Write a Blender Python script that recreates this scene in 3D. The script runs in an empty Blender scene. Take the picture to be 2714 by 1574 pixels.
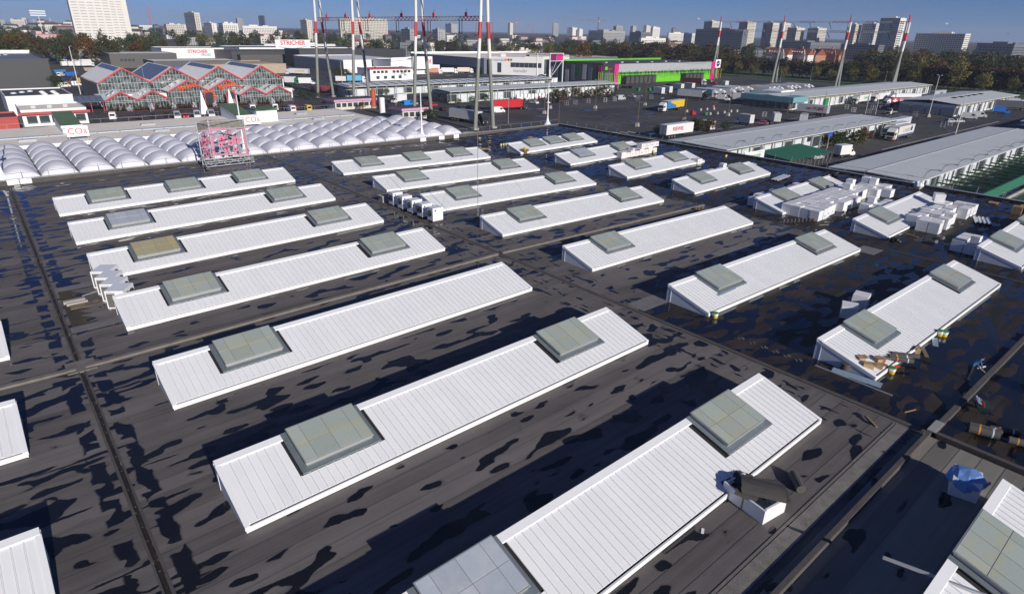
import bpy, math, random
from mathutils import Vector, Matrix, noise
random.seed(7)
sc = bpy.context.scene
COL = sc.collection
rad = math.radians

# ------------------------------------------------------------------ camera
F_PX, IMG_W = 1634.27, 2714.0
YAW, PITCH, ROLL = rad(-40.495), rad(23.3035), rad(1.1533)
CAMP = Vector((0.0, 0.0, 20.0))
Rz = Matrix.Rotation(YAW, 3, 'Z')
_f = Vector((0, math.cos(PITCH), -math.sin(PITCH)))
_u = Vector((0, math.sin(PITCH), math.cos(PITCH)))
_r = Vector((1, 0, 0))
CR = Rz @ (_r * math.cos(ROLL) + _u * math.sin(ROLL))
CU = Rz @ (_u * math.cos(ROLL) - _r * math.sin(ROLL))
CF = Rz @ _f
cam_d = bpy.data.cameras.new('camera')
cam = bpy.data.objects.new('camera', cam_d)
COL.objects.link(cam)
cam.matrix_world = Matrix(((CR.x, CU.x, -CF.x, CAMP.x), (CR.y, CU.y, -CF.y, CAMP.y), (CR.z, CU.z, -CF.z, CAMP.z), (0, 0, 0, 1)))
cam_d.sensor_width = 36.0
cam_d.lens = F_PX / IMG_W * 36.0
cam_d.shift_y = 2.5 / IMG_W
cam_d.clip_start = 0.5
cam_d.clip_end = 40000
sc.camera = cam

# ------------------------------------------------------------------ light
SUN_DIR = Vector((0.29, 3.70, -1.40)).normalized()      # the way the sunlight travels
SUN_EL = math.asin(-SUN_DIR.z)
sun_d = bpy.data.lights.new('sun', 'SUN')
sun_d.energy = 4.9
sun_d.angle = rad(0.53)
sun_d.color = (1.0, 0.935, 0.845)
sun = bpy.data.objects.new('sun', sun_d)
COL.objects.link(sun)
sun.location = (0, -60, 80)
sun.rotation_euler = SUN_DIR.to_track_quat('-Z', 'Y').to_euler()

world = bpy.data.worlds.new('World')
sc.world = world
world.use_nodes = True
wn, wl = world.node_tree.nodes, world.node_tree.links
wn.clear()
w_out = wn.new('ShaderNodeOutputWorld')
w_bg = wn.new('ShaderNodeBackground')
w_sky = wn.new('ShaderNodeTexSky')
w_sky.sky_type = 'NISHITA'
w_sky.sun_disc = False
w_sky.sun_elevation = SUN_EL
w_sky.sun_rotation = rad(180)
w_sky.altitude = 60
w_sky.air_density = 0.75
w_sky.dust_density = 0.0
w_sky.ozone_density = 6.0
w_tc = wn.new('ShaderNodeTexCoord')
w_map = wn.new('ShaderNodeMapping')
w_map.inputs['Scale'].default_value = (1.6, 1.6, 9.0)
w_map.inputs['Rotation'].default_value = (0.06, 0.0, 0.5)
w_no = wn.new('ShaderNodeTexNoise')
w_no.inputs['Scale'].default_value = 2.2
w_no.inputs['Detail'].default_value = 8
w_no.inputs['Roughness'].default_value = 0.62
w_no.inputs['Distortion'].default_value = 0.6
w_rmp = wn.new('ShaderNodeValToRGB')
w_rmp.color_ramp.elements[0].position = 0.40
w_rmp.color_ramp.elements[0].color = (0, 0, 0, 1)
w_rmp.color_ramp.elements[1].position = 0.80
w_rmp.color_ramp.elements[1].color = (0.55, 0.55, 0.55, 1)
w_mix = wn.new('ShaderNodeMixRGB')
w_mix.inputs[2].default_value = (3.2, 4.0, 6.0, 1)     # thin high cloud
w_hsv = wn.new('ShaderNodeHueSaturation')
w_hsv.inputs['Saturation'].default_value = 1.0
wl.new(w_tc.outputs['Generated'], w_map.inputs['Vector'])
wl.new(w_map.outputs['Vector'], w_no.inputs['Vector'])
wl.new(w_no.outputs['Fac'], w_rmp.inputs['Fac'])
wl.new(w_rmp.outputs['Color'], w_mix.inputs[0])
wl.new(w_sky.outputs['Color'], w_hsv.inputs['Color'])
w_tint = wn.new('ShaderNodeMixRGB')
w_tint.blend_type = 'MULTIPLY'
w_tint.inputs[0].default_value = 1.0
w_tint.inputs[2].default_value = (0.62, 0.80, 1.28, 1)     # clear autumn air after rain: a bluer sky
wl.new(w_hsv.outputs['Color'], w_tint.inputs[1])
wl.new(w_tint.outputs['Color'], w_mix.inputs[1])
wl.new(w_mix.outputs['Color'], w_bg.inputs['Color'])
w_bg.inputs['Strength'].default_value = 0.052
wl.new(w_bg.outputs['Background'], w_out.inputs['Surface'])

vs = sc.view_settings
vs.view_transform = 'Standard'
vs.look = 'None'
vs.exposure = 0.0
vs.gamma = 1.0
vs.use_curve_mapping = False

# ------------------------------------------------------------------ helpers
GZ = -8.0                                                # yard level, the hall's roof is at 0


def ray(px, py):
    return CF + CR * ((px - 1357) / F_PX) - CU * ((py - 789.5) / F_PX)


def at(px, py, z=GZ):
    d = ray(px, py)
    return CAMP + d * ((z - CAMP.z) / d.z)


def atd(px, py, dist):
    d = ray(px, py)
    return CAMP + d * (dist / math.hypot(d.x, d.y))


_k = 700 / 2519.0


def qa(x, y): return (x * _k, 20 + y * _k)
def qb(x, y): return (680 + x * _k, 20 + y * _k)
def qc(x, y): return (1340 + x * _k, 20 + y * _k)
def qd(x, y): return (2014 + x * _k, 20 + y * _k)


class MB:
    def __init__(s):
        s.v = []; s.f = []; s.m = []

    def add(s, vs_, fs, mi=0):
        o = len(s.v)
        s.v += [tuple(p) for p in vs_]
        s.f += [tuple(i + o for i in f) for f in fs]
        s.m += [mi] * len(fs)
        return s

    def hexa(s, p, mi=0):
        return s.add(p, [(3, 2, 1, 0), (4, 5, 6, 7), (0, 1, 5, 4), (1, 2, 6, 5), (2, 3, 7, 6), (3, 0, 4, 7)], mi)

    def box(s, x0, x1, y0, y1, z0, z1, mi=0):
        return s.hexa([(x0, y0, z0), (x1, y0, z0), (x1, y1, z0), (x0, y1, z0), (x0, y0, z1), (x1, y0, z1), (x1, y1, z1), (x0, y1, z1)], mi)

    def quad(s, a, b, c, d, mi=0):
        return s.add([a, b, c, d], [(0, 1, 2, 3)], mi)

    def prism_y(s, prof, y0, y1, mi=0, inset=None):
        """profile of (x, z) points swept along y; inset = narrower top: (z_from, amount, z_to)"""
        n = len(prof)

        def yy(y, z, sg):
            if inset and z > inset[0]:
                return y + sg * inset[1] * (z - inset[0]) / (inset[2] - inset[0])
            return y
        a = [(x, yy(y0, z, 1), z) for x, z in prof]
        b = [(x, yy(y1, z, -1), z) for x, z in prof]
        fs = [tuple(range(n)), tuple(range(2 * n - 1, n - 1, -1))]
        fs += [(i, n + i, n + (i + 1) % n, (i + 1) % n) for i in range(n)]
        return s.add(a + b, [tuple(reversed(f)) for f in fs], mi)

    def prism_x(s, prof, x0, x1, mi=0):
        """profile of (y, z) points swept along x"""
        n = len(prof)
        a = [(x0, y, z) for y, z in prof]
        b = [(x1, y, z) for y, z in prof]
        fs = [tuple(range(n)), tuple(range(2 * n - 1, n - 1, -1))]
        fs += [(i, n + i, n + (i + 1) % n, (i + 1) % n) for i in range(n)]
        return s.add(a + b, fs, mi)

    def tube(s, p0, p1, r0, r1=None, n=8, mi=0, caps=True):
        r1 = r0 if r1 is None else r1
        p0, p1 = Vector(p0), Vector(p1)
        d = (p1 - p0).normalized()
        a = d.orthogonal().normalized()
        b = d.cross(a)
        vs_ = []
        for p, r in ((p0, r0), (p1, r1)):
            for i in range(n):
                t = 2 * math.pi * i / n
                vs_.append(p + a * (r * math.cos(t)) + b * (r * math.sin(t)))
        fs = [(i, (i + 1) % n, n + (i + 1) % n, n + i) for i in range(n)]
        if caps:
            fs += [tuple(reversed(range(n))), tuple(range(n, 2 * n))]
        return s.add(vs_, fs, mi)

    def path(s, pts, r, n=4, mi=0):
        for i in range(len(pts) - 1):
            s.tube(pts[i], pts[i + 1], r, r, n, mi, False)
        return s

    def lathe(s, prof, n=12, mi=0, c=(0, 0)):
        vs_ = []
        for r, z in prof:
            for i in range(n):
                t = 2 * math.pi * i / n
                vs_.append((c[0] + r * math.cos(t), c[1] + r * math.sin(t), z))
        fs = []
        for j in range(len(prof) - 1):
            for i in range(n):
                fs.append((j * n + i, j * n + (i + 1) % n, (j + 1) * n + (i + 1) % n, (j + 1) * n + i))
        fs.append(tuple(reversed(range(n))))
        fs.append(tuple(range((len(prof) - 1) * n, len(prof) * n)))
        return s.add(vs_, fs, mi)

    def mesh(s, name, mats, smooth=False):
        me = bpy.data.meshes.new(name)
        me.from_pydata(s.v, [], s.f)
        if not isinstance(mats, (list, tuple)):
            mats = [mats]
        for m in mats:
            me.materials.append(m)
        if len(mats) > 1:
            me.polygons.foreach_set('material_index', s.m)
        if smooth:
            me.polygons.foreach_set('use_smooth', [True] * len(s.f))
        me.update()
        return me

    def build(s, name, mats, parent=None, loc=(0, 0, 0), rz=0, smooth=False):
        return obj(name, s.mesh(name, mats, smooth), parent, loc, rz)


def obj(name, me, parent=None, loc=(0, 0, 0), rz=0):
    o = bpy.data.objects.new(name, me)
    COL.objects.link(o)
    if parent is not None:
        o.parent = parent
    o.location = loc
    if rz:
        o.rotation_euler = (0, 0, rz)
    return o


def tag(o, label=None, cat=None, group=None, kind=None):
    if label: o['label'] = label
    if cat: o['category'] = cat
    if group: o['group'] = group
    if kind: o['kind'] = kind
    return o


def thing(name, label, cat, loc=(0, 0, 0), rz=0, group=None):
    o = obj(name, None, None, loc, rz)
    o.empty_display_size = 0.3
    return tag(o, label, cat, group)


def copy_tree(o, parent=None, loc=None, rz=None, label=None, group=None):
    c = o.copy()
    COL.objects.link(c)
    c.parent = parent
    if loc is not None: c.location = loc
    if rz is not None: c.rotation_euler = (0, 0, rz)
    if label: c['label'] = label
    if group: c['group'] = group
    for ch in KIDS(o):
        copy_tree(ch, c)
    return c


def KIDS(o):
    return list(o.children)


_fonts = {}


def text_mesh(s, size, mat, ext=0.01, shear=0.0, bold=0.0, align='CENTER'):
    key = (s, size, mat.name, shear, bold)
    if key in _fonts:
        return _fonts[key]
    cu = bpy.data.curves.new('lettering', 'FONT')
    cu.body = s
    cu.size = size
    cu.extrude = ext
    cu.shear = shear
    cu.offset = bold
    cu.align_x = align
    cu.align_y = 'CENTER'
    cu.resolution_u = 3
    to = bpy.data.objects.new('lettering', cu)
    COL.objects.link(to)
    dg = bpy.context.evaluated_depsgraph_get()
    me = bpy.data.meshes.new_from_object(to.evaluated_get(dg))
    bpy.data.objects.remove(to)
    bpy.data.curves.remove(cu)
    me.materials.clear()
    me.materials.append(mat)
    _fonts[key] = me
    return me


def put_text(s, size, mat, parent, loc, face, name='lettering', **kw):
    """face: world heading (degrees, 0 = facing -y) of the upright lettering"""
    o = obj(name, text_mesh(s, size, mat, **kw), parent, loc)
    o.rotation_euler = (rad(90), 0, rad(face))
    return o


# ------------------------------------------------------------------ materials
class NT:
    def __init__(s, m):
        s.t = m.node_tree; s.n = s.t.nodes; s.l = s.t.links

    def new(s, typ, **inp):
        nd = s.n.new(typ)
        for k, v in inp.items():
            s.set(nd, k.replace('_', ' '), v)
        return nd

    def set(s, nd, key, v):
        sock = nd.inputs[int(key[1:])] if key[0] == 'i' and key[1:].isdigit() else nd.inputs[key]
        if isinstance(v, bpy.types.NodeSocket):
            s.l.new(v, sock)
        else:
            sock.default_value = v

    def math(s, op, a, b=0.0, clamp=False):
        nd = s.n.new('ShaderNodeMath')
        nd.operation = op
        nd.use_clamp = clamp
        s.set(nd, 'i0', a); s.set(nd, 'i1', b)
        return nd.outputs[0]

    def vec(s, x, y, z=0.0):
        nd = s.n.new('ShaderNodeCombineXYZ')
        s.set(nd, 'i0', x); s.set(nd, 'i1', y); s.set(nd, 'i2', z)
        return nd.outputs[0]

    def noise(s, v, scale, detail=2.0, rough=0.5, dist=0.0):
        nd = s.n.new('ShaderNodeTexNoise')
        s.set(nd, 'Vector', v); s.set(nd, 'Scale', scale); s.set(nd, 'Detail', detail)
        s.set(nd, 'Roughness', rough); s.set(nd, 'Distortion', dist)
        return nd.outputs['Fac']

    def step(s, v, lo, hi):
        nd = s.n.new('ShaderNodeMapRange')
        nd.interpolation_type = 'SMOOTHSTEP'
        s.set(nd, 'i0', v); s.set(nd, 'i1', lo); s.set(nd, 'i2', hi); s.set(nd, 'i3', 0.0); s.set(nd, 'i4', 1.0)
        return nd.outputs[0]

    def mix(s, f, a, b):
        nd = s.n.new('ShaderNodeMixRGB')
        s.set(nd, 'i0', f)
        for key, c in (('i1', a), ('i2', b)):
            s.set(nd, key, c if isinstance(c, bpy.types.NodeSocket) else (c[0], c[1], c[2], 1.0))
        return nd.outputs[0]

    def mul(s, a, f):
        nd = s.n.new('ShaderNodeVectorMath')
        nd.operation = 'SCALE'
        s.set(nd, 'i0', a); s.set(nd, 'Scale', f)
        return nd.outputs[0]


def newmat(name):
    m = bpy.data.materials.new(name)
    m.use_nodes = True
    t = NT(m)
    b = t.n['Principled BSDF']
    return m, t, b


def mat(name, col, rough=0.6, metal=0.0, var=0.15, scale=0.8, rnd=0.0, fine=0.0, bump=0.0, spec=0.5, alpha=None, trans=0.0, stain=None):
    m, t, b = newmat(name)
    geo = t.new('ShaderNodeNewGeometry')
    P = geo.outputs['Position']
    fac = 1.0
    n1 = t.noise(P, scale, 4.0, 0.6)
    fac = t.math('ADD', t.math('MULTIPLY', t.math('SUBTRACT', n1, 0.5), 2.2 * var), 1.0)
    if fine:
        n2 = t.noise(P, scale * 14, 3.0, 0.6)
        fac = t.math('MULTIPLY', fac, t.math('ADD', t.math('MULTIPLY', t.math('SUBTRACT', n2, 0.5), 2.0 * fine), 1.0))
    if rnd:
        oi = t.new('ShaderNodeObjectInfo')
        fac = t.math('MULTIPLY', fac, t.math('ADD', t.math('MULTIPLY', t.math('SUBTRACT', oi.outputs['Random'], 0.5), 2 * rnd), 1.0))
    rgb = t.new('ShaderNodeRGB')
    rgb.outputs[0].default_value = (col[0], col[1], col[2], 1)
    c = t.mul(rgb.outputs[0], fac)
    if stain:
        sm = t.step(t.noise(P, stain[1], 5.0, 0.65, 0.5), stain[2], stain[2] + 0.12)
        c = t.mix(t.math('MULTIPLY', sm, stain[3]), c, stain[0])
    t.set(b, 'Base Color', c)
    b.inputs['Roughness'].default_value = rough
    b.inputs['Metallic'].default_value = metal
    b.inputs['Specular IOR Level'].default_value = spec
    if trans:
        b.inputs['Transmission Weight'].default_value = trans
    if alpha is not None:
        b.inputs['Alpha'].default_value = alpha
    if bump:
        bp = t.new('ShaderNodeBump')
        bp.inputs['Strength'].default_value = bump
        bp.inputs['Distance'].default_value = 0.03
        t.set(bp, 'Height', t.noise(P, scale * 10, 4.0, 0.6))
        t.set(b, 'Normal', bp.outputs[0])
    return m


def felt(name, lo, hi, wet_bias, dry_rough, wet_col=(0.012, 0.012, 0.014), brown=None, chain=True):
    """bituminous roofing felt with the rain still standing on it in patches"""
    m, t, b = newmat(name)
    geo = t.new('ShaderNodeNewGeometry')
    sp = t.new('ShaderNodeSeparateXYZ')
    t.set(sp, 'i0', geo.outputs['Position'])
    X, Y = sp.outputs[0], sp.outputs[1]
    oi = t.new('ShaderNodeObjectInfo')
    streak = t.noise(t.vec(t.math('MULTIPLY', X, 0.10), t.math('MULTIPLY', Y, 2.6)), 1.0, 5.0, 0.65)
    blot = t.noise(t.vec(X, Y), 0.22, 4.0, 0.6, 0.3)
    grain = t.noise(t.vec(X, Y), 26.0, 2.0, 0.7)
    v = t.math('ADD', t.math('MULTIPLY', streak, 0.50), t.math('MULTIPLY', blot, 0.40))
    v = t.math('ADD', v, t.math('MULTIPLY', t.math('SUBTRACT', grain, 0.5), 0.35))
    v = t.math('ADD', v, t.math('MULTIPLY', t.math('SUBTRACT', oi.outputs['Random'], 0.5), 0.22))
    v = t.step(v, 0.15, 0.80)
    col = t.mix(v, lo, hi)
    if brown:
        bm = t.step(t.noise(t.vec(X, Y), 0.35, 4.0, 0.6, 0.8), 0.46, 0.62)
        col = t.mix(t.math('MULTIPLY', bm, 0.7), col, brown)
    # standing water: lens-shaped patches drawn out along the strips, broken at the laps
    wob = t.noise(t.vec(X, Y), 0.8, 3.0, 0.55)
    yy = t.math('ADD', Y, t.math('MULTIPLY', wob, 0.45))
    xx = t.math('ADD', X, t.math('MULTIPLY', t.noise(t.vec(X, Y, 5.0), 0.6, 2.0, 0.5), 1.3))
    p1 = t.noise(t.vec(t.math('MULTIPLY', xx, 0.46), t.math('MULTIPLY', yy, 1.05)), 1.0, 1.2, 0.4, 0.0)
    lap = t.math('FRACT', t.math('ADD', Y, 13.0))
    lapd = t.math('MULTIPLY', t.math('SUBTRACT', lap, 0.5), t.math('SUBTRACT', lap, 0.5))
    p1 = t.math('SUBTRACT', p1, t.math('MULTIPLY', lapd, 0.16))
    low = t.noise(t.vec(t.math('MULTIPLY', X, 0.075), t.math('MULTIPLY', Y, 0.16), 3.7), 1.0, 1.5, 0.5)
    thr = t.math('SUBTRACT', 0.79 - wet_bias, t.math('MULTIPLY', low, 0.40))
    wet = t.step(t.math('SUBTRACT', p1, thr), 0.0, 0.010)
    if chain:
        # blobs both sides of the valley gutters (x = 1.32 and 70.08)
        for gx in (1.32, 70.08):
            ax = t.math('ABSOLUTE', t.math('SUBTRACT', t.math('ADD', X, t.math('MULTIPLY', t.math('SUBTRACT', wob, 0.5), 0.5)), gx))
            band = t.math('MULTIPLY', t.step(ax, 0.42, 0.52), t.math('SUBTRACT', 1.0, t.step(ax, 1.15, 1.28)))
            cn = t.noise(t.vec(t.math('MULTIPLY', X, 0.5), t.math('MULTIPLY', Y, 0.85), 9.0), 1.0, 1.5, 0.5, 0.3)
            wet = t.math('MAXIMUM', wet, t.math('MULTIPLY', band, t.step(cn, 0.475, 0.485)))
            # thin runs coming down to the gutter
            run = t.noise(t.vec(t.math('MULTIPLY', X, 0.10), t.math('MULTIPLY', yy, 1.15), 4.0), 1.0, 2.0, 0.5, 0.2)
            near = t.math('SUBTRACT', 1.0, t.step(ax, 2.0, 9.0))
            wet = t.math('MAXIMUM', wet, t.step(t.math('MULTIPLY', run, t.math('ADD', 0.66, t.math('MULTIPLY', near, 0.34))), 0.650, 0.660))
        # short dashes along the ridge joint (x = 35.7)
        ax = t.math('ABSOLUTE', t.math('SUBTRACT', X, 35.2))
        dn = t.noise(t.vec(t.math('MULTIPLY', X, 1.7), t.math('MULTIPLY', Y, 0.55), 2.0), 1.0, 2.0, 0.5, 0.2)
        wet = t.math('MAXIMUM', wet, t.math('MULTIPLY', t.math('SUBTRACT', 1.0, t.step(ax, 2.6, 3.4)), t.step(dn, 0.60, 0.612)))
    damp = t.step(t.math('SUBTRACT', p1, thr), -0.02, 0.0)
    col = t.mix(t.math('MULTIPLY', damp, 0.25), col, wet_col)
    col = t.mix(wet, col, wet_col)
    t.set(b, 'Base Color', col)
    t.set(b, 'Roughness', t.math('ADD', dry_rough, t.math('MULTIPLY', wet, 0.05 - dry_rough)))
    t.set(b, 'Specular IOR Level', t.math('ADD', 0.18, t.math('MULTIPLY', wet, 0.30)))
    bp = t.new('ShaderNodeBump')
    bp.inputs['Distance'].default_value = 0.01
    t.set(bp, 'Strength', t.math('MULTIPLY', t.math('SUBTRACT', 1.0, wet), 0.5))
    t.set(bp, 'Height', grain)
    t.set(b, 'Normal', bp.outputs[0])
    return m


def tarmac(name):
    m, t, b = newmat(name)
    geo = t.new('ShaderNodeNewGeometry')
    sp = t.new('ShaderNodeSeparateXYZ')
    t.set(sp, 'i0', geo.outputs['Position'])
    X, Y = sp.outputs[0], sp.outputs[1]
    n1 = t.noise(t.vec(X, Y), 0.035, 5.0, 0.65, 0.4)
    n2 = t.noise(t.vec(X, t.math('MULTIPLY', Y, 0.2)), 0.25, 4.0, 0.6)
    n3 = t.noise(t.vec(X, Y), 3.0, 2.0, 0.6)
    v = t.math('ADD', t.math('MULTIPLY', n1, 0.6), t.math('ADD', t.math('MULTIPLY', n2, 0.3), t.math('MULTIPLY', n3, 0.18)))
    col = t.mix(t.step(v, 0.32, 0.72), (0.034, 0.033, 0.035), (0.10, 0.092, 0.09))
    wet = t.step(t.noise(t.vec(t.math('MULTIPLY', X, 0.5), Y), 0.11, 3.0, 0.6, 0.5), 0.60, 0.66)
    col = t.mix(wet, col, (0.015, 0.015, 0.017))
    t.set(b, 'Base Color', col)
    t.set(b, 'Roughness', t.math('SUBTRACT', 0.8, t.math('MULTIPLY', wet, 0.62)))
    t.set(b, 'Specular IOR Level', 0.3)
    return m


def land(name):
    m, t, b = newmat(name)
    geo = t.new('ShaderNodeNewGeometry')
    P = geo.outputs['Position']
    n1 = t.noise(P, 0.012, 5.0, 0.65, 0.6)
    n2 = t.noise(P, 0.09, 4.0, 0.6)
    col = t.mix(t.step(n1, 0.40, 0.60), (0.045, 0.050, 0.028), (0.075, 0.065, 0.050))
    col = t.mix(t.step(n2, 0.5, 0.75), col, (0.13, 0.12, 0.11))
    t.set(b, 'Base Color', col)
    b.inputs['Roughness'].default_value = 0.9
    return m


def leaf_mat(name, cols, rnd=0.25, trans=0.25):
    m, t, b = newmat(name)
    geo = t.new('ShaderNodeNewGeometry')
    oi = t.new('ShaderNodeObjectInfo')
    n1 = t.noise(geo.outputs['Position'], 0.55, 3.0, 0.6)
    c = t.mix(t.step(n1, 0.35, 0.65), cols[0], cols[1])
    c = t.mix(t.step(geo.outputs['Random Per Island'], 0.55, 1.0), c, cols[2])
    f = t.math('ADD', t.math('MULTIPLY', t.math('SUBTRACT', oi.outputs['Random'], 0.5), 2 * rnd), 1.0)
    t.set(b, 'Base Color', t.mul(c, f))
    b.inputs['Roughness'].default_value = 0.6
    b.inputs['Specular IOR Level'].default_value = 0.25
    return m


W_PAINT = mat('white_coated_steel', (0.80, 0.81, 0.82), 0.42, 0, 0.05, 0.5, 0.02, 0.02, stain=((0.50, 0.47, 0.42), 3.5, 0.66, 0.45))
W_TRIM = mat('white_trim', (0.82, 0.83, 0.84), 0.40, 0, 0.04, 0.7)
BLUE_GREY = mat('pale_grey_cladding', (0.62, 0.66, 0.71), 0.5, 0, 0.06, 0.8)
ZINC = mat('zinc_flashing', (0.27, 0.31, 0.33), 0.38, 0.5, 0.25, 1.6, 0.1, stain=((0.25, 0.13, 0.06), 3.0, 0.72, 0.6))
ALU = mat('weathered_aluminium', (0.48, 0.49, 0.48), 0.35, 0.6, 0.12, 2.0)
DARK = mat('dark_gap', (0.02, 0.02, 0.022), 0.8, 0, 0.1)
FELT = felt('grey_roofing_felt', (0.092, 0.083, 0.081), (0.200, 0.184, 0.178), 0.018, 0.85)
FELT_NEW = felt('new_black_felt', (0.018, 0.016, 0.015), (0.048, 0.040, 0.036), 0.095, 0.55, (0.009, 0.009, 0.011), (0.055, 0.040, 0.030), chain=False)
FELT_PALE = felt('pale_dry_felt', (0.15, 0.142, 0.128), (0.27, 0.255, 0.230), -0.10, 0.9, chain=False)
CURB = mat('felt_covered_curb', (0.085, 0.076, 0.070), 0.85, 0, 0.4, 1.2, 0.0, 0.2, bump=0.3)
CURB_PALE = mat('weathered_curb_top', (0.17, 0.155, 0.14), 0.9, 0, 0.4, 1.6, 0.0, 0.2)
GUTTER = mat('silted_gutter', (0.030, 0.026, 0.021), 0.5, 0, 0.6, 1.5, 0, 0.3)
CONC = mat('concrete', (0.36, 0.34, 0.31), 0.9, 0, 0.2, 0.7, 0.0, 0.1)
GALV = mat('galvanised_steel', (0.46, 0.48, 0.50), 0.4, 0.4, 0.15, 2.0)

# ------------------------------------------------------------------ the hall under the camera
VALLEY, RIDGE, HALF = 1.32, 35.70, 34.38
SL = 0.519 / HALF
ROOF_R, ROOF_B = 104.3, 106.7


def zroof(x):
    t = (x - VALLEY) % (2 * HALF)
    return -0.257 + SL * (t if t < HALF else 2 * HALF - t)


hall = thing('market_hall', 'huge market hall with dark felt roof carrying rows of white sheds', 'building', (0, 0, GZ))
HZ = -GZ
m = MB()
m.box(-33, ROOF_R - 0.3, -13.5, -13.2, 0, HZ - 0.4)
m.build('wall', mat('hall_wall', (0.42, 0.41, 0.39), 0.8, 0, 0.2), hall)
MB().box(-33, ROOF_R - 0.3, ROOF_B - 0.5, ROOF_B - 0.2, 0, HZ - 0.4).build('wall', bpy.data.materials['hall_wall'], hall)
MB().box(ROOF_R - 0.6, ROOF_R - 0.3, -13.2, ROOF_B - 0.5, 0, HZ - 0.4).build('wall', bpy.data.materials['hall_wall'], hall)

BAYS = {'O': (VALLEY - HALF, VALLEY - 0.15), 'A': (VALLEY + 0.15, RIDGE - 0.16), 'B': (RIDGE + 0.16, VALLEY + 2 * HALF - 0.15), 'C': (VALLEY + 2 * HALF + 0.15, ROOF_R - 0.25)}
YS, YE = -13.0, ROOF_B - 0.3
for bn, (xa, xb) in BAYS.items():
    za, zb = zroof(xa), zroof(xb)
    deck = MB().hexa([(xa, YS, za - 0.4 + HZ), (xb, YS, zb - 0.4 + HZ), (xb, YE, zb - 0.4 + HZ), (xa, YE, za - 0.4 + HZ),
                      (xa, YS, za - 0.03 + HZ), (xb, YS, zb - 0.03 + HZ), (xb, YE, zb - 0.03 + HZ), (xa, YE, za - 0.03 + HZ)]).build('roof_bay', CURB, hall)
    meshes = {}
    for mt in (FELT, FELT_NEW, FELT_PALE):
        s = MB()
        # a strip of felt, its lower edge lapped over the next strip
        s.add([(xa, 0, za), (xb, 0, zb), (xb, 1.0, zb + 0.013), (xa, 1.0, za + 0.013), (xa, 0, za - 0.02), (xb, 0, zb - 0.02), (xb, 1.0, zb - 0.02), (xa, 1.0, za - 0.02)],
              [(0, 1, 2, 3), (4, 5, 1, 0), (5, 6, 2, 1), (6, 7, 3, 2), (7, 4, 0, 3)])
        meshes[mt] = s.mesh('felt_strip', mt)
    y = YS
    while y < YE - 0.5:
        mt = FELT
        if bn == 'C' or (bn == 'B' and y < 26.5):
            mt = FELT_NEW
        if bn in 'OA' and y < 6.2:
            mt = FELT_PALE
        obj('felt_strip', meshes[mt], deck, (0, y, HZ))
        y += 1.0


def along_bay(mb, x0, x1, y0, y1, h0, h1, mi=0):
    z0, z1 = zroof(x0 + 0.01) + HZ, zroof(x1 - 0.01) + HZ
    mb.hexa([(x0, y0, z0 + h0), (x1, y0, z1 + h0), (x1, y1, z1 + h0), (x0, y1, z0 + h0), (x0, y0, z0 + h1), (x1, y0, z1 + h1), (x1, y1, z1 + h1), (x0, y1, z0 + h1)], mi)


# valley gutters: a narrow silted channel between two low upstands
for gx in (VALLEY, VALLEY + 2 * HALF):
    w = 0.15
    z = zroof(gx) + HZ
    g = MB().box(gx - w, gx + w, YS, YE, z - 0.35, z - 0.14).build('gutter', GUTTER, hall)
    r_ = random.Random(3)
    for s in (-1, 1):
        mb = MB()
        y = YS
        while y < YE:
            y2 = min(y + r_.uniform(1.5, 4.0), YE)
            e = r_.uniform(0.0, 0.05)
            x0, x1 = sorted((gx + s * (w - 0.03 - e), gx + s * (w + 0.06)))
            mb.box(x0, x1, y + 0.01, y2 - 0.01, z - 0.2, z + 0.035 + e * 0.4)
            y = y2
        mb.build('gutter_lip', CURB, g)
# ridge joints
mb = MB(); zz = zroof(RIDGE) + HZ
mb.box(RIDGE - 0.16, RIDGE + 0.16, 6.75, YE, zz - 0.3, zz + 0.10)
mb.build('ridge_joint', CURB, hall)
MB().box(RIDGE + 0.02, RIDGE + 0.30, YS, 6.2, zz - 0.3, zz + 0.22).build('ridge_joint', CURB, hall)
mb = MB().box(RIDGE - 0.30, RIDGE - 0.17, 6.75, YE, zz - 0.1, zz + 0.03)
mb.build('joint_cover', CURB_PALE, hall)
# cross joints
for (y0, y1, h, mt, xs) in ((43.62, 44.02, 0.16, CURB_PALE, ('O', 'A', 'B')), (41.6, 41.9, 0.08, CURB, ('C',)), (6.40, 6.62, 0.36, CURB, ('O', 'A')), (6.3, 6.6, 0.22, CURB, ('B', 'C'))):
    for bn in xs:
        xa, xb = BAYS[bn]
        mb = MB(); along_bay(mb, xa + 0.1, xb - 0.1, y0, y1, -0.05, h)
        mb.build('cross_joint', mt, hall)
for bn in ('O', 'A'):
    xa, xb = BAYS[bn]
    mb = MB(); along_bay(mb, xa + 0.05, xb - 0.2, 7.35, 8.05, -0.05, 0.045)
    mb.build('gravel_strip', mat('gritty_strip', (0.20, 0.185, 0.17), 0.95, 0, 0.5, 2.0, 0, 0.4, bump=0.6), hall)
    mb = MB(); along_bay(mb, xa + 0.05, xb - 0.2, 8.1, 8.22, -0.05, 0.03)
    mb.build('joint_cover', CURB_PALE, hall)
# drain cover where gutter and joint cross
mb = MB(); mb.box(VALLEY - 0.75, VALLEY + 0.85, 43.3, 45.0, HZ - 0.3, HZ - 0.19)
mb.build('drain_cover', CURB_PALE, hall)
mb = MB().box(RIDGE - 0.25, RIDGE + 1.15, 6.25, 6.65, zz + 0.35, zz + 0.41)
mb.build('joint_plate', mat('grey_plate', (0.30, 0.30, 0.29), 0.7), hall)
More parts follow.
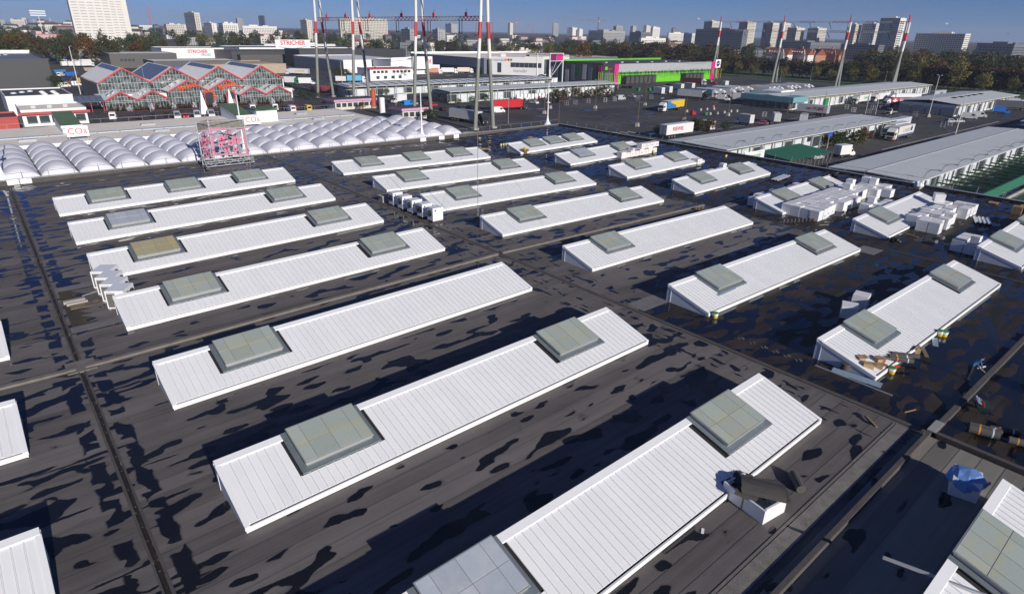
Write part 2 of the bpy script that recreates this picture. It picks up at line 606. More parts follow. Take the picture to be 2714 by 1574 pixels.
# paler repair patches in the felt
PATCH = mat('pale_repair_felt', (0.165, 0.16, 0.16), 0.9, 0, 0.3, 1.3, 0, 0.15)
for (x0, x1, y0, y1) in ((36.2, 40.6, 26.6, 28.3), (66.8, 69.4, 21.6, 23.6), (64.0, 69.0, 40.0, 41.4), (1.6, 4.6, 59.3, 60.3), (1.6, 6.1, 49.9, 51.0), (26.0, 33.5, 99.2, 100.4), (71.0, 79.0, 41.2, 42.4), (53.0, 60.0, 30.8, 31.8)):
    mb = MB(); along_bay(mb, x0, x1, y0, y1, -0.02, 0.022); mb.build('repair_patch', PATCH, hall)
# parapet along the back and the right edge
mb = MB()
mb.box(-33, ROOF_R, ROOF_B - 0.3, ROOF_B + 0.15, HZ - 1.4, HZ + 0.42)
mb.build('parapet', CURB, hall)
mb = MB().box(-33, ROOF_R + 0.05, ROOF_B - 0.36, ROOF_B + 0.22, HZ + 0.42, HZ + 0.47)
mb.build('coping', GALV, hall)
mb = MB().box(ROOF_R - 0.25, ROOF_R + 0.15, -13, ROOF_B - 0.3, HZ - 1.4, HZ + 0.52)
mb.build('parapet', CURB, hall)
mb = MB().box(ROOF_R - 0.3, ROOF_R + 0.22, -13, ROOF_B - 0.37, HZ + 0.52, HZ + 0.58)
mb.build('coping', GALV, hall)
# leaning guard rails
RAIL = mat('grey_rail', (0.30, 0.32, 0.34), 0.5, 0.3)
gr = MB(); gr2 = MB()
gr.tube((-33, ROOF_B + 0.4, HZ + 1.35), (ROOF_R, ROOF_B + 0.4, HZ + 1.35), 0.022, n=5)
gr2.tube((ROOF_R + 0.45, -12, HZ + 1.4), (ROOF_R + 0.45, ROOF_B, HZ + 1.4), 0.022, n=5)
gro = gr.build('guard_rail', RAIL, hall); gro2 = gr2.build('guard_rail', RAIL, hall)
pm = MB().tube((0, 0, 0), (0, 0.35, 0.95), 0.025, n=5).mesh('rail_post', RAIL)
x = -30.0
while x < ROOF_R:
    obj('rail_post', pm, gro, (x, ROOF_B + 0.05, HZ + 0.42)); x += 3.0
y = -10.0
while y < ROOF_B:
    obj('rail_post', pm, gro2, (ROOF_R + 0.1, y, HZ + 0.5), rad(-90)); y += 3.0
# white wind guards on the back parapet
for x0 in (1.2, 2.6, 66.2, 70.6, 74.2):
    MB().box(x0, x0 + 1.3, ROOF_B - 0.42, ROOF_B - 0.37, HZ - 0.2, HZ + 0.5).build('parapet_flashing', W_TRIM, hall)


# ------------------------------------------------------------------ white sheds with skylights
def glass(name, col, rough, stain):
    m, t, b = newmat(name)
    geo = t.new('ShaderNodeNewGeometry')
    P = geo.outputs['Position']
    n1 = t.noise(P, 1.1, 4.0, 0.6, 0.4)
    n2 = t.noise(P, 6.0, 3.0, 0.6)
    tc = t.new('ShaderNodeTexCoord')
    sp = t.new('ShaderNodeSeparateXYZ'); t.set(sp, 'i0', tc.outputs['UV'])
    oi = t.new('ShaderNodeObjectInfo')
    edge = t.step(sp.outputs[1], 0.55, 1.0)                 # grime collects along the middle bar
    f = t.math('MULTIPLY', t.math('ADD', t.step(n1, 0.42, 0.72), t.math('MULTIPLY', edge, 0.5)), stain[1], True)
    c = t.mix(f, col, stain[0])
    c = t.mul(c, t.math('ADD', 0.86, t.math('ADD', t.math('MULTIPLY', n2, 0.14), t.math('MULTIPLY', oi.outputs['Random'], 0.14))))
    t.set(b, 'Base Color', c)
    b.inputs['Roughness'].default_value = rough
    b.inputs['Specular IOR Level'].default_value = 0.5
    return m


PANE = glass('frosted_skylight_glass', (0.335, 0.385, 0.36), 0.20, ((0.41, 0.38, 0.22), 0.42))
PANE_Y = glass('yellowed_skylight_glass', (0.36, 0.345, 0.24), 0.24, ((0.42, 0.34, 0.15), 0.8))
PANE_B = glass('clear_blue_skylight_glass', (0.38, 0.42, 0.48), 0.06, ((0.48, 0.50, 0.52), 0.5))

SHW, SHE, SHR = 3.951, 0.293, 1.403
SS = (SHR - SHE) / SHW


def sz(v, up=0.0):
    return SHE + v * SS + up


_sh = {}


def shed_meshes(L, npan):
    if (L, npan) in _sh:
        return _sh[(L, npan)]
    d = {}
    pw = (L - 0.36) / npan
    prof = [(0.0, 0.0), (0.010, 0.045), (0.046, 0.045), (0.056, 0.0), (pw - 0.004, 0.0)]

    def panel(v0, v1, n=1):
        mb = MB()
        for k in range(n):
            pr = [(u + k * pw, h) for u, h in prof]
            a = [(u, v0, sz(v0, h)) for u, h in pr]
            b_ = [(u, v1, sz(v1, h)) for u, h in pr]
            fs = [(i, i + 1, 6 + i - 1, 5 + i) for i in range(4)]
            fs = [(i, i + 1, 5 + i + 1, 5 + i) for i in range(4)]
            o = [(pr[0][0], v0, sz(v0, -0.03)), (pr[-1][0], v0, sz(v0, -0.03))]
            mb.add(a + b_ + o, fs + [(10, 11, 4, 3, 2, 1, 0)])
        return mb
    d['pw'] = pw
    d['long'] = panel(0.13, 3.60).mesh('roof_panel', W_PAINT)
    d['short'] = panel(0.13, 1.28).mesh('roof_panel', W_PAINT)
    d['panel'] = panel
    d['core'] = MB().prism_x([(0.02, -0.12), (SHW - 0.06, -0.12), (SHW - 0.06, SHR - 0.09), (0.02, SHE - 0.06)], 0.05, L - 0.05).mesh('shed_frame', DARK)
    d['fascia'] = MB().prism_x([(-0.04, 0.05), (0.0, 0.05), (0.035, SHE + 0.025), (-0.04, SHE + 0.025)], 0, L).mesh('eaves_fascia', W_TRIM)
    d['cap'] = MB().prism_x([(3.58, sz(3.58, 0.01)), (3.60, sz(3.60, 0.065)), (SHW + 0.02, SHR + 0.065), (SHW + 0.02, SHR - 0.1), (SHW, SHR - 0.1), (SHW, SHR)], 0, L).mesh('ridge_cap', W_TRIM)
    d['rear'] = MB().box(0.06, L - 0.06, SHW - 0.05, SHW - 0.01, -0.12, SHR - 0.03).mesh('rear_wall', BLUE_GREY)
    ck = MB().prism_x([(0.0, -0.12), (SHW, -0.12), (SHW, SHR - 0.02), (0.0, SHE - 0.02)], 0.0, 0.05, 0)
    ck.box(-0.02, 0.0, 3.55, 3.60, -0.1, sz(3.55, -0.05), 1)
    ck.hexa([(-0.03, 0, SHE - 0.16), (0.0, 0, SHE - 0.16), (0.0, SHW, SHR - 0.16), (-0.03, SHW, SHR - 0.16), (-0.03, 0, SHE - 0.06), (0.0, 0, SHE - 0.06), (0.0, SHW, SHR - 0.06), (-0.03, SHW, SHR - 0.06)], 1)
    d['cheek'] = ck.mesh('end_cheek', [BLUE_GREY, W_TRIM])
    d['verge'] = MB().hexa([(-0.035, -0.03, SHE - 0.05), (0.19, -0.03, SHE - 0.05), (0.19, 3.62, sz(3.62, -0.05)), (-0.035, 3.62, sz(3.62, -0.05)),
                            (-0.035, -0.03, SHE + 0.05), (0.19, -0.03, SHE + 0.05), (0.19, 3.62, sz(3.62, 0.055)), (-0.035, 3.62, sz(3.62, 0.055))]).mesh('verge_trim', W_TRIM)
    _sh[(L, npan)] = d
    return d


FW = 4.17          # flashing width


def skylight_meshes():
    d = {}

    def slab(mb, u0, u1, v0, v1, h0, h1, mi=0):
        mb.hexa([(u0, v0, sz(v0, h0)), (u1, v0, sz(v0, h0)), (u1, v1, sz(v1, h0)), (u0, v1, sz(v1, h0)), (u0, v0, sz(v0, h1)), (u1, v0, sz(v0, h1)), (u1, v1, sz(v1, h1)), (u0, v1, sz(v1, h1))], mi)
    fl = MB(); slab(fl, 0, FW, 1.30, SHW + 0.03, 0.02, 0.078)
    d['flash'] = fl.mesh('flashing', ZINC)
    fr = MB()
    slab(fr, 0.33, FW - 0.33, 1.62, 3.90, 0.078, 0.20)
    slab(fr, 0.30, FW - 0.30, 1.58, 3.92, 0.21, 0.245)
    slab(fr, 0.27, FW - 0.27, 1.55, 3.94, 0.26, 0.318)
    d['frame'] = fr.mesh('skylight', ALU)
    us = [0.30, 0.92, 2.085, 3.25, FW - 0.30]
    vs_ = [1.585, 2.745, 3.905]
    for i in range(4):
        for j in range(2):
            u0, u1, v0, v1 = us[i] + 0.013, us[i + 1] - 0.013, vs_[j] + 0.016, vs_[j + 1] - 0.016
            pts = [(u0, v0, sz(v0, 0.319)), (u1, v0, sz(v0, 0.319)), (u1, v1, sz(v1, 0.319)), (u0, v1, sz(v1, 0.319)), (u0, v0, sz(v0, 0.335)), (u1, v0, sz(v0, 0.335)), (u1, v1, sz(v1, 0.335)), (u0, v1, sz(v1, 0.335))]
            mb = MB(); mb.hexa(pts)
            for nm, mt in (('g', PANE), ('y', PANE_Y), ('b', PANE_B)):
                me = mb.mesh('pane', mt)
                uv = me.uv_layers.new(name='UVMap')
                mid = vs_[1]
                for lp in me.loops:
                    co = me.vertices[lp.vertex_index].co
                    uv.data[lp.index].uv = ((co.x - us[0]) / (us[-1] - us[0]), 1 - abs(co.y - mid) / 1.16)
                d[(nm, i, j)] = me
    return d


SKY = skylight_meshes()
ROWS = [None, 84.618, 71.976, 59.839, 47.804, 35.016, 22.9, 10.799, -1.30]
COLX = {'O': (-29.41, 27.37), 'A': (4.69, 27.37), 'B': (39.37, 27.33), 'C': (73.63, 20.15)}
SKX = {'O': (3.18, 20.1), 'A': (3.18, 20.12), 'B': (3.40, 20.40), 'C': (3.45, 13.65)}
SKM = {'A': 11.73, 'B': 11.95, 'C': 8.5}


def shed(col, row, label, group=None, skies=None, glass_k=None, piece=True):
    x0, L = COLX[col]
    npan = 66 if L > 25 else 48
    d = shed_meshes(L, npan)
    up = col in ('A', 'C')
    t = thing('rooflight_shed', label, 'rooflight', (x0, ROWS[row], zroof(x0)), 0, group)
    t.rotation_euler = (0, -math.atan(SL) * (1 if up else -1), 0)
    obj('shed_frame', d['core'], t)
    obj('eaves_fascia', d['fascia'], t)
    obj('ridge_cap', d['cap'], t)
    obj('rear_wall', d['rear'], t)
    obj('end_cheek', d['cheek'], t)
    ch = obj('end_cheek', d['cheek'], t, (L, 0, 0)); ch.scale = (-1, 1, 1)
    obj('verge_trim', d['verge'], t)
    ch = obj('verge_trim', d['verge'], t, (L, 0, 0)); ch.scale = (-1, 1, 1)
    skies = skies if skies is not None else SKX[col]
    pw = d['pw']
    spans = [(s, s + FW) for s in skies]
    runs = []
    for k in range(npan):
        u = 0.18 + k * pw
        cov = any(u + pw > s + 0.1 and u < e - 0.1 for s, e in spans)
        if piece:
            obj('roof_panel', d['short'] if cov else d['long'], t, (u, 0, 0))
        else:
            if runs and runs[-1][2] == cov:
                runs[-1][1] += 1
            else:
                runs.append([k, 1, cov])
    if not piece:
        mb = MB()
        for k, n, cov in runs:
            p = d['panel'](0.13, 1.28 if cov else 3.60, n)
            mb.add([(x + 0.18 + k * pw, y, z) for x, y, z in p.v], p.f)
        o = mb.build('roof_panels', W_PAINT, t); o['kind'] = 'stuff'
    for i, s in enumerate(skies):
        fr = obj('skylight', SKY['frame'], t, (s, 0, 0))
        obj('flashing', SKY['flash'], fr)
        gk = (glass_k or 'g' * 9)[i]
        for a in range(4):
            for b_ in range(2):
                obj('pane', SKY[(gk, a, b_)], fr)
    return t


G2 = 'white sheds with two skylights in rows on the roof'
L2 = 'long white rooflight shed with a green-grey skylight towards either end'
three = {'A': 'white shed with three skylights, near the billboard frame', 'B': 'white shed with three spread skylights, beyond the mast and fan units', 'C': 'short white shed with three skylights close together, by the roof corner'}
for c_ in 'ABC':
    s0, s1 = SKX[c_]
    shed(c_, 1, three[c_], None, (s0, SKM[c_], s1), piece=False)
shed('A', 2, 'long white shed with one clear bluish skylight and one greenish one', None, glass_k='bg', piece=False)
shed('A', 3, 'long white shed with a yellowed skylight, four air-conditioning boxes at its end', None, glass_k='yg')
shed('A', 4, 'long white shed whose end stands behind the row of four air-conditioning boxes', None)
shed('A', 5, 'long white shed with a single skylight, south of the cross joint and gutter drain', None, (3.2,))
shed('A', 6, 'long white shed next to the single-skylight shed and the valley gutter', None)
shed('A', 7, 'long white shed with a clear blue skylight, torn foam box of scraps against it', None, glass_k='bg')
shed('A', 8, 'white shed on pale felt with a steel bar laid over it', None)
shed('B', 2, L2, G2, piece=False)
shed('B', 3, 'long white shed in line with the row of five fan units', None)
shed('B', 4, 'long white shed with the thin guyed mast at its corner', None)
shed('B', 5, 'long white shed with a single skylight, in the row beyond the ridge joint', None, (3.40,))
shed('B', 6, 'long white shed with a grey metal strip lying on its slope', None)
shed('B', 7, 'long white shed with cardboard boxes and felt rolls on its low corner', None)
shed('C', 2, 'short white shed with a clear blue skylight and foam packs at its end', None, glass_k='bg', piece=False)
shed('C', 3, 'short white shed between the foam-packed sheds, two skylights', None, (3.45, 13.4), piece=False)
shed('C', 4, 'short white shed with foam packs hidden along its high side', None, piece=False)
shed('C', 5, 'short white shed hemmed in by the longest block of foam packs', None)
shed('C', 6, 'short white shed with one skylight, shaded by the smaller foam block', None, (3.45,))
shed('C', 7, 'short white shed beside the silver sheet bundle, foam packs behind it', None)
for r_, lb in ((4, 'white shed left of the gutter, level with the four air-conditioning boxes'), (5, 'white shed left of the gutter, just south of the drain cover'), (6, 'white shed left of the gutter, second south of the drain cover')):
    shed('O', r_, lb, None, (3.2, 19.0), piece=(r_ > 4))
# silt, leaves and offcuts caught in the valley gutter
lit = random.Random(17)
mb = MB()
for k in range(420):
    yy_, xx_, s_ = lit.uniform(-8, 100), lit.gauss(VALLEY, .10), lit.uniform(.012, .04)
    z_ = zroof(VALLEY) - .138
    mb.box(xx_ - s_, xx_ + s_, yy_ - s_ * lit.uniform(.6, 2.5), yy_ + s_, z_, z_ + s_ * .7)
o = mb.build('gutter_litter', mat('leaf_litter', (.075, .055, .032), .9, 0, .5, 3, 0), None)
tag(o, 'leaf litter and silt lying in the valley gutter', 'litter', None, 'stuff')

# ------------------------------------------------------------------ things lying on the roof
def on(x, y, h=0.0):
    return (x, y, zroof(x) + 0.012 + h)


FOAM = mat('white_foam_pack', (0.78, 0.78, 0.79), 0.5, 0, 0.06, 1.2, 0.06, stain=((0.45, 0.55, 0.72), 1.6, 0.60, 0.35))
FOAM_PINK = mat('pinkish_foam_pack', (0.76, 0.71, 0.69), 0.5, 0, 0.06, 1.2, 0.05)
PRINT_BLUE = mat('blue_print', (0.38, 0.52, 0.70), 0.5, 0, 0.4, 6.0)
rnd = random.Random(11)


def foam_mesh(w, d_, h, mt, prints=True):
    mb = MB()
    n = max(2, int(round(h / 0.3)))
    for k in range(n):                       # slabs of insulation under the shrink wrap
        e = rnd.uniform(0, 0.012)
        mb.box(e, w - e, e, d_ - e, k * h / n + 0.003, (k + 1) * h / n - 0.003)
    return mb.mesh('slabs', mt)


FOAM_VAR = [foam_mesh(1.24, 1.14, 1.26, FOAM), foam_mesh(1.22, 1.12, 1.20, FOAM), foam_mesh(1.24, 1.14, 1.0, FOAM)]
PINK_VAR = [foam_mesh(1.22, 1.1, 1.05, FOAM_PINK), foam_mesh(1.22, 1.1, 0.85, FOAM_PINK)]
LABEL_ME = text_mesh('EPS', 0.30, PRINT_BLUE, 0.003)


def pack(x, y, h0, var, label, group, rz=None, scale=1.0):
    t = thing('insulation_pack', label, 'foam pack', on(x, y, h0), rnd.uniform(-0.03, 0.03) if rz is None else rz, group)
    s = obj('slabs', var, t)
    if scale != 1.0:
        s.scale = (scale, scale, scale)
    if rnd.random() < 0.6:
        MB().box(rnd.uniform(0.2, 0.4), rnd.uniform(0.6, 0.9), -0.006, 0.02, rnd.uniform(0.25, 0.4), rnd.uniform(0.45, 0.58)).build('printed_mark', PRINT_BLUE, t)
    return t


GA = ('white shrink-wrapped foam pack in the longest block in front of a short shed', 'foam packs in the longest block')
for i in range(17):
    for j in range(4):
        if (j == 0 and i in (4, 9, 10, 11, 12, 14)) or (j == 3 and i > 13):
            continue
        yb = 30.95 + j * 1.19 - (0.0 if i < 2 else 0.05 * (i % 3)) + (0.25 if i in (2, 3) and j == 0 else 0)
        pack(74.35 + i * 1.27, yb, 0, FOAM_VAR[rnd.choice((0, 0, 1))], *GA)
for (x, y) in ((88.0, 33.4), (90.6, 34.2), (93.9, 32.4), (94.0, 33.5)):
    pack(x, y, 1.26, FOAM_VAR[2], 'white foam pack lying on top of the longest foam block', 'foam packs on top of the longest block', scale=0.8)
GB = ('white shrink-wrapped foam pack in the smaller block beside the one-skylight short shed', 'foam packs in the smaller block')
for i in range(10):
    for j in range(3):
        if (i, j) in ((0, 2), (3, 0), (5, 0), (6, 0), (8, 1), (2, 1), (9, 2)):
            continue
        pack(79.9 + i * 1.36, 19.95 + j * 1.2 + (0.35 if i in (1, 4) else 0), 0, FOAM_VAR[rnd.choice((0, 1))], *GB)
pack(90.6, 22.9, 1.26, FOAM_VAR[2], 'foam pack tilted on top of the smaller foam block', None, 0.5)
GC = ('pinkish foam pack stacked at the end of the shed with the blue skylight', 'pinkish foam packs')
for i in range(8):
    pack(85.0 + i * 1.24, 70.8, 0, PINK_VAR[i % 2], *GC)
for i in range(5):
    pack(89.4 + i * 1.25, 72.0, 0, PINK_VAR[0], *GC)
for i in range(4):
    pack(90.6 + i * 1.24, 71.0, 1.05, PINK_VAR[1], *GC)
GD = ('white foam pack peeping over the high side of a short shed', 'foam packs behind the short sheds')
for (x0, y0, n, rows) in ((77.5, 51.9, 5, 1), (84.0, 51.8, 3, 1), (74.6, 39.3, 5, 1), (82.0, 39.2, 4, 1), (90.5, 39.0, 2, 1), (82.0, 27.2, 4, 2), (75.0, 15.0, 3, 2)):
    for i in range(n):
        for j in range(rows):
            pack(x0 + i * 1.28, y0 + j * 1.2, 0, FOAM_VAR[rnd.choice((0, 1, 2))], *GD)
            if rnd.random() < 0.12:
                pack(x0 + i * 1.28, y0 + j * 1.2, 1.26, FOAM_VAR[2], *GD, scale=0.7)
pack(87.6, 28.2, 1.26, FOAM_VAR[2], 'foam pack laid across the stack behind the one-skylight short shed', None)
pack(91.4, 59.6, 0, PINK_VAR[1], 'pinkish foam pack standing past the end of a short shed', None)
pack(92.4, 63.4, 0, PINK_VAR[1], 'pinkish foam pack set against the far end of a short shed', None)
pack(48.2, 15.6, 0, FOAM_VAR[2], 'opened foam pack with loose sheets behind the shed with cardboard boxes', None, 0.4)
pack(50.6, 15.9, 0, FOAM_VAR[1], 'white foam pack under crumpled film behind the shed with cardboard boxes', None, 0.2)
for (x, y, lb) in ((36.6, -1.2, 'white foam pack on the roof past the pale shed'), (38.6, 0.4, 'foam pack printed in blue beside the felt rolls'), (45.5, 2.0, 'foam pack standing on the wet felt near the dark sheeting')):
    pack(x, y, 0, FOAM_VAR[0], lb, None)


# a soft white bag and the white masts
def blob(mb, c, rx, ry, rz_, seed, n=10, k=6, amp=0.25, mi=0):
    vs_, fs = [], []
    for j in range(k + 1):
        th = math.pi * j / k
        for i in range(n):
            ph = 2 * math.pi * i / n
            p = Vector((math.sin(th) * math.cos(ph), math.sin(th) * math.sin(ph), math.cos(th)))
            q = 1 + amp * noise.noise(p * 1.8 + Vector((seed * 3.1, seed, 0)))
            vs_.append((c[0] + p.x * rx * q, c[1] + p.y * ry * q, max(c[2] + p.z * rz_ * q, c[2] - rz_ * 0.8)))
    for j in range(k):
        for i in range(n):
            fs.append((j * n + i, (j + 1) * n + i, (j + 1) * n + (i + 1) % n, j * n + (i + 1) % n))
    mb.add(vs_, fs, mi)
    return mb


BLUE_FILM = mat('blue_film', (.16, .30, .62), .35, 0, .3, 2)
t = thing('insulation_pack', 'foam pack wrapped in crumpled blue film beside the pale-felt shed', 'foam pack', on(31.4, 3.15), .25)
obj('slabs', FOAM_VAR[2], t)
blob(MB(), (.62, .57, .75), .85, .8, .5, 4, amp=.5).build('blue_film', BLUE_FILM, t)
WHITE_BAG = mat('white_sack', (0.70, 0.71, 0.74), 0.7, 0, 0.15, 2)
o = blob(MB(), (0, 0, 0.45), 0.8, 0.7, 0.6, 3, amp=0.5).build('rubble_sack', WHITE_BAG, None, on(102.4, 29.6)); tag(o, 'full white rubble sack against the roof edge', 'sack')
BLACKP = mat('black_sheeting', (0.015, 0.015, 0.017), 0.35, 0, 0.3)
for (x, y, s, lb) in ((101.3, 41.0, 1.0, 'heap of crumpled black sheeting by the right parapet'), (98.4, 26.4, 1.2, 'low heap of black sheeting and offcuts by the foam stack'), (49.5, -0.5, 1.3, 'large heap of black sheeting on the wet felt'), (73.9, 22.2, 0.6, 'small pile of black offcuts at the low end of a short shed')):
    mb = MB()
    for k in range(4):
        blob(mb, (rnd.uniform(-s, s), rnd.uniform(-.6, .6) * s, 0.15), 0.7 * s, 0.5 * s, 0.35 * s, k + x, amp=0.8)
    tag(mb.build('black_sheeting', BLACKP, None, on(x, y)), lb, 'sheeting')

# buckets
BK_Y = mat('yellow_bucket', (0.62, 0.46, 0.03), 0.4)
BK_W = mat('white_bucket', (0.75, 0.75, 0.72), 0.4)
BK_G = mat('green_lid', (0.06, 0.30, 0.05), 0.4)


def bucket(x, y, label, group=None, n=1):
    t = thing('bucket', label, 'bucket', on(x, y), 0, group)
    mb = MB(); mb.lathe([(0.17, 0), (0.19, 0.2)], 12, 0); b = mb.build('body', BK_Y, t)
    MB().lathe([(0.191, 0.19), (0.21, 0.42)], 12).build('label_band', BK_W, b)
    MB().lathe([(0.222, 0.40), (0.225, 0.44), (0.20, 0.455)], 12).build('lid', BK_G, t)
    MB().path([(0.22, 0, 0.36), (0.26, 0, 0.2), (0.2, 0.1, 0.12)], 0.008).build('handle', GALV, t)
    return t


bucket(39.7, 22.5, 'green-lidded bucket at the corner of the shed with the metal strip')
bucket(50.7, 10.35, 'yellow bucket half way along the shed with cardboard boxes')
bucket(50.55, 10.6, 'green-lidded bucket just behind another along the shed with cardboard boxes')
bucket(41.45, 10.55, 'green-lidded bucket beside the red extinguisher')
bucket(76.6, 26.2, 'yellow bucket alone on the wet felt between two short sheds')
bucket(93.6, 70.5, 'yellow bucket at the foot of the pinkish foam packs')
bucket(100.9, 60.2, 'yellow bucket by the right parapet')
bucket(92.0, 55.4, 'green-lidded bucket behind the short shed, beside foam packs')
for i, lb in enumerate(('first', 'second', 'third', 'fourth')):
    bucket(76.2 + i * 0.62, 93.4, 'bucket in the row of four beside the three-skylight short shed', 'row of four buckets')

# small wooden crate of tools, pallets, planks, sheets
WOOD = mat('raw_wood', (0.36, 0.24, 0.13), 0.8, 0, 0.3, 3.0, 0.15)
WOOD_D = mat('dark_wood', (0.16, 0.11, 0.07), 0.85, 0, 0.3, 3.0, 0.2)
STEEL_B = mat('blue_grey_sheet_metal', (0.36, 0.46, 0.56), 0.35, 0.35, 0.15, 2)
SILVER = mat('silver_sheet', (0.62, 0.66, 0.70), 0.3, 0.5, 0.1, 2)
bm_ = MB().box(0, 1.2, 0, 0.12, 0, 0.022).mesh('deck_board', WOOD)
bs_ = MB().box(0, 0.1, 0, 1.0, 0, 0.09).mesh('bearer', WOOD_D)


def pallet(x, y, h, label, group=None, rz=0.0):
    t = thing('pallet', label, 'pallet', on(x, y, h), rz, group)
    for k in (0, 0.55, 1.1):
        obj('bearer', bs_, t, (k, 0, 0.022))
    for k in range(6):
        obj('deck_board', bm_, t, (0, k * 0.175, 0.112))
    for k in (0, 0.44, 0.88):
        obj('deck_board', bm_, t, (0, k, 0))
    return t


for k in range(7):
    pallet(97.0, 16.2, k * 0.137, 'flat pallet in the stack of wooden pallets by the roof edge', 'stacked pallets', 0.1)
for k in range(5):
    pallet(99.2, 16.0, k * 0.137, 'flat pallet in the lower pallet stack beside the taller one', 'lower stacked pallets', -0.05)
t = pallet(98.9, 14.6, 0.1, 'pallet leaning upright against the pallet stacks', None, 0.3); t.rotation_euler = (rad(75), 0, 0.3)
pallet(100.6, 19.6, 0, 'single pallet flat on the felt near the roof edge')


def sheet_bundle(x, y, rz, n, L, mt, label, cat='metal sheets', dz=0.05, w=0.35):
    t = thing('sheet_bundle', label, cat, on(x, y), rz)
    for s in (0.25, 0.75):
        MB().box(L * s - 0.05, L * s + 0.05, -0.1, n * w, 0, 0.14).build('bearer', WOOD_D, t)
    for k in range(n):
        MB().prism_x([(k * w, 0.14 + dz), (k * w + w * 0.55, 0.36), (k * w + w * 0.95, 0.17), (k * w + w * 0.55, 0.33)], 0, L).build('sheet', mt, t)
    return t


sheet_bundle(88.6, 17.0, 0.35, 4, 3.2, SILVER, 'bundle of silver folded sheets on wooden bearers', dz=0.1, w=0.42)
sheet_bundle(89.8, 44.4, 0.12, 3, 5.2, SILVER, 'bundle of long silver sheets near the cross joint', w=0.4)
sheet_bundle(94.5, 54.6, -0.4, 3, 4.5, STEEL_B, 'blue-grey sheets laid along the right parapet', w=0.4)


def plank(name, x, y, L, w, h, rz, mt, label, cat, up=0.0):
    t = MB().box(0, L, 0, w, 0, h).build(name, mt, None, on(x, y, up), rz)
    return tag(t, label, cat)


plank('plank', 77.2, 20.9, 2.6, 0.28, 0.05, 1.25, WOOD_D, 'dark plank lying at the low end of the one-skylight shed', 'plank')
plank('plank', 45.0, 10.2, 1.8, 0.3, 0.05, 0.2, WOOD, 'short plank under the eaves beside the grey sheet', 'plank')
plank('plank', 46.0, 9.85, 1.5, 0.25, 0.05, 0.5, WOOD_D, 'dark plank beside the short plank under the eaves', 'plank')
plank('plank', 45.5, 10.5, 0.9, 0.16, 0.06, 0.1, WOOD, 'wood offcut resting on the eaves of the shed with cardboard boxes', 'plank', 0.38)
plank('plank', 34.2, 8.6, 1.0, 0.1, 0.05, 0.9, WOOD, 'pale timber offcut lying near the crossing of two joints', 'timber')
plank('metal_sheet', 48.4, 10.0, 1.5, 0.35, 0.02, 0.35, STEEL_B, 'grey metal sheet half under the eaves', 'metal sheet')
t = plank('metal_sheet', 39.3, 10.3, 2.9, 0.85, 0.03, rad(98), STEEL_B, 'wide blue-grey steel sheet lying in front of the shed end', 'metal sheet', 0.12); t.rotation_euler = (rad(-18), 0, rad(98))
t = plank('steel_bar', 38.45, 9.4, 4.7, 0.07, 0.06, rad(90.5), SILVER, 'long thin pale steel bar on the wet felt before the shed end', 'steel bar')
t = plank('metal_strip', 42.4, 24.0, 2.5, 0.22, 0.03, 0.03, STEEL_B, 'grey metal strip lying on the white slope', 'metal strip', 0.63); t.rotation_euler = (rad(15), 0, 0.0)
t = MB().box(0, 3.6, 0, 0.10, 0, 0.10).build('steel_bar', GALV, None, (22.9, 4.3, 1.45), rad(-68)); t.rotation_euler = (0, rad(3), rad(-68)); tag(t, 'grey steel bar jutting over the ridge of the pale-felt shed', 'steel bar')

# felt rolls
ROLL = mat('felt_roll', (0.075, 0.072, 0.070), 0.8, 0, 0.25, 3, 0.2)
ROLL_TAPE = mat('orange_tape', (0.60, 0.22, 0.03), 0.6)
TAPE_W = mat('pale_tape', (0.55, 0.62, 0.62), 0.6)


def roll(x, y, rz, L, r, label, group=None, up=0.0, tape=True):
    t = thing('felt_roll', label, 'felt roll', on(x, y, up), rz, group)
    mb = MB().tube((0, 0, r), (L, 0, r), r, n=14)
    for k in range(3):
        mb.tube((-0.004 * k - 0.003, 0, r), (0.02, 0, r), r * (0.75 - 0.22 * k), n=10)
    b = mb.build('wound_felt', ROLL, t)
    if tape:
        MB().tube((L * 0.30, 0, r), (L * 0.36, 0, r), r * 1.02, n=14).build('tape_band', ROLL_TAPE, t)
        MB().tube((L * 0.74, 0, r), (L * 0.79, 0, r), r * 1.02, n=14).build('tape_band', TAPE_W, t)
    return t


roll(37.75, 5.3, -1.2, 1.4, 0.26, 'thick felt roll with tape bands in the row by the joint')
roll(38.35, 5.4, -1.2, 1.5, 0.16, 'slender felt roll behind the thick taped roll')
roll(38.3, 3.6, -1.2, 1.2, 0.2, 'felt roll with orange tape, last of the row by the joint')
roll(38.95, 4.6, -1.1, 1.4, 0.14, 'thin pale-ended felt roll behind the row by the joint')
roll(42.5, 11.2, -1.05, 1.4, 0.17, 'felt roll with orange tape leaning off the shed corner', up=0.35)
roll(42.9, 11.4, -0.8, 1.5, 0.15, 'second felt roll on the shed corner beside the extinguisher', up=0.3)
roll(43.4, 11.4, -0.95, 1.7, 0.16, 'third grey felt roll hanging over the eaves', up=0.3, tape=False)
roll(25.75, 8.75, 0.80, 1.15, 0.22, 'loose roll of old grey felt lying by the wet patch', tape=False)
o = roll(39.5, 12.6, 0, 0.55, 0.26, 'upright stub of felt roll before the white shed end', tape=False); o.rotation_euler = (0, rad(-90), 0)
G = 'short felt rolls in the row near the long foam block'
for k in range(9):
    roll(70.5 + k * 0.44, 33.2 - k * 0.24, 0.5, 0.8, 0.14, 'short silver-ended felt roll in the row before the foam block', G)
G = 'felt rolls lying by the ridge near the short shed'
for k in range(3):
    roll(66.6 + k * 0.5, 42.9 - k * 0.1, 0.3, 0.8, 0.14, 'felt roll in the group of three past the cross joint', G)

